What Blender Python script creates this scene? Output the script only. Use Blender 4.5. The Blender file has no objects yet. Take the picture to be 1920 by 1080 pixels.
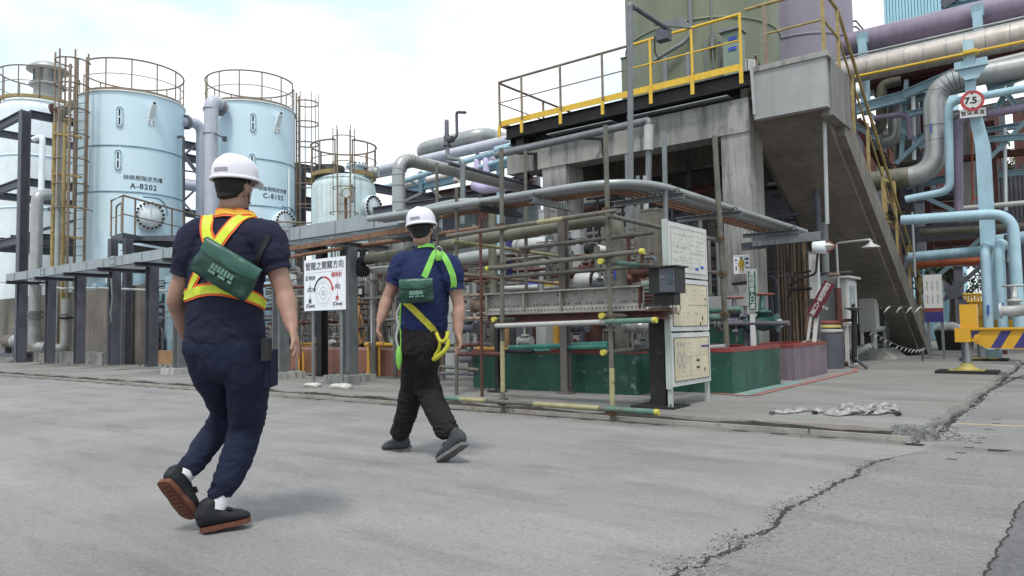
import bpy, bmesh, math, random
from mathutils import Vector, Matrix
import numpy as np

# ---------------------------------------------------------------- camera, world, sun, exposure
S = bpy.context.scene
F = 1363.0                       # focal length in pixels of a 1920 wide frame
CAMPOS = Vector((0.0, 0.0, 0.92))
yaw, pitch, roll = math.radians(37.9), math.radians(3.15), 0.017
FW = Vector((-math.sin(yaw)*math.cos(pitch), math.cos(yaw)*math.cos(pitch), math.sin(pitch)))
RT0 = Vector((math.cos(yaw), math.sin(yaw), 0.0))
UP0 = RT0.cross(FW)
RT = RT0*math.cos(roll) - UP0*math.sin(roll)
UP = UP0*math.cos(roll) + RT0*math.sin(roll)
cam_data = bpy.data.cameras.new('camera')
cam = bpy.data.objects.new('camera', cam_data)
S.collection.objects.link(cam)
cam.matrix_world = Matrix(((RT.x, UP.x, -FW.x, CAMPOS.x), (RT.y, UP.y, -FW.y, CAMPOS.y), (RT.z, UP.z, -FW.z, CAMPOS.z), (0, 0, 0, 1)))
cam_data.sensor_width = 36.0
cam_data.lens = F/1920*36.0
cam_data.clip_end = 2000
S.camera = cam
S.render.resolution_x, S.render.resolution_y = 1024, 576
S.view_settings.view_transform = 'Standard'
S.view_settings.look = 'None'
S.view_settings.exposure = 0.08
S.view_settings.gamma = 1.0
S.view_settings.use_curve_mapping = False

SUN_AZ, SUN_EL = math.radians(152), math.radians(64)     # azimuth measured from +Y towards +X
w = bpy.data.worlds.new('World'); S.world = w; w.use_nodes = True
nt = w.node_tree; nt.nodes.clear()
out = nt.nodes.new('ShaderNodeOutputWorld'); bg = nt.nodes.new('ShaderNodeBackground')
sky = nt.nodes.new('ShaderNodeTexSky'); sky.sky_type = 'NISHITA'; sky.sun_disc = False
sky.sun_elevation = SUN_EL; sky.sun_rotation = SUN_AZ
tc = nt.nodes.new('ShaderNodeTexCoord'); mp = nt.nodes.new('ShaderNodeMapping'); mp.inputs['Scale'].default_value = (1.0, 1.0, 2.6)
nz = nt.nodes.new('ShaderNodeTexNoise'); nz.inputs['Scale'].default_value = 1.7; nz.inputs['Detail'].default_value = 6; nz.inputs['Roughness'].default_value = .55
rp = nt.nodes.new('ShaderNodeValToRGB'); rp.color_ramp.elements[0].position = .44; rp.color_ramp.elements[0].color = (0, 0, 0, 1)
rp.color_ramp.elements[1].position = .60; rp.color_ramp.elements[1].color = (1, 1, 1, 1)
mixc = nt.nodes.new('ShaderNodeMix'); mixc.data_type = 'RGBA'
thin = nt.nodes.new('ShaderNodeMix'); thin.data_type = 'RGBA'; thin.inputs[0].default_value = .82
thin.inputs[7].default_value = (8.9, 11.1, 12.4, 1)
mixc.inputs[7].default_value = (12.4, 12.4, 12.5, 1)
nt.links.new(tc.outputs['Generated'], mp.inputs[0]); nt.links.new(mp.outputs[0], nz.inputs['Vector'])
nt.links.new(nz.outputs[0], rp.inputs[0]); nt.links.new(rp.outputs[0], mixc.inputs[0])
nt.links.new(sky.outputs[0], thin.inputs[6]); nt.links.new(thin.outputs[2], mixc.inputs[6])
nt.links.new(mixc.outputs[2], bg.inputs[0]); nt.links.new(bg.outputs[0], out.inputs[0])
bg.inputs[1].default_value = 0.1
sl = bpy.data.lights.new('sun', 'SUN'); sl.energy = 2.3; sl.angle = math.radians(10); sl.color = (1, .96, .9)
so = bpy.data.objects.new('sun', sl); S.collection.objects.link(so)
sd = Vector((math.sin(SUN_AZ)*math.cos(SUN_EL), math.cos(SUN_AZ)*math.cos(SUN_EL), math.sin(SUN_EL)))
so.rotation_euler = sd.to_track_quat('Z', 'Y').to_euler()

# ---------------------------------------------------------------- placing
def P(u, v, x=None, y=None, z=None, d=None):
    """surveyed point: where the sight line through a photograph position meets a plane of the yard"""
    r = FW*F + RT*(u-960) + UP*(540-v)
    if x is not None: t = (x-CAMPOS.x)/r.x
    elif y is not None: t = (y-CAMPOS.y)/r.y
    elif z is not None: t = (z-CAMPOS.z)/r.z
    else: t = d/F
    return CAMPOS + r*t
rnd = random.Random(7)

# ---------------------------------------------------------------- mesh collector
class MB:
    def __init__(s): s.v = []; s.f = []; s.sm = []
    def add(s, vs, fs, smooth=False):
        n = len(s.v); s.v += [Vector(p) for p in vs]; s.f += [tuple(i+n for i in f) for f in fs]; s.sm += [smooth]*len(fs); return s
    def box(s, a, b):
        x0, y0, z0 = [min(a[i], b[i]) for i in range(3)]; x1, y1, z1 = [max(a[i], b[i]) for i in range(3)]
        return s.add([(x0,y0,z0),(x1,y0,z0),(x1,y1,z0),(x0,y1,z0),(x0,y0,z1),(x1,y0,z1),(x1,y1,z1),(x0,y1,z1)],
                     [(0,3,2,1),(4,5,6,7),(0,1,5,4),(1,2,6,5),(2,3,7,6),(3,0,4,7)])
    def obox(s, c, ax, ay, az):     # centre and three half-extent vectors
        c = Vector(c); q = [c + ax*i + ay*j + az*k for k in (-1,1) for i, j in ((-1,-1),(1,-1),(1,1),(-1,1))]
        return s.add(q, [(0,3,2,1),(4,5,6,7),(0,1,5,4),(1,2,6,5),(2,3,7,6),(3,0,4,7)])
    def bar(s, a, b, w, t=None, up=(0,0,1)):   # rectangular bar from a to b
        a = Vector(a); b = Vector(b); d = (b-a); L = d.length
        if L < 1e-6: return s
        d.normalize(); t = w if t is None else t; u = Vector(up)
        if abs(d.dot(u)) > .99: u = Vector((0,1,0))
        sx = d.cross(u).normalized(); uz = sx.cross(d)
        return s.obox((a+b)/2, d*(L/2), sx*(w/2), uz*(t/2))
    def hbeam(s, a, b, w, h, t=.012, up=(0,0,1), kind='H'):
        a = Vector(a); b = Vector(b); d = (b-a); L = d.length; d.normalize(); u = Vector(up)
        if abs(d.dot(u)) > .99: u = Vector((0,1,0))
        sx = d.cross(u).normalized(); uz = sx.cross(d); c = (a+b)/2
        if kind == 'H':
            s.obox(c+uz*(h/2-t/2), d*(L/2), sx*(w/2), uz*(t/2)); s.obox(c-uz*(h/2-t/2), d*(L/2), sx*(w/2), uz*(t/2))
            s.obox(c, d*(L/2), sx*(t/2), uz*(h/2-t))
        else:   # channel, web on the +sx side
            s.obox(c+uz*(h/2-t/2), d*(L/2), sx*(w/2), uz*(t/2)); s.obox(c-uz*(h/2-t/2), d*(L/2), sx*(w/2), uz*(t/2))
            s.obox(c+sx*(w/2-t/2), d*(L/2), sx*(t/2), uz*(h/2-t))
        return s
    def tube(s, pts, r, seg=12, closed=False, cap=True, rx=None):
        pts = [Vector(p) for p in pts]; n = len(pts)
        if closed: cap = False
        rr = r if isinstance(r, (list, tuple)) else [r]*n
        tan = []
        for i in range(n):
            if closed: t = pts[(i+1) % n]-pts[(i-1) % n]
            else: t = pts[min(i+1, n-1)]-pts[max(i-1, 0)]
            tan.append(t.normalized())
        nn = Vector((0,0,1)).cross(tan[0])
        if nn.length < .05: nn = Vector((1,0,0)).cross(tan[0]).cross(tan[0])
        nn.normalize(); vs = []
        for i in range(n):
            t = tan[i]; nn = (nn - t*nn.dot(t)); nn.normalize(); bb = t.cross(nn)
            for k in range(seg):
                a = 2*math.pi*k/seg; vs.append(pts[i]+nn*(math.cos(a)*rr[i])+bb*(math.sin(a)*rr[i]))
        fs = []; m = n if closed else n-1
        for i in range(m):
            j = (i+1) % n
            for k in range(seg): fs.append((i*seg+k, i*seg+(k+1) % seg, j*seg+(k+1) % seg, j*seg+k))
        s.add(vs, fs, True)
        if cap:
            s.add(vs[:seg], [tuple(range(seg))[::-1]]); s.add(vs[-seg:], [tuple(range(seg))])
        return s
    def cyl(s, a, b, r, seg=14, r2=None): return s.tube([a, b], [r, r if r2 is None else r2], seg)
    def lathe(s, c, ax, prof, seg=24, cap=True):   # prof: (radius, distance along ax)
        c = Vector(c); ax = Vector(ax).normalized(); n = Vector((0,0,1)).cross(ax)
        if n.length < .05: n = Vector((1,0,0))
        n.normalize(); b = ax.cross(n); vs = []
        for r, h in prof:
            for k in range(seg):
                a = 2*math.pi*k/seg; vs.append(c+ax*h+n*(math.cos(a)*r)+b*(math.sin(a)*r))
        fs = [(i*seg+k, i*seg+(k+1) % seg, (i+1)*seg+(k+1) % seg, (i+1)*seg+k) for i in range(len(prof)-1) for k in range(seg)]
        s.add(vs, fs, True)
        if cap: s.add(vs[:seg], [tuple(range(seg))[::-1]]); s.add(vs[-seg:], [tuple(range(seg))])
        return s
    def prism(s, poly, e):
        poly = [Vector(p) for p in poly]; e = Vector(e); n = len(poly)
        return s.add(poly+[p+e for p in poly], [tuple(range(n))[::-1], tuple(range(n, 2*n))]+[(i, (i+1) % n, n+(i+1) % n, n+i) for i in range(n)])
    def bolts(s, pts, ax, r=.012, h=.02, seg=6):
        ax = Vector(ax).normalized()
        for p in pts: s.cyl(Vector(p)-ax*.003, Vector(p)+ax*h, r, seg)
        return s
    def mesh(s, name, org=Vector((0,0,0)), fix=True):
        me = bpy.data.meshes.new(name)
        me.from_pydata([tuple(p-org) for p in s.v], [], s.f)
        if fix:
            bm = bmesh.new(); bm.from_mesh(me); sm = s.sm
            for i, f in enumerate(bm.faces): f.smooth = sm[i]
            bmesh.ops.recalc_face_normals(bm, faces=bm.faces); bm.to_mesh(me); bm.free()
        return me
ORG = {}
def tag(o, label=None, cat=None, group=None, kind=None):
    if label: o['label'] = label
    if cat: o['category'] = cat
    if group: o['group'] = group
    if kind: o['kind'] = kind
    return o
def thing(name, label, cat, org=(0,0,0), group=None):
    o = bpy.data.objects.new(name, None); S.collection.objects.link(o); o.location = org; o.empty_display_size = .2
    ORG[o.name] = Vector(org); return tag(o, label, cat, group)
def part(name, mb, mat, parent, label=None, kind=None):
    org = ORG[parent.name]; me = mb.mesh(name, org); me.materials.append(mat)
    o = bpy.data.objects.new(name, me); S.collection.objects.link(o); o.parent = parent; ORG[o.name] = org
    return tag(o, label, kind=kind)
def pmesh(name, me, mat, parent, label=None):    # ready mesh given in world coordinates
    org = ORG[parent.name]; me.transform(Matrix.Translation(-org)); me.materials.clear(); me.materials.append(mat)
    o = bpy.data.objects.new(name, me); S.collection.objects.link(o); o.parent = parent; ORG[o.name] = org
    return tag(o, label)
def solo(name, label, cat, mb, mat, group=None, kind=None, org=None):
    if org is None: org = mb.v[0].copy() if kind is None else Vector((0,0,0))
    me = mb.mesh(name, Vector(org)); me.materials.append(mat)
    o = bpy.data.objects.new(name, me); S.collection.objects.link(o); o.location = org; ORG[o.name] = Vector(org)
    return tag(o, label, cat, group, kind)
def rounded(pts, R, n=6):    # polyline with arcs at its corners
    pts = [Vector(p) for p in pts]; res = [pts[0]]
    for i in range(1, len(pts)-1):
        a, b, c = pts[i-1], pts[i], pts[i+1]; d1 = (a-b); d2 = (c-b); l = min(R, d1.length*.49, d2.length*.49)
        d1.normalize(); d2.normalize(); p0 = b+d1*l; p1 = b+d2*l
        for k in range(n+1):
            t = k/n; res.append(p0*(1-t)**2 + b*2*t*(1-t) + p1*t*t)
    res.append(pts[-1]); return res
def circle(c, r, n=24, a0=0, a1=2*math.pi, closed=True):
    c = Vector(c); m = n if closed else n+1
    return [c+Vector((math.cos(a0+(a1-a0)*k/n)*r, math.sin(a0+(a1-a0)*k/n)*r, 0)) for k in range(m)]

# ---------------------------------------------------------------- materials
MATS = {}
def mat(name, col, rough=.7, metal=0, var=.25, scale=3, streak=0, streakcol=None, rust=0, rustcol=(.16,.07,.035), rscale=6, bump=.15, bscale=60, spec=.35, speck=0):
    m = bpy.data.materials.new(name); m.use_nodes = True; MATS[name] = m; t = m.node_tree; N = t.nodes; L = t.links
    b = N['Principled BSDF']; b.inputs['Roughness'].default_value = rough; b.inputs['Metallic'].default_value = metal; b.inputs['Specular IOR Level'].default_value = spec
    g = N.new('ShaderNodeNewGeometry'); pos = g.outputs['Position']
    def noise(sc, det=5, vec=pos, ro=.6):
        n = N.new('ShaderNodeTexNoise'); n.inputs['Scale'].default_value = sc; n.inputs['Detail'].default_value = det; n.inputs['Roughness'].default_value = ro
        L.new(vec, n.inputs['Vector']); return n.outputs[0]
    def ramp(fac, a, bb):
        r = N.new('ShaderNodeMapRange'); r.inputs[1].default_value = a; r.inputs[2].default_value = bb; L.new(fac, r.inputs[0]); return r.outputs[0]
    def mix(fac, a, bb, sc=1.0):
        x = N.new('ShaderNodeMix'); x.data_type = 'RGBA'
        if sc != 1.0:
            mm = N.new('ShaderNodeMath'); mm.operation = 'MULTIPLY'; mm.inputs[1].default_value = sc; L.new(fac, mm.inputs[0]); fac = mm.outputs[0]
        L.new(fac, x.inputs[0])
        for k, q in ((6, a), (7, bb)):
            if isinstance(q, tuple): x.inputs[k].default_value = (*q[:3], 1)
            else: L.new(q, x.inputs[k])
        return x.outputs[2]
    dk = tuple(c*(1-var) for c in col); lt = tuple(min(1, c*(1+var*.6)) for c in col)
    c = mix(ramp(noise(scale), .3, .7), dk, lt)
    if speck: c = mix(ramp(noise(140, 2), .62, .7), c, tuple(q*.45 for q in col), speck); c = mix(ramp(noise(90, 3), .63, .72), c, tuple(min(1, q*1.5) for q in col), speck*.7)
    if streak:
        mpn = N.new('ShaderNodeMapping'); mpn.inputs['Scale'].default_value = (1, 1, .07); L.new(pos, mpn.inputs[0])
        st = ramp(noise(7, 6, mpn.outputs[0], .7), .47, .68)
        c = mix(st, c, streakcol or tuple(q*.35 for q in col), streak)
    rfac = None
    if rust:
        rn = ramp(noise(rscale, 8, ro=.75), .62-rust*.25, .72-rust*.2); c = mix(rn, c, rustcol, .85)
    L.new(c, b.inputs['Base Color'])
    rr = N.new('ShaderNodeMapRange'); L.new(noise(scale*3), rr.inputs[0]); rr.inputs[3].default_value = max(.05, rough-.15); rr.inputs[4].default_value = min(1, rough+.15); L.new(rr.outputs[0], b.inputs['Roughness'])
    if bump:
        bp = N.new('ShaderNodeBump'); bp.inputs['Strength'].default_value = bump; bp.inputs['Distance'].default_value = .01; L.new(noise(bscale, 4), bp.inputs['Height']); L.new(bp.outputs[0], b.inputs['Normal'])
    return m
M_ = mat
tankblue = mat('tank_blue', (.63,.79,.87), .5, var=.04, scale=.7, streak=.10, streakcol=(.50,.62,.66), bump=.03)
tankwhite = mat('tank_white', (.74,.81,.84), .5, var=.08, streak=.1)
paleblue = mat('pale_blue_paint', (.37,.54,.63), .5, var=.15, streak=.15, bump=.05)
steelblue = mat('steel_blue_paint', (.27,.41,.48), .55, var=.18, streak=.3, bump=.05)
lavender = mat('lavender_paint', (.50,.51,.58), .4, var=.1, streak=.15, bump=.03)
lilac = mat('lilac_pipe', (.58,.52,.74), .4, var=.08, bump=.03)
purplep = mat('purple_pipe_paint', (.25,.205,.28), .45, var=.15, streak=.2, bump=.03)
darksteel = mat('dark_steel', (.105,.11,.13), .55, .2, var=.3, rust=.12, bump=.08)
blacksteel = mat('black_steel', (.028,.027,.028), .55, .2, var=.3, rust=.12, bump=.08)
gallerysteel = mat('gallery_channel_steel', (.33,.365,.385), .5, .2, var=.12, scale=3, streak=.2, bump=.05)
greysteel = mat('grey_galvanised_steel', (.20,.215,.22), .5, .25, var=.2, scale=5, streak=.25, bump=.08)
galvpipe = mat('galvanised_conduit', (.33,.35,.35), .38, .35, var=.15, scale=4, streak=0, bump=.05)
scafgrey = mat('scaffold_pipe', (.135,.13,.108), .55, .2, var=.3, scale=6, rust=.3, rustcol=(.10,.065,.04), rscale=9, bump=.1)
scafgreen = mat('scaffold_green', (.11,.20,.16), .55, .1, var=.25, scale=8, rust=.2, bump=.08)
scafyellow = mat('scaffold_yellow', (.33,.31,.17), .55, .1, var=.25, scale=8, rust=.2, bump=.08)
rustpipe = mat('rusty_orange_pipe', (.22,.12,.075), .7, .1, var=.35, scale=9, rust=.35, rustcol=(.13,.06,.035), bump=.15)
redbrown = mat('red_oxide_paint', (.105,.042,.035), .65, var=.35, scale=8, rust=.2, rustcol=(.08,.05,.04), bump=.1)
railrust = mat('rusty_handrail', (.26,.2,.15), .65, .1, var=.3, scale=10, rust=.3, bump=.1)
railyellow = mat('yellow_handrail_paint', (.72,.46,.05), .5, var=.15, scale=6, rust=.14, rustcol=(.22,.11,.04), bump=.05)
oliverail = mat('weathered_yellow_paint', (.35,.265,.11), .6, var=.3, scale=8, rust=.3, rustcol=(.2,.1,.05), bump=.08)
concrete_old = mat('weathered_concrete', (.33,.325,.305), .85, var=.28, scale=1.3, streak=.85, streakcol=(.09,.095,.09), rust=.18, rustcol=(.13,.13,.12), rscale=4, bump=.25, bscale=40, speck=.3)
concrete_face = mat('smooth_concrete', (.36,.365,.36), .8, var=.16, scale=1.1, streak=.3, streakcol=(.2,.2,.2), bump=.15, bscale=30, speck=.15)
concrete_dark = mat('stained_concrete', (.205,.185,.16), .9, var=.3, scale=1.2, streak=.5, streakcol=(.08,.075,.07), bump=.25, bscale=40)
cladding = mat('pipe_cladding', (.40,.41,.40), .38, .45, var=.15, scale=4, streak=.2, bump=.05)
cladwarm = mat('warm_pipe_cladding', (.52,.47,.43), .45, .3, var=.2, scale=3, streak=.3, bump=.05)
whiteclad = mat('white_pipe_lagging', (.46,.47,.455), .5, .1, var=.12, scale=5, bump=.08)
oliveclad = mat('olive_lagging', (.165,.16,.125), .6, var=.3, scale=4, streak=.3, bump=.1)
greentank = mat('olive_green_tank', (.185,.205,.14), .5, var=.15, scale=1.1, streak=.3, streakcol=(.09,.12,.085), bump=.03)
purpletank = mat('mauve_tank', (.27,.245,.30), .5, var=.1, scale=1, streak=.2, bump=.03)
bundgreen = mat('green_bund_paint', (.022,.088,.062), .5, var=.35, scale=2.6, streak=.5, streakcol=(.012,.04,.032), rust=.12, rustcol=(.25,.28,.25), bump=.08, bscale=25)
bundred = mat('red_bund_paint', (.24,.05,.045), .5, var=.25, scale=5, rust=.08, rustcol=(.3,.28,.26), bump=.08)
bundpurple = mat('mauve_bund_paint', (.17,.13,.16), .55, var=.25, scale=2.5, streak=.35, streakcol=(.32,.3,.32), bump=.1)
bundbrown = mat('terracotta_bund_paint', (.30,.14,.10), .65, var=.18, scale=3, streak=.3, bump=.1)
bundochre = mat('ochre_bund_paint', (.36,.22,.12), .65, var=.2, scale=3, streak=.3, bump=.1)
tealpaint = mat('teal_floor_paint', (.20,.30,.28), .7, var=.25, scale=4, rust=.35, rustcol=(.3,.29,.27), bump=.1)
valvegreen = mat('dark_green_enamel', (.03,.09,.08), .4, var=.2, bump=.03)
tealpipe = mat('teal_pipe_paint', (.06,.23,.19), .45, var=.2, scale=6, bump=.03)
yellowpvc = mat('yellow_conduit', (.60,.33,.06), .5, var=.2, scale=8, streak=.3, bump=.03)
orangehose = mat('orange_hose', (.55,.28,.10), .5, var=.2, bump=.05)
capyellow = mat('yellow_end_cap', (.50,.44,.07), .45, var=.15, bump=.02)
whitepaint = mat('white_paint', (.58,.585,.565), .55, var=.08, scale=3, streak=.15, bump=.03)
whiteclean = mat('white_sign_face', (.78,.80,.84), .4, var=.03, bump=0)
inkblack = mat('black_lettering', (.02,.02,.025), .6, var=.1, bump=0)
inkred = mat('red_lettering', (.5,.03,.05), .6, var=.1, bump=0)
inkblue = mat('blue_lettering', (.05,.08,.42), .6, var=.1, bump=0)
inkgrey = mat('faded_grey_print', (.38,.38,.37), .7, var=.2, bump=0)
signcream = mat('yellowed_board_face', (.60,.53,.38), .5, var=.14, scale=5, streak=.2, streakcol=(.5,.38,.25), bump=.02)
signpale = mat('faded_board_face', (.58,.57,.51), .5, var=.14, scale=9, rust=.12, rustcol=(.38,.36,.33), bump=.02)
signedge = mat('pale_green_board_frame', (.42,.46,.43), .5, var=.12, streak=.2, bump=.02)
redboard = mat('dark_red_board', (.12,.018,.03), .5, var=.2, bump=.02)
greenboard = mat('dark_green_board', (.03,.10,.08), .5, var=.2, bump=.02)
glassdark = mat('dark_glass', (.03,.05,.05), .12, var=.1, bump=0, spec=.6)
windowgreen = mat('green_tinted_glass', (.16,.22,.21), .15, var=.1, bump=0, spec=.6)
bluedoor = mat('light_blue_cladding', (.36,.60,.70), .5, var=.06, scale=1, streak=.1, bump=.03)
orangered = mat('red_orange_paint', (.40,.10,.04), .5, var=.2, streak=.2, bump=.03)
craneyellow = mat('crane_yellow', (.60,.33,.025), .38, var=.1, scale=4, rust=.04, bump=.02)
cranenavy = mat('navy_stripe', (.045,.04,.17), .4, var=.1, bump=.02)
padyellow = mat('dirty_yellow_pad', (.45,.38,.12), .6, var=.3, scale=12, rust=.2, bump=.06)
chrome = mat('steel_piston', (.35,.36,.38), .25, .8, var=.1, bump=0)
rubber = mat('black_rubber', (.02,.02,.02), .7, var=.2, bump=.05)
cloudgrey = mat('grey_cabinet', (.40,.40,.385), .5, var=.08, scale=2, streak=.12, bump=.02)
stonewhite = mat('pale_stone', (.5,.48,.44), .9, var=.2, scale=14, bump=.5, bscale=50)
bark = mat('rust_stained_board', (.23,.16,.11), .85, var=.45, scale=5, streak=.9, streakcol=(.06,.04,.03), rust=.25, rustcol=(.38,.19,.07), rscale=9, bump=.3, bscale=25)
webbing = mat('soiled_webbing', (.36,.345,.33), .85, var=.5, scale=16, rust=.5, rustcol=(.12,.12,.12), bump=.25, bscale=120)
leafmat = mat('dark_leaf', (.04,.07,.03), .6, var=.45, scale=3, bump=0)
leaflight = mat('light_leaf', (.10,.14,.04), .6, var=.4, scale=3, bump=0)
trunkmat = mat('tree_bark', (.09,.075,.06), .9, var=.3, bump=.3)
# ================================================================ GROUND
def concrete_ground(name, base, tint, stain, rustamt, rough_=.95):
    m = bpy.data.materials.new(name); m.use_nodes = True; t = m.node_tree; N = t.nodes; L = t.links; b = N['Principled BSDF']
    g = N.new('ShaderNodeNewGeometry')
    def noise(sc, det=6, ro=.6, scl=None):
        n = N.new('ShaderNodeTexNoise'); n.inputs['Scale'].default_value = sc; n.inputs['Detail'].default_value = det; n.inputs['Roughness'].default_value = ro
        if scl:
            q = N.new('ShaderNodeMapping'); q.inputs['Scale'].default_value = scl; L.new(g.outputs['Position'], q.inputs[0]); L.new(q.outputs[0], n.inputs['Vector'])
        else: L.new(g.outputs['Position'], n.inputs['Vector'])
        return n.outputs[0]
    def rng(f, a, c, lo=0, hi=1):
        r = N.new('ShaderNodeMapRange'); r.inputs[1].default_value = a; r.inputs[2].default_value = c; r.inputs[3].default_value = lo; r.inputs[4].default_value = hi; L.new(f, r.inputs[0]); return r.outputs[0]
    def mix(f, a, c):
        x = N.new('ShaderNodeMix'); x.data_type = 'RGBA'; L.new(f, x.inputs[0])
        for k, q in ((6, a), (7, c)):
            if isinstance(q, tuple): x.inputs[k].default_value = (*q, 1)
            else: L.new(q, x.inputs[k])
        return x.outputs[2]
    c = mix(rng(noise(.55, 5), .38, .62), base, tint)
    c = mix(rng(noise(1.6, 8, .72, (.35, 1.6, 1)), .50, .70, 0, .75), c, stain)
    c = mix(rng(noise(.75, 7, .72, (.5, 1.3, 1)), .50, .68, 0, .6), c, tuple(min(1, q*1.38) for q in base))
    c = mix(rng(noise(2.1, 8, .8, (.6, 1.6, 1)), .54, .70, 0, .35), c, tuple(q*.68 for q in base))
    c = mix(rng(noise(34, 4, .75), .5, .66, 0, .55*rough_), c, tuple(q*.55 for q in base))
    c = mix(rng(noise(48, 4, .75), .56, .68, 0, .6*rough_), c, tuple(min(1, q*1.45) for q in base))
    c = mix(rng(noise(90, 3, .7), .52, .68, 0, .6), c, tuple(q*.55 for q in base))
    c = mix(rng(noise(120, 2, .7), .6, .7, 0, .55), c, tuple(min(1, q*1.5) for q in base))
    c = mix(rng(noise(22, 5, .8), .64, .72, 0, .6), c, tuple(q*.42 for q in base))
    c = mix(rng(noise(5.5, 5, .65), .70, .76, 0, .5), c, tuple(q*.5 for q in base))
    if rustamt: c = mix(rng(noise(1.1, 7, .7, (.3, 1.3, 1)), .55, .72, 0, rustamt), c, (.30, .21, .14))
    L.new(c, b.inputs['Base Color']); L.new(rng(noise(3), .3, .7, .7, .95), b.inputs['Roughness']); b.inputs['Specular IOR Level'].default_value = .25
    bp = N.new('ShaderNodeBump'); bp.inputs['Strength'].default_value = .45; bp.inputs['Distance'].default_value = .022
    L.new(noise(55, 6, .75), bp.inputs['Height']); L.new(bp.outputs[0], b.inputs['Normal']); return m
yardmat = concrete_ground('yard_concrete', (.275,.264,.258), (.215,.206,.204), (.135,.13,.126), 0)
padmat = concrete_ground('pad_concrete', (.242,.236,.226), (.20,.192,.18), (.13,.12,.108), .45, .5)
mb = MB(); mb.add([(-400,-200,0),(300,-200,0),(300,500,0),(-400,500,0)], [(0,1,2,3)])
solo('ground', 'light grey worn concrete yard', None, mb, yardmat, kind='structure')
crackmat0 = mat('dark_gap_dirt', (.035,.033,.03), .95, var=.4, scale=20, bump=.4)
# raised pad carrying the plant, with a worn irregular lip
mb = MB(); xs = [-70+i*.5 for i in range(0, 100)]+[-20+i*.08 for i in range(0, 237)]+[-1.02]
prof = []; lipj = []
for x in xs:
    j = .018*math.sin(x*3.1)+.014*math.sin(x*7.7+1)+rnd.uniform(-.008,.008)
    k = .0
    lipj.append((x, 6.412+j))
    prof.append([(x, 6.52+k, .08), (x, 6.43+j+k, .074+rnd.uniform(-.008,.004)), (x, 6.415+j+k, .03), (x, 6.41+j+k, -.02)])
n = len(xs); vs = [p for r in prof for p in r]
fs = [(i*4+q, (i+1)*4+q, (i+1)*4+q+1, i*4+q+1) for i in range(n-1) for q in range(3)]
mb.add(vs, fs)
ys = [6.52]+[6.9+i*.12 for i in range(150)]+[26+i*2 for i in range(20)]
ed = []
for y in ys:
    j = .025*math.sin(y*2.3)+.02*math.sin(y*5.9)+rnd.uniform(-.012,.012)
    if y < 7.0: j -= .03
    ed.append([(-1.07, y, .08), (-1.01+j, y, .076), (-.985+j, y, .03), (-.98+j, y, -.02)])
m2 = len(ys); vs = [p for r in ed for p in r]
mb.add(vs, [(i*4+q, i*4+q+1, (i+1)*4+q+1, (i+1)*4+q) for i in range(m2-1) for q in range(3)])
mb.add([(-70,6.52,.08),(-1.07,6.52,.08),(-1.07,64,.08),(-70,64,.08)], [(0,1,2,3)])
solo('concrete_pad', 'raised concrete pad under the plant', None, mb, padmat, kind='structure')
DL = [(x,y) for x, y in lipj if x > -30]
def lip_strip():  # dark strip painting shade, with some dirt, over the lip face
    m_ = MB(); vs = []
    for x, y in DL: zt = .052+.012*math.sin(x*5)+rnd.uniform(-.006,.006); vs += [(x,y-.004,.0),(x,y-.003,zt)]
    m_.add(vs, [(2*i,2*i+2,2*i+3,2*i+1) for i in range(len(DL)-1)]); solo('kerb_shade_grime', 'painted shade and grime on the worn pad lip', None, m_, drainmat, kind='structure')
drainmat = mat('channel_dirt_lip_shade', (.085,.078,.068), .9, var=.45, scale=4, rust=.2, rustcol=(.09,.08,.07), bump=.3, bscale=50)
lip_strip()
mb = MB(); mb.add([(-70,6.31,.003),(-1.06,6.31,.003),(-1.06,6.45,.003),(-70,6.45,.003)], [(0,1,2,3)])
solo('drain_channel', 'dark dirty gap between pad lip and steel edging', None, mb, drainmat, kind='structure')
mb = MB(); mb.add([(-70,6.08,.004),(-1.1,6.08,.004),(-1.1,6.285,.004),(-70,6.285,.004)], [(0,1,2,3)])
solo('drain_cover_strip', 'brown grey strip along the kerb', None, mb, mat('stained_strip', (.15,.14,.128), .9, var=.35, scale=3, rust=.2, rustcol=(.08,.075,.07), bump=.3, bscale=50), kind='structure')
mb = MB()
for k in range(60):
    x = -30+k*.5+rnd.uniform(-.2,.2); mb.add([(x,6.10,.007),(x+rnd.uniform(.05,.16),6.11,.007),(x+.14,6.19,.007),(x,6.18,.007)], [(0,1,2,3)])
solo('drain_slots', 'dark slots in the kerb strip', None, mb, crackmat0, kind='structure')
railmat = mat('channel_angle_steel', (.36,.34,.31), .6, .2, var=.3, scale=3, rust=.3, bump=.1)
mb = MB()
x = -70
while x < -1.1:
    L_ = 3.1; x1 = min(x+L_-.02, -1.06); dz = rnd.uniform(-.004,.004)
    mb.box((x, 6.285, .001), (x1, 6.318, .038+dz)); mb.box((x, 6.072, .001), (x1, 6.079, .01)); x += L_
solo('drain_edge_angles', 'rusty steel angles edging the drain strip', None, mb, railmat, kind='structure')
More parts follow.
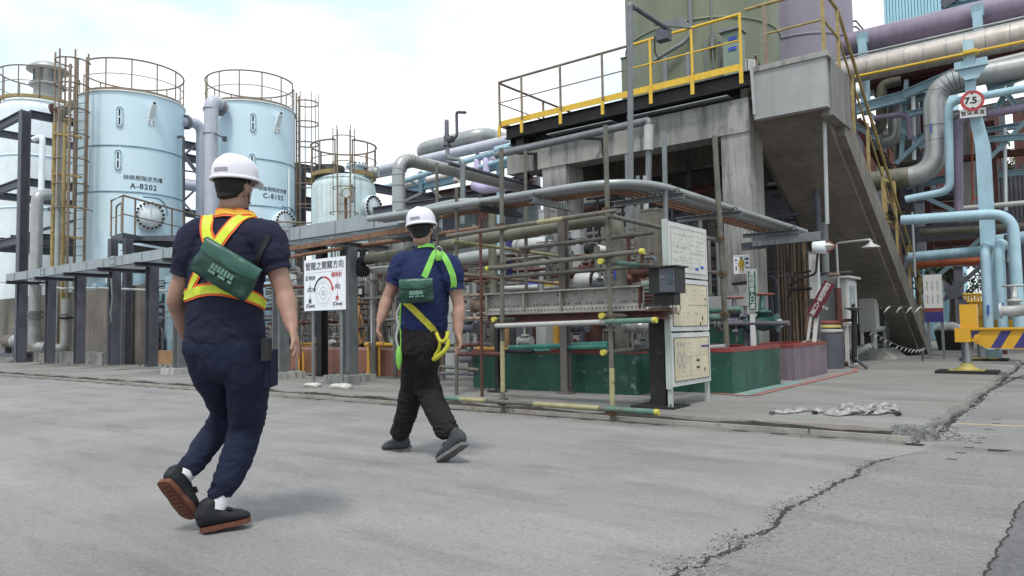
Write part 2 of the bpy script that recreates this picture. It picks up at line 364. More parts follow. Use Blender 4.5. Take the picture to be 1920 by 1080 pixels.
# crack across the yard
crackmat = mat('crack_dirt', (.035,.033,.03), .95, var=.4, scale=20, bump=.4)
def crack(name, label, px, w0, w1, seed, jit=.012):
    r_ = random.Random(seed); pts = [P(u, v, z=.0) for u, v in px]; res = []
    for a, b in zip(pts, pts[1:]):
        n_ = max(2, int((b-a).length/.035))
        for k in range(n_): res.append(a.lerp(b, k/n_)+Vector((r_.uniform(-jit,jit), r_.uniform(-jit,jit), 0)))
    res.append(pts[-1]); m_ = MB(); vs = []
    for i, p in enumerate(res):
        t = (res[min(i+1, len(res)-1)]-res[max(i-1, 0)]); s_ = Vector((-t.y, t.x, 0)).normalized()
        w_ = r_.uniform(w0, w1)*(1 if 0 < i < len(res)-1 else .1); w2 = r_.uniform(w0, w1)*.6
        vs += [p+s_*w_+Vector((0,0,.0055)), p-s_*w2+Vector((0,0,.0055))]
    m_.add(vs, [(2*i, 2*i+1, 2*i+3, 2*i+2) for i in range(len(res)-1)])
    solo(name, label, None, m_, crackmat, kind='structure'); return res
CR = [(1262,1092),(1273.6,1077),(1293,1066.6),(1318,1063),(1328.5,1047),(1357,1040),(1389,1028),(1396,1010),(1431,1001),(1452.5,990.5),(1456,976),(1470,960),(1513,939),(1544.6,925),(1569,907),(1608,893),(1612,882.5),(1640,868),(1672,860)]
cpts = crack('ground_crack', 'jagged crack across the yard', CR, .004, .024, 3)
crack('ground_crack', 'side branch of the crack', [(1389,1010),(1362,1024),(1368,1036)], .001, .005, 4)
crack('ground_crack', 'short side crack', [(1345,1062),(1366,1056)], .001, .004, 5)
crack('ground_crack', 'hairline crack by the pad corner', [(1670,860),(1712,852),(1760,850)], .001, .004, 6)
jpts = crack('ground_crack', 'joint at the right of the yard', [(1930,930),(1905,960),(1890,1000),(1868,1040),(1845,1085)], .002, .009, 8, .009)
crack('ground_crack', 'joint along the pad side', [(1715,833),(1745,808),(1790,774),(1850,737),(1900,712),(1960,690)], .008, .02, 9, .02)
roughyard = concrete_ground('coarse_yard_concrete', (.236,.228,.225), (.188,.182,.181), (.115,.111,.109), 0, 1.3)
mb = MB(); bnd = [Vector((p.x,p.y,.003)) for p in cpts]; bnd = [Vector((-2.2,-6,.003))]+bnd+[Vector((-.9,6.0,.003)),Vector((-.9,60,.003)),Vector((60,60,.003)),Vector((60,-6,.003))]
mb.add(bnd, [tuple(range(len(bnd)))]); solo('coarse_ground', 'coarser darker slab right of the crack', None, mb, roughyard, kind='structure')
jn = [Vector((p.x,p.y,.0045)) for p in jpts]; mb = MB(); mb.add(jn[::-1]+[Vector((jn[0].x+3,jn[0].y+1,.0045)),Vector((jn[-1].x+3,jn[-1].y-2,.0045))], [tuple(range(len(jn)+2))])
solo('asphalt_patch', 'darker patched ground beyond the right joint', None, mb, concrete_ground('dark_patch_concrete', (.15,.145,.15), (.12,.118,.12), (.08,.078,.08), 0, 1.3), kind='structure')
# loose chips along crack and the broken pad corner
def rock(m_, c, r, rr):
    bm = bmesh.new(); bmesh.ops.create_icosphere(bm, subdivisions=1, radius=r)
    for v_ in bm.verts: v_.co = Vector((v_.co.x*rr.uniform(.7,1.4), v_.co.y*rr.uniform(.7,1.4), v_.co.z*rr.uniform(.3,.8)))
    m_.add([v_.co+Vector(c) for v_ in bm.verts], [tuple(q.index for q in f.verts) for f in bm.faces]); bm.free()
mb = MB(); rr = random.Random(11)
hot = [P(u,v,z=0) for u,v in ((1625,875),(1490,948),(1410,1012),(1396,1020),(1306,1062),(1285,1070))]
for i in range(1500):
    p = rr.choice(cpts) if i % 2 else rr.choice(hot)+Vector((rr.gauss(0,.05),rr.gauss(0,.05),0)); r_ = rr.uniform(.0015, .006)*(1.6 if rr.random() < .08 else 1); rock(mb, (p.x+rr.gauss(0,.035), p.y+rr.gauss(0,.035), r_*.3+.003), r_, rr)
for i in range(650):
    x_ = -1.08+rr.gauss(0,.17); y_ = 6.46+abs(rr.gauss(0,.26)) if rr.random() < .8 else rr.uniform(6.2, 13)
    if y_ > 7: x_ = -.93+rr.gauss(0,.04)
    r_ = rr.uniform(.004,.016); rock(mb, (x_, y_, r_*.3+(.06 if x_ < -1.0 and y_ > 6.45 else .004)), r_, rr)
for i in range(420):
    u_, v_ = rr.uniform(-50,1950), 640+rr.random()**.6*430; p = P(u_, max(v_, 700), z=0)
    if p.y < 6.0: r_ = rr.uniform(.0012,.0045); rock(mb, (p.x, p.y, r_*.3), r_, rr)
chipmat = mat('concrete_chips', (.25,.245,.24), .9, var=.5, scale=40, bump=.2)
solo('concrete_chips', 'loose concrete chips along crack and pad corner', None, mb, chipmat, kind='stuff')
m_ = MB(); rr = random.Random(31); nu, nv = 34, 26; vs = []
for i in range(nu):
    for j in range(nv):
        x_ = -1.42+.62*i/(nu-1); y_ = 6.26+.52*j/(nv-1); q = ((x_+1.08)/.20)**2+((y_-6.50)/.17)**2; h_ = max(0, 1-q)
        vs.append((x_+rr.uniform(-.006,.006), y_+rr.uniform(-.006,.006), -.012+.098*min(1, h_*2.2)+(rr.uniform(-.014,.014) if h_ > 0 else 0)))
m_.add(vs, [(i*nv+j, (i+1)*nv+j, (i+1)*nv+j+1, i*nv+j+1) for i in range(nu-1) for j in range(nv-1)])
solo('broken_corner', 'crushed broken concrete at the pad corner', None, m_, mat('crushed_concrete', (.17,.168,.165), .95, var=.6, scale=28, bump=.8, bscale=70), kind='stuff')
m_ = MB()
for u, v in ((1783,862),(1801,850),(1816,840),(1834,831),(1841,822),(1853,806),(1867,795),(1868,787)): p = P(u,v,z=.0); m_.add([(p.x-.03,p.y-.012,.005),(p.x+.032,p.y-.016,.005),(p.x+.036,p.y+.01,.005),(p.x-.026,p.y+.014,.005)], [(0,1,2,3)])
solo('road_dashes', 'row of short dark scars on the yard at right', None, m_, crackmat, kind='structure')
m_ = MB()
for k in range(150): y = 6.6+k*.12; j = .02*math.sin(y*2.1); m_.add([(-.99+j,y,.0035),(-.94+j+rr.uniform(-.015,.03),y,.0035),(-.94+j+rr.uniform(-.015,.03),y+.12,.0035),(-.99+j,y+.12,.0035)], [(0,1,2,3)])
solo('pad_side_gap', 'dark dirt line along the pad side', None, m_, crackmat, kind='structure')
# painted lines (sheets a few mm above the pad)
def strip(name, label, pts, w_, m_, z_):
    mb_ = MB(); vs = []; pts = [Vector(p) for p in pts]
    for i, p in enumerate(pts):
        t = pts[min(i+1, len(pts)-1)]-pts[max(i-1, 0)]; s_ = Vector((-t.y, t.x, 0)).normalized()*w_/2
        vs += [Vector((p.x, p.y, z_))+s_, Vector((p.x, p.y, z_))-s_]
    mb_.add(vs, [(2*i, 2*i+1, 2*i+3, 2*i+2) for i in range(len(pts)-1)]); return solo(name, label, None, mb_, m_, kind='structure')
redline = mat('worn_red_line', (.36,.15,.13), .7, var=.25, scale=6, rust=.3, rustcol=(.3,.28,.26), rscale=12, bump=.1)
strip('painted_line', 'worn red line round the green and mauve bunds', [P(1335,737,z=.08), (-3.13,8.42,0), (-3.05,8.6,0), (-3.05,13.4,0), (-3.3,14.6,0)], .09, redline, .088)
strip('painted_strip', 'worn teal strip at the foot of the green bund', [(-3.22,8.48,0), (-3.22,10.9,0)], .2, tealpaint, .084)
yl = mat('worn_yellow_line', (.45,.34,.16), .7, var=.3, scale=8, rust=.35, rustcol=(.33,.33,.33), rscale=14, bump=.1)
strip('painted_line', 'worn yellow line on the yard right of the pad', [P(1798,795,z=0), P(1940,801,z=0)], .06, yl, .004)

# ================================================================ BUNDS
def bund(name, label, x0, x1, y0, y1, h, wm, tm, zt=.05, t=.14, extra=None):
    th = thing(name, label, 'bund wall', (x1, y0, .08))
    z0, z1 = .08, .08+h
    part('wall', MB().box((x0,y0,z0), (x1,y0+t,z1-zt)), wm, th); part('wall', MB().box((x1-t,y0+t,z0), (x1,y1,z1-zt)), wm, th)
    if extra != 'noback':
        part('wall', MB().box((x0,y1-t,z0), (x1-t,y1,z1-zt)), wm, th)
        part('wall', MB().box((x0,y0+t,z0), (x0+t,y1-t,z1-zt)), wm, th)
    m_ = MB(); e = .004
    m_.box((x0-e,y0-e,z1-zt), (x1+e,y0+t+e,z1)); m_.box((x1-t-e,y0+t+e,z1-zt), (x1+e,y1+e,z1))
    if extra != 'noback': m_.box((x0-e,y1-t-e,z1-zt), (x1-t-e,y1+e,z1)); m_.box((x0-e,y0+t+e,z1-zt), (x0+t,y1-t-e,z1))
    part('painted_top', m_, tm, th); return th
bund('bund_wall', 'dark green bund with red top under the scaffold girder', -6.88, -4.26, 7.9, 11.5, .55, bundgreen, bundred)
bund('bund_wall', 'green bund with red top right of the notice board', -4.12, -3.33, 8.58, 10.35, .55, bundgreen, bundred)
bund('bund_wall', 'mauve bund with red top behind the green one', -4.12, -3.33, 11.0, 12.75, .53, bundpurple, bundred)
bund('bund_wall', 'long terracotta bund behind the valve sign', -14.5, -9.3, 9.1, 11.2, .52, bundbrown, mat('faded_pink_top', (.42,.26,.23), .6, var=.2))
bund('bund_wall', 'ochre bund between the gallery columns at left', -22.5, -16.5, 10.0, 12.0, .38, bundochre, bundochre)

# ================================================================ CONCRETE TOWER WITH DECK
tw = thing('concrete_structure', 'weathered grey concrete frame carrying the tank deck', 'building', (-4.4, 12.5, .08))
cx = [(-8.86,-8.25), (-4.92,-4.4)]
for a, b in cx:
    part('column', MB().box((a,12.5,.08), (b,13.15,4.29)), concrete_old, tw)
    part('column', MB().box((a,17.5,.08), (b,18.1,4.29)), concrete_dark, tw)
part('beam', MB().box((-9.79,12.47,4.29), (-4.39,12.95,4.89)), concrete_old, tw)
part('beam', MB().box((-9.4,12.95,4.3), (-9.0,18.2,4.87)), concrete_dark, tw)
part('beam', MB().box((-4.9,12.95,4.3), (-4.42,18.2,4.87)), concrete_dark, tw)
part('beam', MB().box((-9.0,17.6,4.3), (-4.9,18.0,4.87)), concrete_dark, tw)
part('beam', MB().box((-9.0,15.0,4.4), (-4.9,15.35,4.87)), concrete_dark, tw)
part('slab', MB().box((-9.8,12.62,5.2), (-4.3,20.2,5.34)), blacksteel, tw)
part('back_wall', MB().box((-14,20.2,.08), (-4.45,20.4,5.2)), concrete_dark, tw)
part('infill_wall', MB().box((-8.25,17.7,.08), (-6.6,17.85,2.6)), concrete_dark, tw)
# deck steel
dk = thing('steel_deck', 'black steel deck framing on top of the concrete beam', 'platform', (-4.4, 12.3, 4.9))
m_ = MB().hbeam((-9.75,12.42,5.19), (-4.3,12.42,5.19), .14, .26, .014); part('edge_beam', m_, blacksteel, dk)
part('edge_beam', MB().hbeam((-9.2,12.75,5.05), (-4.45,12.75,5.05), .16, .24, .014), blacksteel, dk)
for x in (-9.7,-8.2,-6.6,-5.0): part('cross_beam', MB().hbeam((x,12.5,5.06), (x,19.8,5.06), .13, .22, .014), blacksteel, dk)
for a, b in ((-8.6,-7.05), (-6.7,-4.7)): part('lit_flange_plate', MB().box((a,12.3,4.94), (b,12.66,4.955)), galvpipe, dk)  # pale plates paint the ground bounce light on the beam's bottom flange
part('stub_column', MB().hbeam((-9.45,12.6,4.15), (-9.45,12.6,5.05), .22, .2, .014, up=(0,1,0)), blacksteel, dk)
m_ = MB()
for k in range(28): m_.box((-9.7+k*.2,12.5,5.345), (-9.67+k*.2,19,5.37))
part('grating', m_, darksteel, dk, kind='stuff')
# deck handrail, yellow
hr = thing('deck_handrail', 'yellow and rusty handrail along the deck edge', 'handrail', (-9.86, 12.3, 5.2))
X0, X1, YH = -9.86, -4.42, 12.28
part('toe_board', MB().box((X0,YH,5.33), (X1,YH+.012,5.45)), railyellow, hr); part('toe_board', MB().box((X0,YH+.012,5.33), (X0+.012,19,5.45)), railrust, hr)
part('top_rail', MB().tube([(-6.6,YH,6.32),(X1+.02,YH,6.32)], .026), railyellow, hr, 'yellow top rail')
part('top_rail', MB().tube(rounded([(-6.6,YH,6.32),(X0,YH,6.32),(X0,19,6.32)], .06), .026), railrust, hr, 'rusty maroon top rail')
part('mid_rail', MB().tube([(-6.6,YH,5.86),(X1+.02,YH,5.86)], .015), railyellow, hr); part('mid_rail', MB().tube([(-6.6,YH,5.86),(X0,YH,5.86),(X0,19,5.86)], .013), railrust, hr)
for i, x in enumerate((X0+.05, -9.2, -8.2, -7.2, -6.15, -5.32, X1)):
    p = MB().box((x-.02,YH-.03,5.12), (x+.02,YH,6.31)); part('post', p, railyellow if x > -6.5 else railrust, hr)
    part('post_foot', MB().box((x-.035,YH-.045,5.08), (x+.035,YH-.031,5.34)), railyellow, hr)
for y in (14, 15.8, 17.6): part('post', MB().box((X0-.02,y-.02,5.1), (X0+.02,y+.02,6.31)), railrust, hr)
# cantilevered landing
side_concrete = mat('dark_parapet', (.17,.165,.155), .9, var=.35, scale=1.1, streak=.6, streakcol=(.34,.33,.31), bump=.25, bscale=40)  # darker concrete than the parapet front, with paler streaks
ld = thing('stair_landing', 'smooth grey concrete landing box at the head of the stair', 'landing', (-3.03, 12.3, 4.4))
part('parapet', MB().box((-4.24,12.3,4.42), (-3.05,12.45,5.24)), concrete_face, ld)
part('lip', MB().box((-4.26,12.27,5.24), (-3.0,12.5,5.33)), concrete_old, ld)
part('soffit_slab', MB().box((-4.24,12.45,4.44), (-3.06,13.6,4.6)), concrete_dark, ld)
part('side_parapet', MB().box((-3.2,12.5,4.32), (-3.02,13.72,5.26)), side_concrete, ld)
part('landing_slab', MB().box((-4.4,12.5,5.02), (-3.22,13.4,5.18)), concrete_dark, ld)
# stair flight: sloping slab, steps, side string
st = thing('concrete_stair', 'dark stained concrete stair flight running down behind the landing', 'stair', (-3.0, 21.0, .08))
y0, z0, y1, z1 = 12.6, 5.1, 21.7, .1; sl_ = (z1-z0)/(y1-y0)
xa, xb = -4.45, -3.2
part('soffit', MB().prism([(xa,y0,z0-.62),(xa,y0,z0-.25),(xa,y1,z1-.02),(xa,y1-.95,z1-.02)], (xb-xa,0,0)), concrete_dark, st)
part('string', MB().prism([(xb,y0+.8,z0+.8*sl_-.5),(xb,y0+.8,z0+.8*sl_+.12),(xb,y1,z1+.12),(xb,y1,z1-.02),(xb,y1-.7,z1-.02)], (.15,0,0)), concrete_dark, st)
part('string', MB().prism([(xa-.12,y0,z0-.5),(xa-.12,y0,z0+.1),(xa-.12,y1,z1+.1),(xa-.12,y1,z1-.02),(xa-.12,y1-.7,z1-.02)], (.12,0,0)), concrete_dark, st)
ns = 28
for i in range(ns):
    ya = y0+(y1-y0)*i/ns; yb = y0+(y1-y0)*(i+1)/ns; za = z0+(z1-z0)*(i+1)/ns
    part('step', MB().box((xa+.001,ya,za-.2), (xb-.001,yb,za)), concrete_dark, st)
part('support_wall', MB().box((-4.57,20.9,.08), (-3.1,21.05,1.2)), concrete_dark, st)
sr = thing('stair_handrail', 'weathered yellow handrail down the outer side of the stair', 'handrail', (-3.03, 12.4, 5.3))
def zs(y): return z0+(y-y0)*sl_+.12
RY = [12.36, 13.3, 14.2, 15.3, 16.5, 17.8, 19.1, 20.4, 21.5]
part('top_rail', MB().tube(rounded([(-4.35,12.36,6.4),(-3.08,12.36,6.4),(-3.08,13.35,6.38),(-3.08,21.5,zs(21.5)+1.05)], .08), .03), oliverail, sr)
part('mid_rail', MB().tube([(-3.08,12.36,5.88),(-3.08,13.35,5.86),(-3.08,21.5,zs(21.5)+.55)], .02), oliverail, sr)
part('mid_rail', MB().tube([(-4.05,12.36,5.88),(-3.08,12.36,5.88)], .02), oliverail, sr)
for y in RY:
    zb = 5.33 if y < 13.4 else zs(y)
    part('post', MB().box((-3.105,y-.025,zb-.15), (-3.055,y+.025,zb+1.05)), oliverail, sr)
part('post', MB().box((-4.05,12.34,5.33), (-3.99,12.39,6.4)), railrust, sr)
sr2 = thing('stair_handrail', 'thin rusty handrail down the inner side of the stair', 'handrail', (-4.5, 13, 5.3))
part('top_rail', MB().tube([(-4.5,13.2,zs(13.2)+1.0),(-4.5,21.5,zs(21.5)+1.0)], .022), railrust, sr2)
for y in RY[1:]: part('post', MB().box((-4.52,y-.02,zs(y)-.1), (-4.48,y+.02,zs(y)+1.0)), railrust, sr2)

# second stair flight behind, seen over the first
s2 = thing('steel_stair', 'rusty steel stair flight with yellow handrail beyond the concrete stair', 'stair', (-3.6,24,.08))
a, b = P(1605,225,y=23.2), P(1700,385,y=23.2)
part('stringer', MB().bar(a, b, .05, .28), redbrown, s2)
part('stringer', MB().bar(a+Vector((0,1,0)), b+Vector((0,1,0)), .05, .28), redbrown, s2)
for k in range(14):
    q = a.lerp(b, (k+.5)/14); part('tread', MB().box((q.x-.14,q.y+.03,q.z-.02), (q.x+.14,q.y+.97,q.z+.02)), redbrown, s2)
h1 = Vector((0,0,1.0)); part('top_rail', MB().tube([a+h1, b+h1], .025), oliverail, s2)
for k in range(7): q = a.lerp(b, k/6); part('post', MB().tube([q, q+h1], .022), oliverail, s2)
pl = thing('service_platform', 'grey steel platform with thin handrails at the foot of the rusty stair', 'platform', b)
part('deck', MB().box((b.x-1.2,b.y-.1,b.z-.35), (b.x+.35,b.y+1.2,b.z)), greysteel, pl)
for q in (0,.5,1.0): part('rail', MB().tube([(b.x-1.2,b.y-.1,b.z+.2+q*.9),(b.x+1.1,b.y-.1,b.z+.2+q*.9-.5)], .014), railrust, pl)
for q in (-1.1,-.4,.3): part('post', MB().tube([(b.x+q,b.y-.1,b.z),(b.x+q,b.y-.1,b.z+1.1)], .02), railrust, pl)
yg = thing('ladder_gate', 'bright yellow ladder frame beside the stair', 'ladder', P(1665,405,y=18.6))
for u in (1659,1677): part('stile', MB().tube([P(u-2,340,y=18.6), P(u+4,425,y=18.6)], .045), oliverail, yg)
for v in (337,376,412): part('rung', MB().tube([P(1658,v,y=18.6), P(1677,v+9,y=18.6)], .025), oliverail, yg)

# ================================================================ TANKS ON THE DECK
def shell(th, c, r, z0, z1, m_, bands=(), seg=64):
    part('shell', MB().lathe((c[0],c[1],0), (0,0,1), [(r,z0),(r,z1)], seg), m_, th)
    for z in bands: part('girth_weld', MB().lathe((c[0],c[1],0), (0,0,1), [(r,z-.03),(r+.022,z-.022),(r+.022,z+.022),(r,z+.03)], seg, cap=False), steelblue if m_ is tankblue else m_, th)  # on blue tanks the darker weld colour paints the shadow line below it
gc = P(1318,200,d=17.0)
gt = thing('storage_tank', 'olive green cylindrical tank standing on the deck', 'tank', (gc.x,gc.y,5.35)); GR = 1.74
shell(gt, gc, GR, 5.36, 11, greentank, (7.4,9.2))
part('base_ring', MB().lathe((gc.x,gc.y,0), (0,0,1), [(GR+.1,5.35),(GR+.1,5.42)], 48), darksteel, gt)
dv = (CAMPOS-gc); dv.z = 0; dv.normalize(); sv = Vector((-dv.y, dv.x, 0))      # towards the yard, and across
def ong(a_, z_, off=0):       # point on the green tank at angle a_ (deg) from the yard-facing line
    a_ = math.radians(a_); q = dv*math.cos(a_)+sv*math.sin(a_); return Vector((gc.x,gc.y,z_))+q*(GR+off), q
for k, (a_, z_) in enumerate(((28,6.35), (36,6.35))):
    p, q = ong(a_, z_, .01); tn = Vector((-q.y,q.x,0))
    part('label_plate', MB().obox(p, tn*.1, Vector((0,0,.16)), q*.004), whitepaint, gt)
    m_ = MB()
    for j in range(7): m_.obox(p+Vector((0,0,.12-j*.04))+q*.006, tn*(.07-.015*(j % 2)), Vector((0,0,.006)), q*.002)
    part('print', m_, inkgrey, gt, kind='stuff')
for a_ in (3, 12): 
    pa, q = ong(a_, 5.5, .06); pb, _ = ong(a_, 6.9 if a_ == 3 else 6.85, .06)
    part('gauge_rail', MB().bar(pa, pb, .06, .03, up=tuple(q)), greysteel, gt)
    m_ = MB()
    for j in range(22): m_.cyl(pa.lerp(pb, (j+.5)/22)+q*.014, pa.lerp(pb, (j+.5)/22)+q*.022, .012, 6)
    part('gauge_holes', m_, blacksteel, gt, kind='stuff')
pa, q = ong(7.5, 5.5, .08); pb, _ = ong(7.5, 10.8, .08); part('sight_tube', MB().tube([pa,pb], .02), greysteel, gt)
part('sight_valve', MB().cyl(pa+Vector((0,0,1.2)), pa+Vector((0,0,1.45)), .06, 12), greysteel, gt)
pa, q = ong(-6, 6.95, .12); pb, _ = ong(-6, 11, .12); pc_, _ = ong(-24, 6.7, .2); pd, _ = ong(-34, 6.55, .25)
part('feed_pipe', MB().tube(rounded([pb,pa,pc_,pd], .25), .045), greysteel, gt)
for a_ in (-22,-8): pa, q = ong(a_, 5.36, .25); part('pipe_stand', MB().cyl(pa, pa+Vector((0,0,1.25)), .06), greysteel, gt)
ct = thing('control_cabinet', 'green control cabinet with blue labels beside the green tank', 'cabinet', P(1370,140,y=14.6))
a = P(1357,135,y=14.2); b = P(1384,55,y=14.2)
part('case', MB().box((a.x,14.2,5.35), (b.x+.02,14.5,b.z)), mat('cabinet_green', (.21,.27,.21), .45, var=.1), ct)
part('hood', MB().box((a.x-.06,14.12,b.z), (b.x+.06,14.55,b.z+.06)), greysteel, ct)
for v in (72,91): q = P(1373,v,y=14.19); part('label_plate', MB().box((q.x-.08,14.185,q.z-.035), (q.x+.08,14.198,q.z+.035)), inkblue, ct)
gb = thing('drain_box', 'narrow green box at the left foot of the green tank', 'box', P(1172,160,y=15)); a = P(1166,160,y=15); b = P(1176,108,y=15)
part('case', MB().box((a.x,15,5.35), (a.x+.22,15.3,b.z)), greentank, gb); part('lid', MB().box((a.x-.02,14.98,b.z), (a.x+.24,15.32,b.z+.03)), darksteel, gb)
pc2 = P(1502,200,d=20.6); pt = thing('storage_tank', 'mauve cylindrical tank behind the stair landing', 'tank', (pc2.x,pc2.y,4)); shell(pt, pc2, 1.42, 3.2, 12, purpletank, (6.2,8.6))
part('leg', MB().box((pc2.x-1,pc2.y-.2,.08), (pc2.x-.7,pc2.y+.1,3.2)), darksteel, pt); part('leg', MB().box((pc2.x+.7,pc2.y-.2,.08), (pc2.x+1,pc2.y+.1,3.2)), darksteel, pt)
# ================================================================ TEXT
FONT = None
def text_mesh(s, size, align='CENTER', bold=0.0, sp=1.0, ls=1.0):
    cu = bpy.data.curves.new('lettering', 'FONT'); cu.body = s; cu.size = size; cu.align_x = align; cu.align_y = 'CENTER'
    cu.extrude = .0008; cu.offset = bold; cu.space_character = sp; cu.space_line = ls; cu.resolution_u = 3
    ob = bpy.data.objects.new('lettering', cu); S.collection.objects.link(ob)
    dg = bpy.context.evaluated_depsgraph_get(); dg.update(); me = bpy.data.meshes.new_from_object(ob.evaluated_get(dg))
    bpy.data.objects.remove(ob); bpy.data.curves.remove(cu); return me
def text(s, size, c, xd, yd, m_, parent, align='CENTER', bold=0.0, sp=1.0, name='lettering', ls=1.0, wrap=None):
    me = text_mesh(s, size, align, bold, sp, ls); xd = Vector(xd).normalized(); yd = Vector(yd).normalized(); nd = xd.cross(yd)
    if wrap:      # wrap = (centre, radius, mid angle): print rolled on to a drum
        cc, R, a0 = wrap
        for v_ in me.vertices:
            a = a0 + v_.co.x/R; v_.co = Vector((cc[0]+math.cos(a)*(R+.004+v_.co.z), cc[1]+math.sin(a)*(R+.004+v_.co.z), c+v_.co.y))
    else:
        c = Vector(c)
        for v_ in me.vertices: v_.co = c + xd*v_.co.x + yd*v_.co.y + nd*(v_.co.z+.0015)
    return pmesh(name, me, m_, parent)

# ================================================================ BIG TANKS AT LEFT
def ring_rail(name, label, cat, c, r, z, h, m_, a0, a1, nposts, kick=True, kickm=None, midr=True):
    th = thing(name, label, cat, (c[0],c[1],z))
    def arc(zz, rr=r, n=72): return [Vector((c[0]+math.cos(a0+(a1-a0)*k/n)*rr, c[1]+math.sin(a0+(a1-a0)*k/n)*rr, zz)) for k in range(n+1)]
    part('top_rail', MB().tube(arc(z+h), .03, 8), m_, th)
    if midr: part('mid_rail', MB().tube(arc(z+h*.52), .015, 6), m_, th)
    for k in range(nposts):
        a = a0+(a1-a0)*k/(nposts-1); q = Vector((c[0]+math.cos(a)*r, c[1]+math.sin(a)*r, 0)); part('post', MB().tube([q+Vector((0,0,z-.05)), q+Vector((0,0,z+h))], .023, 8), m_, th)
    if kick:
        n = 72; km = MB(); A = arc(z-.02, r, n); B = arc(z+.1, r, n); km.add(A+B, [(i,i+1,n+2+i,n+1+i) for i in range(n)])
        A2 = arc(z-.02, r-.12, n); km.add(A+A2, [(i,i+1,n+2+i,n+1+i) for i in range(n)]); part('toe_board', km, kickm or m_, th)
    return th
def ladder(name, label, base, outd, z0, z1, zc, m_, w_=.42, off=0, cage=.38, ztop=None, nstrap=5, strapm=None, rung=.3, thin=False):
    th = thing(name, label, 'ladder', (base.x,base.y,z0)); o = Vector(outd).normalized(); s_ = Vector((-o.y,o.x,0)); zt = ztop or z1
    for q in (-1,1): p = base+s_*(q*w_/2); part('stile', MB().bar((p.x,p.y,z0),(p.x,p.y,zt), .045 if thin else .075, .03 if thin else .05, up=tuple(o)), m_, th)
    z = z0+.15; rm = rung
    while z < z1: part('rung', MB().tube([base+s_*(-w_/2)+Vector((0,0,z)), base+s_*(w_/2)+Vector((0,0,z))], .012, 6), m_, th); z += rm
    if cage:
        R = cage; cc = base+o*(R*.75)
        def hp(z, n=16, fl=1.0): return [cc+o*(math.cos(a)*R*fl)+s_*(math.sin(a)*R*fl)+Vector((0,0,z)) for a in [-2.35+4.7*k/n for k in range(n+1)]]
        z = zc
        while z <= zt+.01: part('cage_hoop', MB().tube(hp(z, fl=1.25 if z == zc else 1), .016 if thin else .026, 6), strapm or m_, th); z += .82
        for k in range(nstrap):
            a = -1.9+3.8*k/(nstrap-1); q = cc+o*(math.cos(a)*R)+s_*(math.sin(a)*R); part('cage_bar', MB().bar((q.x,q.y,zc),(q.x,q.y,zt), .03 if thin else .06, .02, up=tuple(o)), strapm or m_, th)
    return th
def facing(c): q = CAMPOS-c; q.z = 0; q.normalize(); return q, math.atan2(q.y, q.x)
def rad(c, r, a, z, off=0): q = Vector((math.cos(a), math.sin(a), 0)); return Vector((c.x,c.y,z))+q*(r+off), q
def slot(th, c, r, a, z):      # bolted sight glass
    p, q = rad(c, r, a, z, .01); t = Vector((-q.y,q.x,0)); pts = []
    def oval(w_, h_, off):
        return [p+q*off+t*x_+Vector((0,0,z_)) for x_, z_ in [(math.cos(b)*w_, (h_-w_)+math.sin(b)*w_) for b in [math.pi*k/8 for k in range(9)]]+[(math.cos(b)*w_, -(h_-w_)+math.sin(b)*w_) for b in [math.pi+math.pi*k/8 for k in range(9)]]]
    f = part('sight_glass', MB().prism(oval(.11,.36,-.02), q*.05), tankblue, th)
    part('glass', MB().prism([p+q*.032+t*x_+Vector((0,0,z_)) for x_, z_ in ((-.025,.03),(.025,.03),(.025,.27),(-.025,.27))], q*.004), blacksteel, f)
    part('glass', MB().prism([p+q*.032+t*x_+Vector((0,0,z_)) for x_, z_ in ((-.025,-.27),(.025,-.27),(.025,-.03),(-.025,-.03))], q*.004), blacksteel, f)
    m_ = MB()
    for k, b in enumerate(oval(.085,.335,.03)): m_.cyl(b, b+q*.02, .012, 6)
    for s_ in (-1,1):
        for j in range(-3,4): b = p+q*.03+t*(.085*s_)+Vector((0,0,j*.07)); m_.cyl(b, b+q*.02, .012, 6)
    part('bolts', m_, blacksteel, f, kind='stuff')
def manway(th, c, r, a, z, R=.5, davit=True):
    p, q = rad(c, r, a, z, -.1); t = Vector((-q.y,q.x,0))
    f = part('manway', MB().lathe(p, q, [(R*.8,0),(R*.8,.28),(R,.28),(R,.36),(R*.02,.37)], 40), tankwhite, th)
    for k in range(20):
        b = 2*math.pi*(k+.5)/20; o_ = p+t*(math.cos(b)*R*.87)+Vector((0,0,math.sin(b)*R*.87)); part('bolt', MB().cyl(o_+q*.355, o_+q*.40, .042, 8), blacksteel, f)
    part('handle', MB().bar(p+q*.39+Vector((0,0,-R*.3)), p+q*.39+Vector((0,0,R*.7)), .025, .02), tankwhite, f)
    if davit: part('davit_arm', MB().tube(rounded([p+q*.45+t*(-.25)+Vector((0,0,R*1.22)), p+q*.45+t*(R*.55)+Vector((0,0,R*1.22)), p+q*.3+t*(R*1.1)+Vector((0,0,R*.75)), p+q*.3+t*(R*1.15)+Vector((0,0,R*.1))], .25), .035, 8), steelblue, th)
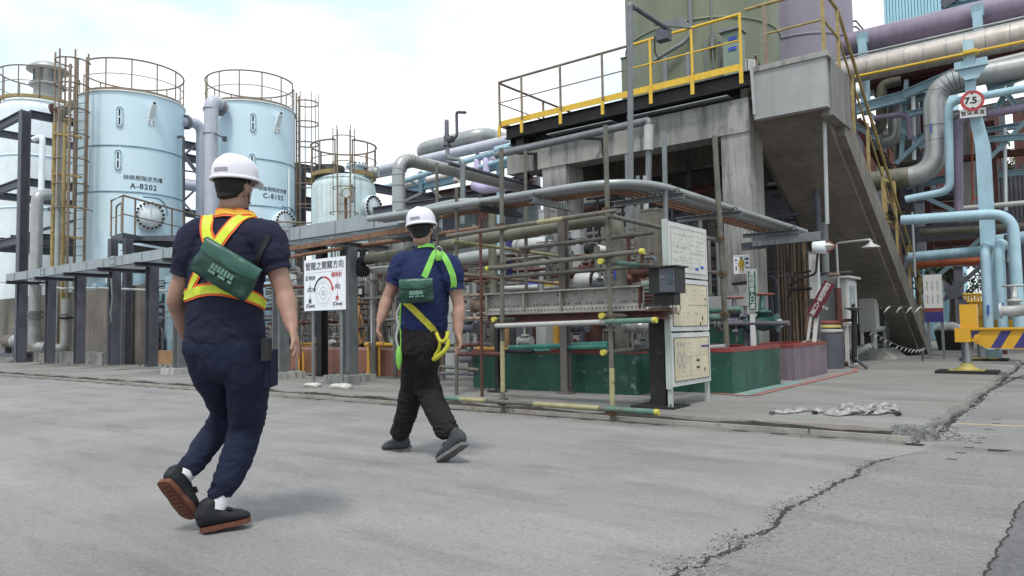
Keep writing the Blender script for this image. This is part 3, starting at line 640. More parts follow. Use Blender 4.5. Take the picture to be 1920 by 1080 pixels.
def lug(th, c, r, a, z):
    p, q = rad(c, r, a, z); t = Vector((-q.y,q.x,0))
    f = part('lifting_bracket', MB().obox(p+q*.012+Vector((0,0,-.3)), t*.13, Vector((0,0,.2)), q*.012), tankwhite, th)
    part('bracket_arm', MB().prism([p+t*.09+q*.02+Vector((0,0,-.3)), p+t*.09+q*.26+Vector((0,0,.12)), p+t*.09+q*.26+Vector((0,0,.3)), p+t*.09+q*.02+Vector((0,0,.12))], t*(-.18)), tankwhite, f)
    part('bracket_eye', MB().cyl(p+q*.265+Vector((0,0,.2)), p+q*.275+Vector((0,0,.2)), .045, 12), blacksteel, f)
    m_ = MB()
    for i in (-1,1):
        for j in (-.38,-.45): m_.cyl(p+t*(.07*i)+q*.02+Vector((0,0,j)), p+t*(.07*i)+q*.04+Vector((0,0,j)), .02, 6)
    part('bracket_bolts', m_, blacksteel, f, kind='stuff')
def side(c, d, a_of=None):      # angle on a tank for a picture column at its front
    return None
def tank_base(th, c, r, zb, m_, n=6, fc=None):
    part('cone_bottom', MB().lathe((c.x,c.y,0), (0,0,1), [(.25,zb-.9),(r,zb)], 40, cap=False), m_, th)
    for k in range(n):
        a = fc+2*math.pi*(k+.5)/n; q = Vector((math.cos(a), math.sin(a), 0))*(r-.12)
        part('leg', MB().box((c.x+q.x-.13,c.y+q.y-.13,.3), (c.x+q.x+.13,c.y+q.y+.13,zb+.3)), paleblue, th)
    part('plinth', MB().lathe((c.x,c.y,0), (0,0,1), [(r+.3,.08),(r+.3,.3)], 32), concrete_old, th)

c1 = P(245,400,d=26); q1, f1 = facing(c1); R1 = 1.73; T1 = 9.12
t1 = thing('storage_tank', 'pale blue tank lettered A-8202 with bolted round manway', 'tank', (c1.x,c1.y,.08))
shell(t1, c1, R1, 2.3, T1, tankblue, (7.28,5.72)); part('roof', MB().lathe((c1.x,c1.y,0), (0,0,1), [(R1,T1),(R1+.05,T1+.01),(R1+.05,T1+.05),(.2,T1+.3)], 64), tankwhite, t1)
tank_base(t1, c1, R1, 2.3, steelblue, 6, f1)
def ang(c, r, fa, u):     # angle on the drum whose front point shows at picture column u
    best = None
    for k in range(-85, 86):
        a = fa+math.radians(k); p = Vector((c.x+math.cos(a)*r, c.y+math.sin(a)*r, 5)); q = p-CAMPOS
        uu = 960+F*q.dot(RT)/q.dot(FW)
        if best is None or abs(uu-u) < best[0]: best = (abs(uu-u), a)
    return best[1]
a_s = ang(c1, R1, f1, 222); slot(t1, c1, R1, a_s, 8.25); slot(t1, c1, R1, ang(c1, R1, f1, 220), 6.78)
lug(t1, c1, R1, ang(c1, R1, f1, 281), 8.6); manway(t1, c1, R1, ang(c1, R1, f1, 277), 4.92)
aw = ang(c1, R1, f1, 270)
text('除鉻樹脂逆洗槽', .18, 6.2, (1,0,0), (0,0,1), inkblack, t1, bold=.0005, wrap=(c1, R1, aw)); text('A-8202', .25, 5.92, (1,0,0), (0,0,1), inkblack, t1, bold=.004, sp=1.15, wrap=(c1, R1, aw))
p, q = rad(c1, R1, ang(c1, R1, f1, 186), 2.95); t_ = Vector((-q.y,q.x,0)); part('step_bracket', MB().obox(p+q*.12, t_*.25, Vector((0,0,.03)), q*.14), tankwhite, t1)
part('rain_pipe', MB().tube([rad(c1,R1,ang(c1,R1,f1,166),7.2,.06)[0], rad(c1,R1,ang(c1,R1,f1,166),5.9,.06)[0]], .05), tankwhite, t1)
ring_rail('tank_handrail', 'brown ring handrail on the tank lettered A-8202', 'handrail', c1, R1-.03, T1+.06, 1.1, railrust, f1-math.radians(55), f1+math.radians(245), 12)
lb = rad(c1, R1, ang(c1, R1, f1, 165), 0, .3)[0]
ladder('cage_ladder', 'rusty cage ladder up the left side of the A-8202 tank', lb, Vector((math.cos(f1-.75), math.sin(f1-.75), 0)), .1, 9.2, 5.0, railrust, .40, ztop=10.2, strapm=railrust, cage=.5)
# second ladder cage and ochre pipes left of it
for k, (u, r_, m_, l_) in enumerate(((104,.07,oliverail,'ochre riser pipe nearest the grey frame'), (113,.085,cladding,'thick grey riser pipe between the ochre ones'), (123,.06,oliverail,'ochre riser pipe in the middle of the cluster'), (133,.045,railrust,'thin brown riser pipe beside the cage ladder'))):
    a = P(u-1,230 if k != 3 else 120,d=23.6-.1*k); solo('riser_pipe', l_, 'pipe', MB().tube([Vector((a.x,a.y,.1)), a], r_), m_)
for v in (250,325,383,440,500):
    a = P(100,v,d=23.4); b = P(152,v+7,d=23.4); solo('pipe_support', 'ochre cross bracket tying the riser pipes, level %s' % {250:'highest',325:'second',383:'third',440:'fourth',500:'lowest'}[v], 'bracket', MB().bar(a, b, .12, .07), oliverail)
ve = thing('valve', 'rust stained pipe elbow and valve between the two left tanks', 'valve', P(120,212,d=24))
part('elbow', MB().tube(rounded([P(136,195,d=25), P(112,214,d=24), P(112,245,d=24)], .3), .15), oliveclad, ve); part('flange', MB().cyl(P(100,208,d=24), P(103,207,d=24), .24), redbrown, ve)
part('handwheel', MB().tube(circle(P(128,226,d=23.6), .14, 14), .02, 6, closed=True), oliverail, ve)

c2 = P(469,400,d=28); q2, f2 = facing(c2); R2 = 1.66; T2 = 9.38
t2 = thing('storage_tank', 'pale blue tank lettered C-8102 behind the nearer worker', 'tank', (c2.x,c2.y,.08))
shell(t2, c2, R2, 2.3, T2, tankblue, (7.28,5.55)); part('roof', MB().lathe((c2.x,c2.y,0), (0,0,1), [(R2,T2),(R2+.05,T2+.01),(R2+.05,T2+.05),(.2,T2+.3)], 64), tankwhite, t2)
tank_base(t2, c2, R2, 2.3, steelblue, 6, f2)
slot(t2, c2, R2, ang(c2, R2, f2, 473), 8.6); slot(t2, c2, R2, ang(c2, R2, f2, 472), 7.1); lug(t2, c2, R2, ang(c2, R2, f2, 519), 8.85); manway(t2, c2, R2, ang(c2, R2, f2, 526), 4.95, .48)
aw = ang(c2, R2, f2, 514)
text('除鉻樹脂逆洗槽', .17, 6.18, (1,0,0), (0,0,1), inkblack, t2, bold=.0005, wrap=(c2, R2, aw)); text('C-8102', .25, 5.92, (1,0,0), (0,0,1), inkblack, t2, bold=.004, sp=1.15, wrap=(c2, R2, aw))
part('side_pipe', MB().tube([rad(c2,R2,ang(c2,R2,f2,540),7.1,.05)[0], rad(c2,R2,ang(c2,R2,f2,540),5.5,.05)[0]], .04), tankwhite, t2)
ring_rail('tank_handrail', 'brown ring handrail on the tank lettered C-8102', 'handrail', c2, R2-.03, T2+.06, 1.1, railrust, f2+math.radians(95), f2+math.radians(430), 13)
lb = rad(c2, R2, ang(c2, R2, f2, 549)+.35, 0, .1)[0]
ladder('cage_ladder', 'tall caged ladder on the right of the C-8102 tank', lb, Vector((.75,.66,0)), 2, 9.5, 4.2, railrust, .42, ztop=10.3, cage=.46)

c3 = P(645,380,d=25); q3, f3 = facing(c3); R3 = 1.08; T3 = 5.75
t3 = thing('storage_tank', 'small domed pale tank with rust runs between the big tank and the grey pipe', 'tank', (c3.x,c3.y,.08))
rustank = mat('rust_streaked_tank', (.60,.75,.77), .5, var=.1, scale=2, streak=.45, streakcol=(.38,.22,.12), bump=.04)
part('shell', MB().lathe((c3.x,c3.y,0), (0,0,1), [(R3,1.8),(R3,T3),(R3*.97,T3+.16),(R3*.85,T3+.34),(R3*.6,T3+.46),(.05,T3+.52)], 56), rustank, t3)
tank_base(t3, c3, R3, 1.8, steelblue, 4, f3)
manway(t3, c3, R3, ang(c3, R3, f3, 690), 5.02, .42, False)
nz_ = rad(c3, .55, f3+.9, T3+.3)[0]; part('nozzle', MB().lathe(nz_, (0,0,1), [(.26,0),(.26,.42),(.36,.42),(.36,.5),(.02,.55)], 28), tankblue, t3)
m_ = MB()
for k in range(16): a = 2*math.pi*k/16; m_.cyl(nz_+Vector((math.cos(a)*.31,math.sin(a)*.31,.5)), nz_+Vector((math.cos(a)*.31,math.sin(a)*.31,.56)), .025, 6)
part('nozzle_bolts', m_, blacksteel, t3, kind='stuff')
part('vent_hood', MB().lathe(rad(c3, .5, f3-1.2, T3+.35)[0], (0,0,1), [(.5,0),(.5,.4),(.3,.45)], 28), blacksteel, t3)
part('side_nozzle', MB().cyl(rad(c3,.3,f3+1.3,T3+.5)[0], rad(c3,1.2,f3+1.3,T3+.6)[0], .2), cladding, t3)
ring_rail('tank_handrail', 'ring handrail with olive deck ring on the small domed tank', 'handrail', c3, R3+.02, T3+.42, 1.08, railrust, f3+math.radians(15), f3+math.radians(345), 12, kickm=oliverail)
ladder('cage_ladder', 'small cage ladder with flared bottom hoop in front of the domed tank', rad(c3, R3, f3, 0, .25)[0], q3, .1, 6.2, 4.7, railrust, .4, ztop=7.5, cage=.36, nstrap=4, thin=True)
vv = thing('valve', 'round gauge and valve mounted on the small domed tank', 'valve', P(652,360,d=23.4))
part('dial', MB().cyl(P(650,362,d=23.4), P(650,362,d=23.3), .12, 20), tankwhite, vv); part('rim', MB().tube([P(650+9*math.cos(a), 362+9*math.sin(a), d=23.3) for a in [k*math.pi/10 for k in range(20)]], .02, 6, closed=True), oliverail, vv)
part('stem', MB().tube([P(648,372,d=23.4), P(649,432,d=23.4)], .05), rustpipe, vv); part('body', MB().cyl(P(660,350,d=23.4), P(660,378,d=23.4), .09, 12), cladding, vv)
part('bracket_arm', MB().bar(P(660,346,d=23.4), P(660,380,d=23.4), .04, .03), blacksteel, vv)

c0 = P(70,400,d=30); q0, f0 = facing(c0); R0 = 1.45; T0 = 9.95
t0 = thing('storage_tank', 'whitish domed tank with a round roof vent at far left', 'tank', (c0.x,c0.y,.08))
part('shell', MB().lathe((c0.x,c0.y,0), (0,0,1), [(R0,2),(R0,T0),(R0*.98,T0+.2),(R0*.9,T0+.42),(R0*.7,T0+.6),(.05,T0+.68)], 56), tankwhite, t0)
for z in (8.1,6.0,4.6): part('girth_weld', MB().lathe((c0.x,c0.y,0), (0,0,1), [(R0,z-.04),(R0+.03,z-.015),(R0+.03,z+.015),(R0,z+.04)], 56, cap=False), tankblue, t0)
tank_base(t0, c0, R0, 2.0, steelblue, 4, f0)
vs_ = Vector((c0.x+.15,c0.y+.25,0)); part('vent_stack', MB().lathe(vs_, (0,0,1), [(.52,10.5),(.52,11.95),(.78,11.95),(.78,12.03),(.5,12.25)], 36), cladding, t0); part('vent_flange', MB().lathe(vs_, (0,0,1), [(.68,11.3),(.68,11.38)], 36), cladding, t0)
for k in range(8): a = k*math.pi/4; o_ = vs_+Vector((math.cos(a)*.54, math.sin(a)*.54, 0)); part('vent_rib', MB().bar(o_+Vector((0,0,11.4)), o_+Vector((0,0,11.95)), .05, .03), greysteel, t0)
ring_rail('tank_handrail', 'grey ring handrail round the vented tank at far left', 'handrail', c0, R0-.02, T0+.5, 1.25, railrust, f0, f0+2*math.pi, 13, kickm=oliverail)
cx_ = P(-30,300,d=31); tx = thing('storage_tank', 'edge of another pale tank cut by the left border', 'tank', (cx_.x,cx_.y,.08)); shell(tx, cx_, .8, .3, 9.5, tankblue)
ring_rail('tank_handrail', 'handrail fragment at the left border beyond the vented tank', 'handrail', cx_, .8, 9.5, 1.2, railrust, f0, f0+2*math.pi, 9, kick=False)

# pipes joining the tanks
solo('pipe', 'white pipe bent from the A-8202 tank down between the two blue tanks', 'pipe', MB().tube(rounded([P(334,228,d=26.5), P(378,231,d=27.2), P(377,410,d=27.2)], .5, 8), .19), lavender)
solo('pipe_flange', 'bolted flange on the pipe leaving the A-8202 tank', 'flange', MB().cyl(P(347,229,d=26.7), P(352,229,d=26.8), .27), greysteel)
gp = thing('pipe', 'thick grey pipe with elbow on the left of the C-8102 tank', 'pipe', P(395,400,d=26))
part('run', MB().tube(rounded([P(420,203,d=26.4), P(396,186,d=25.8), P(397,470,d=25.8)], .35, 8), .24, 16), lavender, gp)
part('flange', MB().cyl(P(411,201,d=26.2), P(416,203,d=26.3), .3), greysteel, gp)
for v in (203,250): part('band', MB().cyl(P(395,v,d=25.8), P(395,v+2,d=25.8), .255), greysteel, gp)
part('support_arm', MB().bar(P(402,250,d=25.6), P(422,260,d=25.6), .07, .05), darksteel, gp); part('support_foot', MB().bar(P(421,256,d=25.6), P(421,265,d=25.6), .12, .12), darksteel, gp)
solo('vent_pipe', 'thin dark hooked vent pipe between the blue tanks', 'pipe', MB().tube(rounded([P(334,257,d=26), P(344,255,d=26), P(345,440,d=26)], .15), .05), darksteel)
pb_ = thing('pipe', 'pale upright pipe in front of the vented tank ending in a grey elbow', 'pipe', P(70,400,d=22))
part('thin_run', MB().tube(rounded([P(62,262,d=22.5), P(80,255,d=22.5), P(77,368,d=22.3)], .2), .085), tankwhite, pb_)
part('wide_run', MB().tube(rounded([P(90,366,d=22.4), P(70,366,d=22), P(64,650,d=22), P(86,652,d=22)], .35), .17), cladding, pb_)
part('flange', MB().cyl(P(62,583,d=22), P(62,588,d=22), .27), greysteel, pb_); part('flange', MB().cyl(P(62,592,d=22), P(62,597,d=22), .27), greysteel, pb_)
pb2 = thing('pipe', 'grey upright pipe with valve right of the elbowed pipe', 'pipe', P(124,600,d=21)); part('run', MB().tube(rounded([P(124,560,d=21), P(122,652,d=21), P(100,652,d=21)], .3), .12), cladding, pb2)
part('flange', MB().cyl(P(123,594,d=21), P(123,598,d=21), .2), blacksteel, pb2); part('handwheel', MB().tube(circle(P(118,590,d=20.8), .13, 14), .02, 6, closed=True), darksteel, pb2)

# ================================================================ DARK STEEL FRAMES
fr = thing('frame_tower', 'dark grey steel frame in front of the vented tank at far left', 'frame', P(40,650,d=24))
A0 = P(47,212,d=24); B0 = Vector((A0.x-3.4,A0.y,A0.z)); C0 = Vector((A0.x,A0.y+4,A0.z)); D0 = Vector((A0.x-3.4,A0.y+4,A0.z))
for q in (A0,B0,C0,D0): part('column', MB().hbeam((q.x,q.y,.08), (q.x,q.y,A0.z+.08), .28, .28, .03, up=(0,1,0)), darksteel, fr)
for z in (A0.z, 6.0, 4.1):
    for a, b in ((A0,B0),(C0,D0)): part('beam', MB().hbeam((a.x-.14,a.y,z), (b.x,b.y,z), .16, .26, .025), darksteel, fr)
    for a, b in ((A0,C0),(B0,D0)): part('beam', MB().hbeam((a.x,a.y+.14,z), (b.x,b.y,z), .16, .26, .025), darksteel, fr)
for x in (0,-1.0,-2.0,-3.0): part('joist', MB().hbeam((A0.x+x-.4,A0.y+.1,4.3), (A0.x+x-.4,C0.y,4.3), .12, .14, .02), darksteel, fr)
part('brace', MB().bar((A0.x,A0.y+.2,4.3), (A0.x,C0.y,5.9), .1), darksteel, fr)
fr2 = thing('frame_tower', 'dark braced steel frame seen between the two lettered tanks', 'frame', P(360,450,d=31))
for v in (268,292,395,430): part('beam', MB().hbeam(P(330,v,d=31), P(392,v+12,d=32), .2, .32, .03), darksteel, fr2)
for v in (345,): part('beam', MB().tube([P(330,v,d=30), P(380,v+6,d=30.5)], .22), lavender, fr2, 'grey lavender pipe lying on the frame')
part('brace', MB().bar(P(333,275,d=31), P(385,345,d=31.4), .14), darksteel, fr2); part('brace', MB().bar(P(335,300,d=31), P(378,262,d=31.4), .08), darksteel, fr2)
part('brace', MB().bar(P(335,385,d=31), P(370,352,d=31.4), .08), darksteel, fr2); part('column', MB().hbeam(P(388,265,d=31), P(386,640,d=31), .3, .3, .03, up=(0,1,0)), darksteel, fr2)
for v in (300,318,335): part('tray', MB().bar(P(330,v,d=33), P(392,v+8,d=34), .1, .05), darksteel, fr2)
solo('caution_bar', 'yellow and black striped bar leaning between the tanks', 'bar', MB().bar(P(343,378,d=24), P(364,402,d=24), .1, .05), darksteel)
fr3 = thing('frame_tower', 'dark steel frame with olive beams behind the caged ladder', 'frame', P(600,450,d=31))
for v, m_ in ((312,darksteel),(335,oliverail),(372,darksteel),(384,darksteel)): part('beam', MB().hbeam(P(552,v,d=31), P(700,v+26,d=33), .2, .3, .03), m_, fr3)
for u in (558,566,600): part('column', MB().hbeam(P(u,315,d=31), P(u,640,d=31), .26, .26, .03, up=(0,1,0)), darksteel, fr3)
part('beam', MB().hbeam(P(700,352,d=27), P(840,378,d=30), .2, .3, .03), darksteel, fr3); part('brace', MB().bar(P(712,400,d=25), P(790,362,d=25), .08), greysteel, fr3)
part('beam', MB().hbeam(P(700,395,d=24), P(860,372,d=24), .2, .2, .03), darksteel, fr3)

# manway access platform with handrail
mp_ = thing('access_platform', 'dark steel platform with bent handrail at the A-8202 manway', 'platform', P(208,443,z=3.87))
k0, k1, k2, k3 = P(208,443,z=3.87), P(230,436,z=3.87), P(392,467,z=3.87), P(392,440,z=3.87)
part('deck', MB().prism([k0,k1,k2,k3], (0,0,-.22)), darksteel, mp_)
hz = Vector((0,0,1.08)); part('top_rail', MB().tube([k0+hz,k1+hz,k2+hz, P(575,418,z=4.95), P(600,417,z=4.95), P(634,409,z=4.95)], .03, 8), railrust, mp_)
part('mid_rail', MB().tube([k0+hz*.5,k1+hz*.5,k2+hz*.5], .018, 8), railrust, mp_)
for a, b, ts in ((k0,k1,(0,.98)), (k1,k2,(.12,.52,.66,1))):
    for t in ts: o_ = a.lerp(b,t); part('post', MB().tube([o_, o_+hz], .028, 8), railrust, mp_)
part('inner_rail', MB().tube(rounded([k0+Vector((.1,.1,.02)), k0+Vector((.1,.1,.9)), k0.lerp(k1,.9)+Vector((0,0,.9)), k0.lerp(k1,.9)+Vector((0,0,.02))], .12), .028, 8), railrust, mp_)
for u in (212,240): o_ = P(u,448,z=3.6); part('leg', MB().hbeam(o_, (o_.x,o_.y,.1), .2, .2, .02, up=(0,1,0)), darksteel, mp_)
part('beam', MB().hbeam(k1+Vector((0,0,-.42)), k2+Vector((0,0,-.42)), .14, .22, .02), greysteel, mp_)

# ================================================================ GALLERY: long channel on H columns
ga = thing('steel_gallery', 'long grey channel gallery running from the left border to the big pipe', 'gallery', (-8.05,7.6,2.5))
xg = [-24.5,-21.74,-17.6,-14.2,-10.9,-8.05]
for a, b in zip(xg, xg[1:]): part('channel', MB().hbeam((a+.01,7.62,2.62), (b-.01,7.62,2.62), .1, .22, .012, kind='C'), gallerysteel, ga); part('channel', MB().hbeam((b-.01,8.5,2.62), (a+.01,8.5,2.62), .1, .22, .012, kind='C'), gallerysteel, ga)
for a in xg[1:-1]:
    part('splice_plate', MB().box((a-.11,7.55,2.5), (a+.11,7.566,2.74)), gallerysteel, ga); m_ = MB()
    for i in (-.07,.07):
        for j in (2.55,2.68): m_.cyl((a+i,7.55,j), (a+i,7.53,j), .015, 6)
    part('splice_bolts', m_, darksteel, ga, kind='stuff')
x = -23.8
while x < -8.2: part('stiffener', MB().box((x-.01,7.553,2.53), (x+.01,7.567,2.71)), gallerysteel, ga); part('rung', MB().box((x-.03,7.68,2.53), (x+.03,8.44,2.57)), gallerysteel, ga); x += .95
part('end_box', MB().box((-8.2,7.5,2.3), (-7.75,8.2,2.5)), darksteel, ga)
UC = [41,95,150,215,285,338,526,654]
desc = ['leftmost dark steel column under the gallery','second column from the left under the gallery','third column from the left under the gallery','fourth column, with a twisted cable strip','fifth column, left of the nearer worker','column mostly hidden by the nearer worker','grey column between the nearer worker and the valve sign','tall grey column right of the valve sign']
for u, ds in zip(UC, desc):
    o_ = P(u,560,y=7.85); h_ = 2.42 if u != 654 else 2.3
    cth = thing('steel_column', ds, 'column', (o_.x,o_.y,.08)); cm = darksteel if u < 300 else greysteel
    part('shaft', MB().hbeam((o_.x,o_.y,.2), (o_.x,o_.y,h_), .2, .22, .014, up=(1,0,0)), cm, cth)
    part('cross_arm', MB().hbeam((o_.x,7.45,h_+.045), (o_.x,8.75,h_+.045), .16, .09, .012), cm, cth)
    if u > 330: part('footing', MB().prism([(o_.x-.32,o_.y-.3,.08),(o_.x+.32,o_.y-.3,.08),(o_.x+.3,o_.y-.28,.2),(o_.x-.3,o_.y-.28,.2)], (0,.6,0)), concrete_old, cth)
    m_ = MB()
    for i in (-.17,.17):
        for j in (-.17,.17): m_.cyl((o_.x+i,o_.y+j,.2), (o_.x+i,o_.y+j,.26), .014, 6)
    part('anchor_bolts', m_, darksteel, cth, kind='stuff')
for u, vt, vb, l_ in ((604,440,712,'black steel post with base plate behind the valve sign'),):
    o_ = P(u,705,z=.08); cth = thing('steel_post', l_, 'post', o_); top = P(u-4,vt,y=o_.y)
    part('shaft', MB().hbeam((o_.x,o_.y,.1), (o_.x,o_.y,top.z), .16, .16, .012, up=(0,1,0)), blacksteel, cth); part('base_plate', MB().box((o_.x-.24,o_.y-.14,.08), (o_.x+.24,o_.y+.14,.1)), blacksteel, cth)
# rusty beams and pipes under the gallery
solo('rusty_beam', 'rusty brown angle beam running under the right end of the gallery', 'beam', MB().hbeam(P(524,470,y=7.2), P(800,425,y=7.2), .06, .075, .01, kind='C'), rustpipe)
solo('rusty_pipe', 'rusty pipe just under the brown angle beam, left part', 'pipe', MB().tube([P(545,482,y=7.5), P(640,466,y=7.5)], .03), rustpipe)
solo('rusty_pipe', 'rusty pipe behind the farther worker at shoulder height', 'pipe', MB().tube([P(665,463,y=8.1), P(900,428,y=8.1)], .04), rustpipe)
solo('water_pipe', 'thin pale pipe crossing behind the gallery columns', 'pipe', MB().tube(rounded([P(-10,528,y=8.3), P(98,535,y=8.3), P(112,541,y=8.3), P(184,540,y=8.3), P(330,546,y=8.3)], .2), .028), whiteclad)
solo('cable_strip', 'loose grey strip hanging beside the fourth column', 'strip', MB().tube([P(208,522,y=7.6), P(211,560,y=7.58), P(207,590,y=7.6), P(210,600,y=7.6), P(206,606,y=7.6)], .02, 6), greysteel)
# low equipment behind the gallery
low = [(10,'concrete wall stub at the left border',(-30,14.2),(-24.2,14.5),2.2,concrete_dark)]
wl = thing('low_wall', 'dark concrete wall at the left border below the gallery', 'wall', (-25,9.6,.08)); part('wall', MB().box((-36,9.6,.08), (-20.6,9.9,2.3)), concrete_dark, wl); part('kerb', MB().box((-34,9.2,.08), (-22.0,9.6,.42)), concrete_old, wl)
wb = thing('back_building', 'long dark plant building closing the yard behind the tanks', 'building', (-30,26,0))
for k in range(46): part('panel', MB().box((-70+k*1.2,26,.08), (-70+k*1.2+1.18,26.3,4.2+.6*((k*7) % 3 == 0))), darksteel if k % 3 else concrete_dark, wb)
part('plinth', MB().box((-70,25.8,.08), (-14.8,26.0,.6)), concrete_old, wb)
for k, (u, v0, v1, r_, m_, l_) in enumerate(((258,505,640,.32,steelblue,'teal drum behind the fourth and fifth columns'), (560,520,640,.3,cladding,'grey vertical vessel behind the valve sign'), (505,540,650,.25,steelblue,'small blue drum right of the nearer worker'))):
    a = P(u,v1,y=11.6 if k == 0 else 11); b = P(u,v0,y=a.y); o_ = thing('drum', l_, 'vessel', (a.x,a.y,.3)); part('shell', MB().lathe((a.x,a.y,0), (0,0,1), [(r_*.5,.35),(r_,.5),(r_,b.z),(r_*.8,b.z+.12),(.02,b.z+.2)], 28), m_, o_)
    for q in (-1,1): part('leg', MB().box((a.x+q*r_*.8-.04,a.y-.04,.08), (a.x+q*r_*.8+.04,a.y+.04,.6)), darksteel, o_)
pcol = [(183,.16,paleblue),(198,.06,steelblue),(232,.1,lavender),(322,.17,paleblue),(345,.08,darksteel)]
for k, (u, w_, m_) in enumerate(pcol):
    o_ = P(u,600,y=10.6 if k else 10.3); solo('support_leg', ['wide pale blue leg left of the fourth column','thin blue leg beside the wide pale one','grey lavender leg right of the fourth column','wide pale blue leg right of the fifth column','slim dark leg beside the nearer worker'][k], 'post', MB().box((o_.x-w_,o_.y-.12,.08), (o_.x+w_,o_.y+.12,2.6)), m_)
def pump(name, label, c, s, mt, mb_, ang_=0):
    th = thing(name, label, 'pump', c); c = Vector(c); ax = Vector((math.cos(ang_), math.sin(ang_), 0)); z = Vector((0,0,.42*s))
    part('motor', MB().lathe(c+z-ax*.45*s, ax, [(.12*s,0),(.17*s,.02*s),(.17*s,.45*s),(.1*s,.5*s)], 20), mt, th); part('shaft_guard', MB().cyl(c+z+ax*.05*s, c+z+ax*.2*s, .06*s), mb_, th)
    part('volute', MB().lathe(c+z+ax*.2*s, ax, [(.1*s,0),(.2*s,.03*s),(.2*s,.15*s),(.08*s,.2*s),(.08*s,.32*s)], 24), mb_, th); part('discharge', MB().cyl(c+z+ax*.28*s, c+z+ax*.28*s+Vector((0,0,.42*s)), .06*s), mb_, th)
    part('flange', MB().cyl(c+z+ax*.28*s+Vector((0,0,.4*s)), c+z+ax*.28*s+Vector((0,0,.44*s)), .1*s), mb_, th); part('baseplate', MB().box(c+Vector((-.55*s,-.18*s,0)), c+Vector((.55*s,.18*s,.1*s))), darksteel, th)
    for q in (-.35,.25): part('foot', MB().box(c+ax*q*s+Vector((-.05*s,-.1*s,.1*s)), c+ax*q*s+Vector((.05*s,.1*s,.3*s))), darksteel, th)
    m_ = MB()
    for k in range(9): m_.lathe(c+z-ax*(.4-.045*k)*s, ax, [(.17*s,0),(.185*s,.005*s),(.185*s,.015*s),(.17*s,.02*s)], 20, cap=False)
    part('cooling_fins', m_, mt, th, kind='stuff'); return th
for (u, v, yy, s, m1, m2, l_) in ((300,652,11.2,1.3,darksteel,cladding,'dark pump behind the fifth gallery column'), (250,655,11,1.0,greysteel,steelblue,'small grey pump on the ochre bund'), (715,640,10.0,.9,whiteclad,cladding,'white pump body above the terracotta bund'), (615,640,10.3,.9,greysteel,whiteclad,'pump behind the valve sign'), (25,655,8.9,1.2,concrete_dark,cladding,'grey pump at the left border'), (555,645,10.0,.9,blacksteel,greysteel,'black pump left of the valve sign posts')):
    o_ = P(u,v,y=yy); pump('pump', l_, (o_.x,o_.y,.25), s, m1, m2)

rr = random.Random(21); m_ = MB()
for k in range(230):
    x_ = rr.uniform(-33,-14.6); y_ = rr.uniform(10.3,13.5); z_ = rr.uniform(.4,2.6); r_ = rr.choice((.02,.035,.05,.07)); L_ = rr.uniform(.4,1.8)
    m_.tube(rounded([(x_-L_,y_,z_),(x_,y_,z_),(x_,y_,max(.1,z_-rr.uniform(.4,2)))], .15, 3), r_, 7)
    if rr.random() < .3: m_.box((x_-.2,y_,.1), (x_+.2,y_+.3,rr.uniform(.5,1.5)))
solo('left_pipework', 'dark tangle of pipes and boxes behind the gallery columns', None, m_, darksteel, kind='stuff')
# ================================================================ BIG CLAD PIPE with elbow, and pipes beyond
bp_ = thing('insulated_pipe', 'large grey clad pipe rising and bending back toward the concrete frame', 'pipe', P(747,395,y=9.))
a0_ = P(748,470,y=9.); a1_ = P(747,305,y=9.); b1_ = P(1012,360,x=a1_.x)
a1_ = Vector((a1_.x,9.0,b1_.z+.02)); a0_.x = a1_.x
part('cladding', MB().tube(rounded([a0_, Vector((a1_.x,9.0,a1_.z-.0)), b1_+Vector((0,.5,0))], .32, 9), .118, 20), cladding, bp_)
for k in range(7):
    t = k/6; a = Vector((a1_.x,9.32-.32*math.cos(t*1.57),a1_.z-.32+.32*math.sin(t*1.57))); d_ = Vector((0,math.sin(t*1.57),math.cos(t*1.57))); part('seam', MB().cyl(a-d_*.006, a+d_*.006, .124, 20), greysteel, bp_)
for k in range(5): o_ = Vector((a1_.x,9.6+k*.8,a1_.z)); part('seam', MB().cyl(o_, o_+Vector((0,.012,0)), .124, 20), greysteel, bp_)
for z in (2.9,3.2,3.5): o_ = Vector((a1_.x,9,z)); part('seam', MB().cyl(o_, o_+Vector((0,0,.012)), .124, 20), greysteel, bp_)
x_ = a1_.x+.2; solo('pipe', 'dark bare pipe running back above the large clad pipe', 'pipe', MB().tube([P(842,306,x=x_), P(1012,352,x=x_)], .04), darksteel)
vp = thing('relief_valve', 'grey relief valve with cranked vent pipe against the sky', 'valve', P(840,300,y=8.4))
part('inlet_pipe', MB().tube(rounded([P(839,262,y=8.4), P(839,297,y=8.4), P(862,299,y=8.4), P(869,306,y=8.4), P(868,420,y=8.4)], .08), .032), greysteel, vp)
part('body', MB().lathe(P(838,275,y=8.4), (0,0,1), [(.03,0),(.06,.0),(.06,.03),(.035,.04),(.05,.1),(.05,.16),(.035,.2),(.035,.42),(.02,.43)], 16), darksteel, vp)
part('spindle', MB().cyl(P(837,240,y=8.4), P(837,224,y=8.4), .014), darksteel, vp); part('outlet_flange', MB().cyl(P(842,262,y=8.4), P(849,261,y=8.4), .055), darksteel, vp)
part('vent_pipe', MB().tube(rounded([P(848,262,y=8.4), P(857,255,y=8.4), P(856,210,y=8.4), P(873,211,y=8.4)], .05), .024), darksteel, vp)
part('stand', MB().cyl(P(868,306,y=8.45), P(868,420,y=8.45), .045), greysteel, vp)
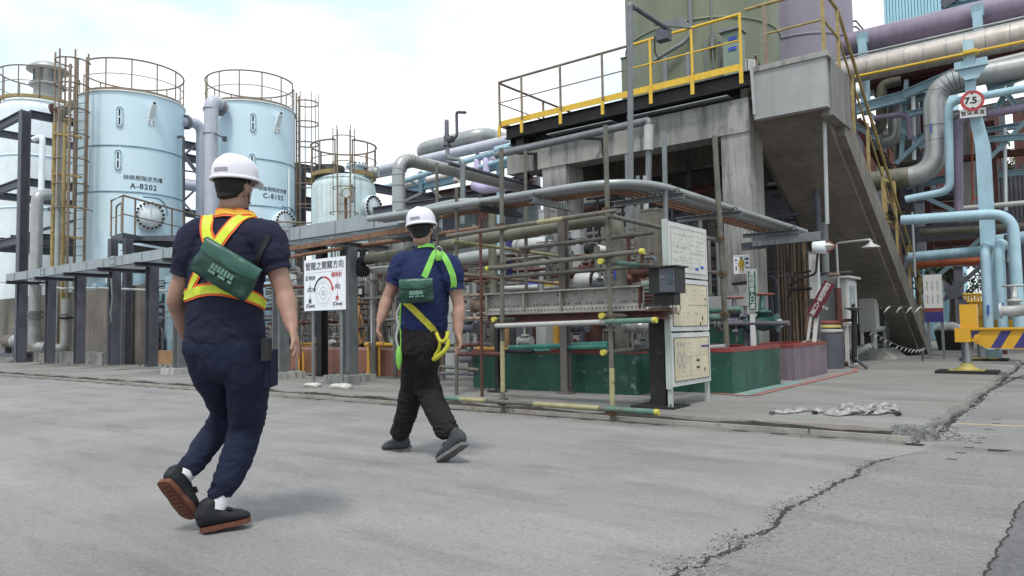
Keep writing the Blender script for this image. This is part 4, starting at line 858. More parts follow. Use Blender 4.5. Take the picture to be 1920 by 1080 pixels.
# far rack pipes seen left of the deck
YR = 20.5
def far(label, m_, r_, *uv, y=YR, R=.6, name='pipe', seam=0):
    pts = [P(u,v,y=y if len(q)==0 else q[0]) for u,v,*q in uv]; return solo(name, label, 'pipe', MB().tube(rounded(pts, R, 8), r_, 14), m_)
far('fat grey lagged pipe bending over against the sky', cladding, .3, (870,318,23),(778,283,21),(905,252,21),(965,266,25), R=.9)
far('straight lavender pipe rising past the relief valve', lavender, .2, (700,322),(960,262))
far('lavender pipe joining the rack lower left', lavender, .15, (620,352,24),(700,330,24),(760,318,24))
far('light blue pipe below the lavender one', paleblue, .11, (720,352),(880,300),(975,272))
far('second light blue pipe beside the deck end', paleblue, .13, (930,282,19),(985,268,19),(1010,262,19))
far('thin blue pipe lowest beside the deck end', paleblue, .08, (870,322),(985,288))
far('pink lilac pipe on the far rack', cladwarm, .13, (740,352,24),(860,326,24)); far('second pink pipe on the far rack', cladwarm, .12, (740,364,24),(860,338,24))
for u, l_ in ((895,'left'),(912,'right')): far('short lilac gooseneck pipe, the %s one of the pair' % l_, lilac, .13, (u,325),(u,293),(u+14,296,23), R=.5)
far('white lilac elbow pipe above the clad pipe', lilac, .2, (890,345,18),(905,352,18),(960,345,18))
rk = thing('pipe_rack', 'light blue steel rack carrying the far pipes', 'rack', P(830,480,y=21))
part('beam', MB().hbeam(P(745,362,y=21), P(850,337,y=21), .2, .25, .03), paleblue, rk); part('beam', MB().hbeam(P(860,330,y=21), P(960,305,y=21), .2, .25, .03), paleblue, rk)
for u, v in ((791,322),(938,290)): part('post', MB().hbeam(P(u,v,y=21), P(u+2,520,y=21), .22, .22, .03, up=(0,1,0)), paleblue, rk)
part('brace', MB().bar(P(762,335,y=21), P(792,352,y=21), .1), steelblue, rk); part('brace', MB().bar(P(806,350,y=21), P(826,372,y=21), .1), cladding, rk)
for v in (366,376,386): part('tray', MB().hbeam(P(760,v+10,y=23), P(1000,v-32,y=23), .3, .3, .03), redbrown if v == 366 else darksteel, rk)
wu = P(882,440,y=17); wn = thing('far_building', 'dark plant building behind the clad pipe', 'building', wu)
a = P(620,430,y=23.5); b = P(1010,380,y=23.5)
for k in range(12):
    x0_ = a.x+(b.x-a.x)*k/12; x1_ = a.x+(b.x-a.x)*(k+1)/12-.03; part('panel', MB().box((x0_,23.5,.08), (x1_,23.7,(7.0 if x0_ > P(755,400,y=23.5).x else 5.4)+(.3 if k % 4 == 1 else 0))), (concrete_dark, darksteel, greysteel)[k % 3], wn)

# ================================================================ STEAM PIPE along the concrete beam
sp = thing('steam_pipe', 'grey pipe bracketed along the face of the concrete beam', 'pipe', P(945,287,y=12.1))
part('run', MB().tube([P(930,291,y=12.1), P(1217,226,y=12.1)], .075), greysteel, sp)
for u, v in ((1086,255),(960,283)):
    a = P(u,v+4,y=12.1); part('bracket_arm', MB().bar(a, a+Vector((.35,.3,-.02)), .06, .04), blacksteel, sp); part('bracket_foot', MB().bar(a+Vector((.35,.36,.02)), a+Vector((.35,.36,-.35)), .09, .03), blacksteel, sp)
part('drop', MB().tube(rounded([P(1205,229,y=12.1), P(1217,224,y=12.0), P(1216,345,y=12.0)], .12), .06), greysteel, sp); part('lagging', MB().cyl(P(1217,235,y=11.98), P(1216,282,y=11.98), .09), whiteclad, sp)
tl = thing('tall_vent_pipe', 'tall grey pipe standing before the green tank with its end bent right', 'pipe', P(1183,400,y=8.6))
part('riser', MB().tube(rounded([P(1183,430,y=8.6), P(1181,12,y=8.6)], .1), .04), greysteel, tl); part('elbow', MB().tube(rounded([P(1181,16,y=8.6), P(1181,9,y=8.6), P(1190,14,y=8.7)], .05), .043), greysteel, tl)
part('arm', MB().tube([P(1184,10,y=8.6), P(1248,52,y=10)], .035), darksteel, tl)
ll = thing('floodlight', 'small box floodlight with cable loop at the end of the bent pipe', 'lamp', P(1246,60,y=10.2)); part('housing', MB().obox(P(1244,66,y=10.2), Vector((.1,0,0)), Vector((0,.08,0)), Vector((0,0,.09))), darksteel, ll)
part('visor', MB().prism([P(1225,46,y=10.2),P(1278,31,y=10.2),P(1296,52,y=10.2),P(1288,52,y=10.2)], (0,.06,0)), greysteel, ll); part('cable', MB().tube([P(1232,58,y=10.2),P(1227,72,y=10.2),P(1228,98,y=10.2),P(1236,113,y=10.2)], .012, 6), blacksteel, ll)

# ================================================================ CONDUIT BUNDLE: parallel to the kerb, then turning back
ZC = 2.5; cols = [(.040,galvpipe,'outermost thick silver'),(.028,galvpipe,'second silver'),(.026,galvpipe,'third silver'),(.026,greysteel,'fourth dull grey'),(.022,rustpipe,'fifth rusty orange'),(.022,rustpipe,'innermost rusty orange'),(.022,rustpipe,'hidden seventh rusty')]
yo, xo = 6.85, -3.66; off = 0
for k, (r_, m_, l_) in enumerate(cols):
    y_ = yo+off; x_ = xo-off; rad_ = max(.12, .85-off)
    s_ = -7.9 if k < 4 else -5.9-.2*k
    solo('conduit', l_+' conduit of the bundle that turns back under the deck', 'conduit', MB().tube(rounded([(s_,y_,ZC), (x_,y_,ZC), (x_,13.0+.1*k,ZC)], rad_, 12), r_, 12), m_, group='conduits of the turning bundle'); off += .098
def hanger(a, b, l_, m_=greysteel):
    th = thing('conduit_support', l_, 'bracket', a); part('channel', MB().hbeam(a, b, .06, .07, .008, kind='C'), m_, th)
    d_ = (b-a); n_ = 7
    for k in range(n_):
        o_ = a+d_*((k+.6)/n_*.92); ax = Vector((d_.y,-d_.x,0)).normalized(); m2_ = MB().tube([o_+Vector((0,0,.03))+d_.normalized()*(.035*math.cos(q))+Vector((0,0,.06*math.sin(q))) for q in [math.pi*j/6 for j in range(7)]], .006, 6, cap=True); part('u_bolt', m2_, blacksteel, th)
    return th
hanger(Vector((-4.95,6.75,2.40)), Vector((-4.95,7.6,2.40)), 'strut bracket with hook bolts under the conduits above the girder')
hanger(Vector((-5.75,6.75,2.40)), Vector((-5.75,7.6,2.40)), 'black strut bracket under the conduits near the red-brown pole', blacksteel)
hanger(Vector((-3.52,7.75,2.41)), Vector((-4.45,7.75,2.41)), 'pale channel arm under the conduits, nearest the bend')
hanger(Vector((-3.52,9.55,2.41)), Vector((-4.45,9.55,2.41)), 'pale channel arm under the conduits, middle one')
hanger(Vector((-3.52,12.1,2.41)), Vector((-4.45,12.1,2.41)), 'pale channel arm under the conduits, farthest one')
cb = thing('channel_bracket', 'double grey channel arm beside the concrete column over the poster', 'bracket', P(1395,455,y=12.3))
part('channel', MB().hbeam(P(1392,463,y=12.2), P(1440,458,y=12.2), .1, .12, .01, kind='C'), darksteel, cb); part('channel', MB().hbeam(P(1412,455,y=12.15), P(1540,442,y=12.15), .1, .14, .01, kind='C'), greysteel, cb)
solo('pipe', 'white curved pipe entering the gallery end box', 'pipe', MB().tube(rounded([P(740,402,y=7.4), P(772,399,y=7.4), P(850,380,y=7.2), P(905,378,y=7.2)], .3), .055), galvpipe)
solo('pipe_coupling', 'dark coupling on the white curved pipe', 'coupling', MB().tube([P(748,402,y=7.35), P(768,400,y=7.35)], .075), darksteel)

# ================================================================ SCAFFOLD
def coupler(c, parent):
    part('coupler', MB().obox(c, Vector((.036,0,0)), Vector((0,.05,0)), Vector((0,0,.036))).cyl(c+Vector((-.06,-.03,.0)), c+Vector((.06,-.03,0)), .012, 6).cyl(c+Vector((0,-.06,.02)), c+Vector((0,.05,.02)), .016, 6), mat_coupler, parent)
mat_coupler = mat('rusted_coupler', (.10,.075,.05), .8, .1, var=.5, scale=20, rust=.4, bump=.2)
RS = .0245
def pole(u0, v0, u1, v1, y, label, m_=None, r_=RS, z1=None, couplers=(), cat='scaffold pole', name='scaffold_pole'):
    a = P(u0,v0,y=y); b = P(u1,v1,y=y)
    if b.z < .15 or z1 is not None: b = Vector((b.x,b.y,z1 if z1 is not None else (.006 if y < 6.4 else .08)))
    th = thing(name, label, cat, b); part('tube', MB().tube([a, b], r_), m_ or scafgrey, th)
    for v in couplers: t = (v-v0)/(v1-v0); coupler(a.lerp(b, t), th)
    return th
s1 = pole(940,278,943,775,6.2, 'scaffold pole standing at the kerb, left end of the girder', couplers=(428,503,613,755))
part('sleeve', MB().cyl(P(942,640,y=6.2), P(943,735,y=6.2), RS+.002), scafyellow, s1, 'yellowed lower length')
s2_ = pole(1135,235,1149,790,6.2, 'tall scaffold pole at the kerb right of the girder middle', couplers=(400,481,602,773))
part('sleeve', MB().cyl(P(1147,690,y=6.2), P(1148.4,765,y=6.2), RS+.002), scafyellow, s2_, 'yellowed lower length')
pole(856,352,856,742,6.9, 'scaffold pole right beside the farther worker')
pole(819,306,822,738,7.4, 'scaffold pole rising behind the farther worker')
pole(985,283,988,700,8.0, 'scaffold pole behind the left half of the girder', couplers=(470,))
s7 = pole(900,367,904,746,6.9, 'slender red-brown pole left of the girder', redbrown, .02)
part('plate', MB().box(P(903,404,y=6.88)-Vector((.01,.01,.06)), P(916,404,y=6.9)+Vector((0,0,.05))), redbrown, s7)
pole(1245,250,1256,760,7.6, 'leaning grey pole passing behind the notice board', greysteel, .028)
pole(1340,255,1363,655,8.75, 'thick pole behind the right edge of the notice board', scafgrey, .034, z1=.6, couplers=(450,515,590))
pole(1175,290,1177,440,10, 'short grey pipe under the concrete beam beside the tall vent pipe', greysteel, .03, z1=2.2)
pole(1118,272,1118,420,11.5, 'bent drop pipe hanging below the concrete beam', greysteel, .02, z1=2.2) if False else None
def ledger(a, b, label, m_=None, caps='', r_=RS, bands=()):
    th = thing('scaffold_tube', label, 'scaffold tube', a); part('tube', MB().tube([a,b], r_), m_ or scafgrey, th); d_ = (b-a).normalized()
    if 'a' in caps: part('end_cap', MB().cyl(a-d_*.008, a+d_*.032, r_+.004), capyellow, th)
    if 'b' in caps: part('end_cap', MB().cyl(b-d_*.032, b+d_*.008, r_+.004), capyellow, th)
    for t0_, t1_, bm_, nm in bands: part('painted_band', MB().tube([a.lerp(b,t0_), a.lerp(b,t1_)], r_+.002), bm_, th, nm)
    return th
Y1 = 6.145
ledger(P(838,443,y=Y1), P(1157,395,y=Y1), 'top scaffold tube spanning above the girder', bands=((.58,.72,scafyellow,'yellow band'),))
ledger(P(913,504,y=Y1), P(1206,471,y=Y1), 'scaffold tube with yellow end caps just above the girder', caps='ab')
ledger(P(930,611,y=Y1), P(1230,600,y=Y1), 'pale scaffold tube with a green right end just below the girder', cloudgrey, caps='b', bands=((.72,.98,scafgreen,'green end'),))
ledger(P(830,746,y=Y1), P(1234,773,y=Y1), 'lowest scaffold tube lying along the kerb, yellow and green', caps='b', bands=((.0,.1,scafgreen,'green stub'),(.1,.24,scafyellow,'yellow length'),(.48,.77,scafyellow,'yellow length'),(.8,.99,scafgreen,'green end')))
xs_ = P(1143,410,y=6.2).x
ledger(P(1138,404,x=xs_+.05), P(1338,449,x=xs_+.05), 'tube running back from the tall pole behind the notice board, upper', caps='')
ledger(P(1125,490,x=xs_-.05), P(1352,512,x=xs_-.05), 'tube running back from the tall pole, middle, yellow cap', caps='a', bands=((.1,.25,scafgreen,'green length'),))
ledger(P(1127,592,x=xs_-.06), P(1300,596,x=xs_-.06), 'tube running back under the girder end, yellow cap', caps='a')
ledger(P(1130,661,x=xs_-.06), P(1240,652,x=xs_-.06), 'lowest tube running back from the tall pole, yellow cap', caps='a')
xs2 = P(925,598,y=6.2).x; ledger(P(925,599,x=xs2), P(1010,600,x=xs2), 'short tube running back from the left pole, yellow cap', caps='a')
ledger(P(975,466,y=7.5), P(1226,436,y=7.5), 'thin tube behind the poles over the dial gauge')
ledger(P(944,520,y=7.5), P(1230,497,y=7.5), 'thin tube behind the poles over the strainer')
xs3 = P(856,453,y=6.9).x; ledger(P(850,452,x=xs3), P(1046,480,x=xs3), 'yellowish tube running back left of the girder, upper', scafyellow)
ledger(P(856,514,x=xs3), P(1046,532,x=xs3), 'pinkish tube running back left of the girder, lower', railrust)
ledger(P(858,556,y=7.2), P(900,553,y=7.2), 'short rail beside the farther worker arm, upper', railrust); ledger(P(866,598,y=7.2), P(902,597,y=7.2), 'short rail beside the farther worker arm, middle', railrust)
ledger(P(826,687,y=7.3), P(898,694,y=7.3), 'low rail behind the farther worker leg, upper', scafgrey); ledger(P(826,700,y=7.3), P(890,701,y=7.3), 'low rail behind the farther worker leg, lower', darksteel)
ledger(P(815,657,y=7.0), P(858,657,y=7.0), 'short grey tube at the farther worker hip', scafgrey, r_=.03)

# big pipe with drop and smaller process pipes
solo('process_pipe', 'long olive grey pipe turning down behind the tall scaffold pole', 'pipe', MB().tube(rounded([P(690,486,y=8), P(1158,405,y=8), P(1170,742,y=8)], .22, 8), .088, 16), oliveclad)
solo('pipe_label', 'small blue label on the olive drop pipe', 'label', MB().obox(P(1153,515,y=7.91), Vector((.014,0,0)), Vector((0,.003,0)), Vector((0,0,.055))), inkblue)
e1 = thing('pipe_end', 'black valve body at the left end of the olive pipe', 'valve', P(688,487,y=8)); part('body', MB().tube(rounded([P(705,484,y=8), P(676,489,y=8), P(677,508,y=8)], .1), .085), blacksteel, e1)
part('bonnet', MB().cyl(P(680,470,y=8), P(680,490,y=8), .05), blacksteel, e1); part('handwheel', MB().tube(circle(P(680,470,y=8), .09, 16), .012, 6, closed=True), blacksteel, e1); part('flange', MB().cyl(P(668,509,y=8), P(686,508,y=8), .09), blacksteel, e1)
solo('lagged_pipe', 'white lagged pipe left of the farther worker', 'pipe', MB().tube([P(680,508,y=8.2), P(740,503,y=8.2)], .055), whiteclad)
wl2 = thing('lagged_vessel', 'short white lagged vessel between the girder poles', 'vessel', P(1000,458,y=9.2)); part('shell', MB().lathe(P(965,464,y=9.2), (1,0,0), [(.06,0),(.12,.03),(.12,.62),(.05,.72)], 24), whiteclad, wl2)
part('band', MB().lathe(P(1030,452,y=9.2), (1,0,0), [(.124,0),(.124,.02)], 24), greysteel, wl2); part('band', MB().lathe(P(975,462,y=9.2), (1,0,0), [(.124,0),(.124,.02)], 24), greysteel, wl2)
far2 = P(860,492,y=9.5); solo('process_pipe', 'fat grey pipe behind the red-brown pole', 'pipe', MB().tube([P(840,494,y=9.6), P(950,476,y=9.6)], .14, 18), cladding)
solo('process_pipe', 'dark navy duct behind the left scaffold pole', 'pipe', MB().tube([P(950,450,y=9.8), P(950,520,y=9.8)], .1), cranenavy)
solo('process_pipe', 'brown pipe rising behind the red-brown pole', 'pipe', MB().tube([P(922,400,y=8.8), P(926,650,y=8.8)], .065), oliveclad)
gd = thing('dial_gauge', 'black cased dial gauge with white face right of the vessel', 'gauge', P(1118,466,y=9)); ax = (CAMPOS-P(1118,466,y=9)).normalized()+Vector((.5,0,0)); ax.normalize(); c_ = P(1110,466,y=9)
part('case', MB().lathe(c_-ax*.16, ax, [(.07,0),(.085,.02),(.085,.18),(.07,.2)], 24), blacksteel, gd); part('face', MB().lathe(c_+ax*.03, ax, [(.062,.002),(.01,.006)], 24), whiteclean, gd)
part('needle', MB().bar(c_+ax*.042, c_+ax*.042+Vector((.01,0,.045)), .008, .004), inkblack, gd); part('bulb', MB().lathe(P(1122,468,y=9.1), (1,.1,-.2), [(.075,0),(.06,.12),(.02,.16)], 18), whiteclad, gd)
stn = thing('strainer', 'white cylindrical strainer with cone end above the girder', 'strainer', P(1100,527,y=8.6)); part('body', MB().lathe(P(1082,528,y=8.6), (1,0,0), [(.09,0),(.115,.01),(.115,.3),(.09,.31)], 26), whiteclad, stn)
part('cone', MB().lathe(P(1118,524,y=8.6)+Vector((0,0,0)), (1,0,0), [(.1,0),(.02,.12)], 20), whiteclad, stn); part('flange', MB().lathe(P(1114,524,y=8.6), (1,0,0), [(.13,0),(.13,.03)], 24), blacksteel, stn)
part('support_leg', MB().box(P(1090,545,y=8.6)-Vector((.03,.03,.9)), P(1090,545,y=8.6)+Vector((.03,.03,0))), darksteel, stn)
def valve(label, c, s, body, wheel, ax=(0,0,1)):
    th = thing('valve', label, 'valve', c); ax = Vector(ax).normalized(); sx = Vector((1,0,0)) if abs(ax.x) < .5 else Vector((0,1,0))
    part('body', MB().lathe(c-sx*.12*s, sx, [(.075*s,0),(.075*s,.02*s),(.045*s,.025*s),(.065*s,.12*s),(.045*s,.215*s),(.075*s,.22*s),(.075*s,.24*s)], 18), body, th)
    part('bonnet', MB().lathe(c, ax, [(.045*s,0),(.045*s,.08*s),(.065*s,.08*s),(.065*s,.1*s),(.025*s,.11*s),(.02*s,.24*s)], 14), body, th)
    n_ = sx.cross(ax); w_ = c+ax*.23*s
    part('handwheel', MB().tube([w_+(sx*math.cos(a)+n_*math.sin(a))*.085*s for a in [k*math.pi/9 for k in range(18)]], .009*s, 6, closed=True), wheel, th)
    for k in range(2): d_ = (sx if k else n_)*.085*s; part('spoke', MB().bar(w_-d_, w_+d_, .012*s, .008*s), wheel, th)
    return th
VL = [('small valve with pale handwheel left of the dial gauge',1062,478,8.8,.8,greysteel,whiteclad),('tiny valve with dark wheel under the upper thin tube',1068,455,9.0,.7,darksteel,whiteclad),('reddish valve cluster over the strainer, left one',1098,503,8.7,.8,redbrown,railrust),('reddish valve cluster over the strainer, right one',1113,500,8.9,.8,redbrown,redbrown),
('valve with red wheel right of the strainer',1125,533,8.4,.8,greysteel,bundred),('valve near the top of the junction box',1205,512,8.0,1.0,redbrown,cladwarm),('rusty valve left of the junction box',1190,522,8.3,.9,rustpipe,railrust),('large flanged valve left of the black column',1215,612,7.6,1.2,cladding,greysteel),('flanged valve behind the tall pole under the girder',1190,612,7.8,1.1,cladding,darksteel),
('small white handled valve over the dark green bund, left',985,640,8.0,.9,whiteclad,whiteclad),('valve with white wheel below the girder right end',1205,645,7.8,.7,greysteel,whiteclad),('dark valve under the girder middle',1085,612,8.2,1.1,darksteel,darksteel),('round valve at the left end of the girder',905,572,7.6,1.4,railrust,railrust),
('dark valve beside the farther worker hand',880,615,8.2,1.1,darksteel,cladding),('white valve group behind the farther worker hip',862,585,8.4,1.1,whiteclad,whiteclad),('small valve at the foot of the vertical vessel',588,600,9.8,1.0,darksteel,darksteel),('valve with dark wheel behind the valve sign post',668,600,9.6,1.2,whiteclad,darksteel)]
for l_, u, v, y, s, b_, w_ in VL: valve(l_, P(u,v,y=y), s, b_, w_)
# tangle of small process lines under and behind the girder
PL = [('greenish pipe along the top of the dark green bund',(955,652),(1140,645),7.85,.035,tealpipe),('short teal pipe over the bund, right part',(1065,652),(1138,650),7.75,.03,tealpipe),('thin teal pipe lying on the red bund top',(1000,657),(1032,656),7.7,.016,tealpipe),('black hose stub over the bund',(945,658),(1000,659),7.65,.025,blacksteel),
('tan pipe above the bund left end',(895,653),(955,655),7.9,.025,yellowpvc),('rusty pipe stub beside the worker hand, upper',(862,648),(898,646),7.4,.025,redbrown),('rusty pipe stub beside the worker hand, lower',(862,664),(940,664),7.4,.03,redbrown),('grey pipe low beside the worker leg',(864,674),(888,673),7.8,.05,darksteel),
('grey pipe behind the girder left end',(855,590),(925,588),8.8,.03,railrust),('horizontal pipe below the long thin tubes',(955,545),(1060,538),9.2,.03,cladding),('white pipe behind the girder',(945,541),(1010,538),9.0,.04,whiteclad),('tan timber pipe stack behind the girder',(980,540),(1058,532),9.4,.05,railyellow),('blue lined pipe behind the girder',(985,536),(1010,534),9.3,.05,inkblue),
('pale pipe under the deck at mid height',(1060,520),(1140,513),11,.05,whiteclad),('brown header pipe deep under the deck',(1060,400),(1350,352),15,.1,redbrown),('dark header pipe deep under the deck, lower',(1080,430),(1400,385),16,.12,darksteel),('grey header pipe under the deck behind the pole',(1180,470),(1340,450),12,.06,darksteel),
('greenish pipe right of the notice board, upper',(1330,583),(1390,580),9.4,.04,scafgreen),('greenish pipe right of the notice board, lower',(1330,596),(1356,597),9.0,.04,scafgreen),('grey capped pipe on the green bund',(1333,652),(1360,650),8.7,.035,cladding),('process pipe with flanges crossing the green bund',(1325,608),(1480,606),9.8,.035,darksteel)]
for l_, a, b, y, r_, m_ in PL: solo('process_pipe', l_, 'pipe', MB().tube([P(*a,y=y), P(*b,y=y)], r_), m_)
VP = [('vertical pipe left of the strainer, bare',1015,515,700,9,.04,galvpipe),('dark vertical pipe behind the girder',960,540,650,9.4,.05,darksteel),('pair of slim pipes behind the pole, left',1196,330,560,11,.035,greysteel),('pair of slim pipes behind the pole, right',1210,330,560,11,.045,cladding),('brown vertical pipe right of the drop pipe',1178,440,560,9,.03,redbrown),('vertical pipe deep under the deck, left',1290,300,640,15,.06,darksteel),('vertical pipe deep under the deck, right',1320,330,640,16,.05,darksteel),
('pale slim pipe behind the vertical drop',1226,440,640,12,.04,cladding),('thin vertical pipe behind the notice board, left',1345,455,580,12,.03,greysteel),('white slim pipe left of the red-brown pole',890,530,655,8.3,.03,whiteclad),('grey slim pipe left of the red-brown pole',878,535,655,8.6,.03,cladding),('pale post behind the worker elbow',700,510,650,9.0,.06,lavender),('grey post between the sign and the worker',672,515,640,9.4,.05,cladding),('slim pipe over the terracotta bund',690,520,650,9.8,.035,greysteel),('pale slim post left of the valve sign',560,600,650,10.2,.05,paleblue),('dark slim pipe at the worker hip',1000,560,655,8.6,.03,redbrown),('tan box column under the girder',947,590,650,8.8,.07,bundochre),('yellow column under the girder middle',1043,605,650,8.6,.05,yellowpvc),('rusty red drum pipe under the girder right',1112,605,650,8.8,.12,redbrown),('dark mesh pipe behind the tall pole foot',1165,605,650,9.2,.12,darksteel)]
for l_, u, v0, v1, y, r_, m_ in VP: a = P(u,v0,y=y); b = P(u,v1,y=y); solo('upright_pipe', l_, 'pipe', MB().tube([a, Vector((a.x,a.y,max(.08,b.z)))], r_), m_)
cs = P(1000,450,y=10.5)
for k, (u, w_, vt, y, m_, l_) in enumerate(((1070,.2,430,11.6,concrete_face,'pale concrete pier behind the grey column'),(845,.16,540,9.4,whitepaint,'white cabinet behind the farther worker'),(866,.14,520,10.2,cloudgrey,'grey cabinet behind the farther worker arm'),(1020,.13,395,12,cloudgrey,'pale panel under the conduits'),(1215,.16,395,10.5,oliveclad,'olive pier left of the junction box'),(985,.15,598,8.9,darksteel,'dark box under the girder'),(1013,.1,605,8.8,whiteclad,'pale box under the girder'))):
    a = P(u,vt,y=y); o_ = thing('pier' if k in (0,4) else 'cabinet', l_, 'pier' if k in (0,4) else 'cabinet', (a.x,a.y,.08)); part('body', MB().box((a.x-w_,y,.08), (a.x+w_,y+.25,a.z)), m_, o_); part('cap', MB().box((a.x-w_-.01,y-.01,a.z), (a.x+w_+.01,y+.26,a.z+.03)), m_, o_)
spr = thing('lever_valve', 'small silver lever handle above the bund', 'valve', P(975,645,y=7.9)); part('lever', MB().tube([P(967,652,y=7.85), P(972,642,y=7.85), P(986,636,y=7.85)], .009, 6), whiteclad, spr); part('body', MB().cyl(P(963,653,y=7.86), P(974,652,y=7.86), .03), greysteel, spr)

# junk pipe clutter deep inside, made as real lines of pipe (too small to pick apart singly)
rr = random.Random(5); m_ = MB()
for k in range(90):
    x_ = rr.uniform(-9,-4.6); y_ = rr.uniform(13.3,17); z_ = rr.uniform(.8,4.2); r_ = rr.choice((.02,.03,.045))
    if rr.random() < .5: m_.tube(rounded([(x_,y_,.1),(x_,y_,z_),(x_+rr.uniform(-1,1),y_,z_),(x_,y_,z_-.2) if False else (x_+rr.uniform(-1.4,1.4),y_,z_)], .15, 3), r_, 7)
    else: m_.tube(rounded([(x_-rr.uniform(.3,1.8),y_,z_),(x_,y_,z_),(x_,y_,z_-rr.uniform(.4,1.6))], .15, 4), r_, 7)
solo('deep_pipework', 'tangle of dark pipes deep under the deck', None, m_, darksteel, kind='stuff')
m_ = MB(); rr = random.Random(8)
for k in range(300):
    x_ = rr.uniform(-17,-4.6); y_ = rr.uniform(8.6,11.5); z_ = rr.uniform(.5,2.3); r_ = rr.choice((.01,.015,.02,.03))
    L_ = rr.uniform(.2,1.1); m_.tube(rounded([(x_-L_,y_,z_),(x_,y_,z_),(x_,y_,z_-rr.uniform(.1,.8))], .08, 3), r_, 7)
    if rr.random() < .5: m_.lathe((x_-L_*.5,y_,z_), (1,0,0), [(r_*1.9,0),(r_*1.9,.03)], 10)
for k in range(110):
    x_ = rr.uniform(-17,-4.7); y_ = rr.uniform(8.7,12); r_ = rr.choice((.02,.03,.045)); m_.tube([(x_,y_,.1),(x_,y_,rr.uniform(1.2,3.0))], r_, 7)
    z_ = rr.uniform(.6,2.0); m_.lathe((x_,y_,z_), (0,0,1), [(r_*1.9,0),(r_*1.9,.03)], 10)
solo('small_pipework', 'tangle of small pipes and flanges behind the scaffold', None, m_, mat('dull_small_pipes', (.20,.195,.18), .6, .2, var=.5, scale=1.2, rust=.25, bump=.1), kind='stuff')
m_ = MB(); rr = random.Random(9)
for k in range(260):
    x_ = rr.uniform(-18,-4.6); y_ = rr.uniform(8.9,12); z_ = rr.uniform(.5,2.2); r_ = rr.choice((.012,.02,.03)); L_ = rr.uniform(.2,1.3)
    m_.tube(rounded([(x_-L_,y_,z_),(x_,y_,z_),(x_,y_+rr.uniform(.1,.4),z_)], .08, 3), r_, 7)
    if rr.random() < .4: m_.lathe((x_-L_*.5,y_,z_), (1,0,0), [(r_*2,0),(r_*2,.03)], 10)
solo('rusty_pipework', 'tangle of rusty small pipes behind the scaffold', None, m_, redbrown, kind='stuff')

# ================================================================ GIRDER on columns
gr = thing('steel_girder', 'old speckled grey girder with red-brown lower flange held by the scaffold', 'girder', (-3.42,6.6,1.0))
girdmat = mat('speckled_girder_paint', (.30,.29,.265), .6, .1, var=.25, scale=5, rust=.22, rustcol=(.06,.045,.04), rscale=22, bump=.15)
g0, g1 = -5.52, -3.47
part('top_flange', MB().box((g0,6.55,1.315), (g1,6.72,1.33)), girdmat, gr); part('web', MB().box((g0,6.63,1.09), (g1,6.645,1.315)), girdmat, gr); part('angle', MB().prism([(g0,6.63,1.15),(g0,6.6,1.15),(g0,6.585,1.09),(g0,6.63,1.09)], (g1-g0,0,0)), girdmat, gr)
part('bottom_flange', MB().box((g0+.02,6.545,1.075), (g1+.06,6.73,1.09)), girdmat, gr); part('lower_channel', MB().hbeam((g0-.02,6.64,1.03), (g1+.25,6.64,1.03), .16, .09, .012), redbrown, gr, 'red-brown lower channel')
for x in (-4.95,-4.45,-3.49,-5.5): part('stiffener', MB().box((x-.007,6.56,1.09), (x+.007,6.63,1.315)), redbrown if x > -3.6 else girdmat, gr)
m_ = MB()
for k in range(44):
    x = g0+.06+k*.047
    m_.cyl((x,6.583,1.115), (x,6.572,1.115), .007, 6)
    if k % 3: m_.cyl((x,6.63,1.175), (x,6.622,1.175), .007, 6)
    if k % 5 == 0: m_.cyl((x,6.63,1.27), (x,6.622,1.27), .007, 6)
part('rivets', m_, blacksteel, gr, kind='stuff')
for l_, u, vt, vb, y, w_, m_ in (('black column with wide base plate at the right end of the girder',1241,586,762,6.8,.17,blacksteel),('slim black column under the left end of the girder',934,604,735,7.3,.055,blacksteel),('grey brown column crossing the girder in the middle',1062,388,738,7.35,.1,None)):
    o_ = P(u,vb,z=.08); y_ = o_.y; a = P(u-(6 if vt < 400 else 0),vt,y=y_); th = thing('steel_post', l_, 'post', o_); mm = m_ or mat('grey_brown_post', (.14,.125,.115), .7, var=.25, rust=.2, bump=.1)
    part('shaft', MB().hbeam((o_.x,y_,.1), (o_.x,y_,a.z), w_, w_, .012, up=(0,1,0)), mm, th)
    s_ = .24 if w_ > .15 else .1; part('base_plate', MB().box((o_.x-s_,y_-s_,.08), (o_.x+s_,y_+s_*.7,.1)), mm, th); m2_ = MB()
    for i in (-.8,.8):
        for j in (-.8,.5): m2_.cyl((o_.x+i*s_,y_+j*s_,.1), (o_.x+i*s_,y_+j*s_,.13), .012, 6)
    part('anchor_bolts', m2_, darksteel, th, kind='stuff')
solo('support_beam', 'red-brown and bare beam stub under the junction box', 'beam', MB().box(P(1215,590,y=6.72), P(1270,577,y=6.82)), railrust)
jb = thing('junction_box', 'black junction box with small window on top of the black column', 'box', P(1245,525,y=6.5))
a = P(1238,550,y=6.5); b = P(1266,500,y=6.5); part('case', MB().box((a.x-.12,6.5,a.z), (b.x,6.72,b.z)), blacksteel, jb); part('door', MB().box((a.x,6.488,a.z+.01), (b.x-.005,6.499,b.z-.01)), darksteel, jb)
part('window', MB().box((a.x+.09,6.482,a.z+.09), (a.x+.14,6.487,b.z-.06)), glassdark, jb); part('hood', MB().box((a.x-.15,6.46,b.z), (b.x+.03,6.74,b.z+.015)), blacksteel, jb)
part('latch', MB().box((a.x+.03,6.475,a.z+.15), (a.x+.05,6.487,a.z+.16)), chrome, jb); part('pedestal', MB().box((a.x-.1,6.56,1.12), (b.x-.05,6.7,a.z)), blacksteel, jb); part('conduit', MB().tube(rounded([(a.x-.1,6.62,b.z), (a.x-.1,6.62,b.z+.12), (a.x-.22,6.64,b.z+.12)], .05), .02), darksteel, jb)
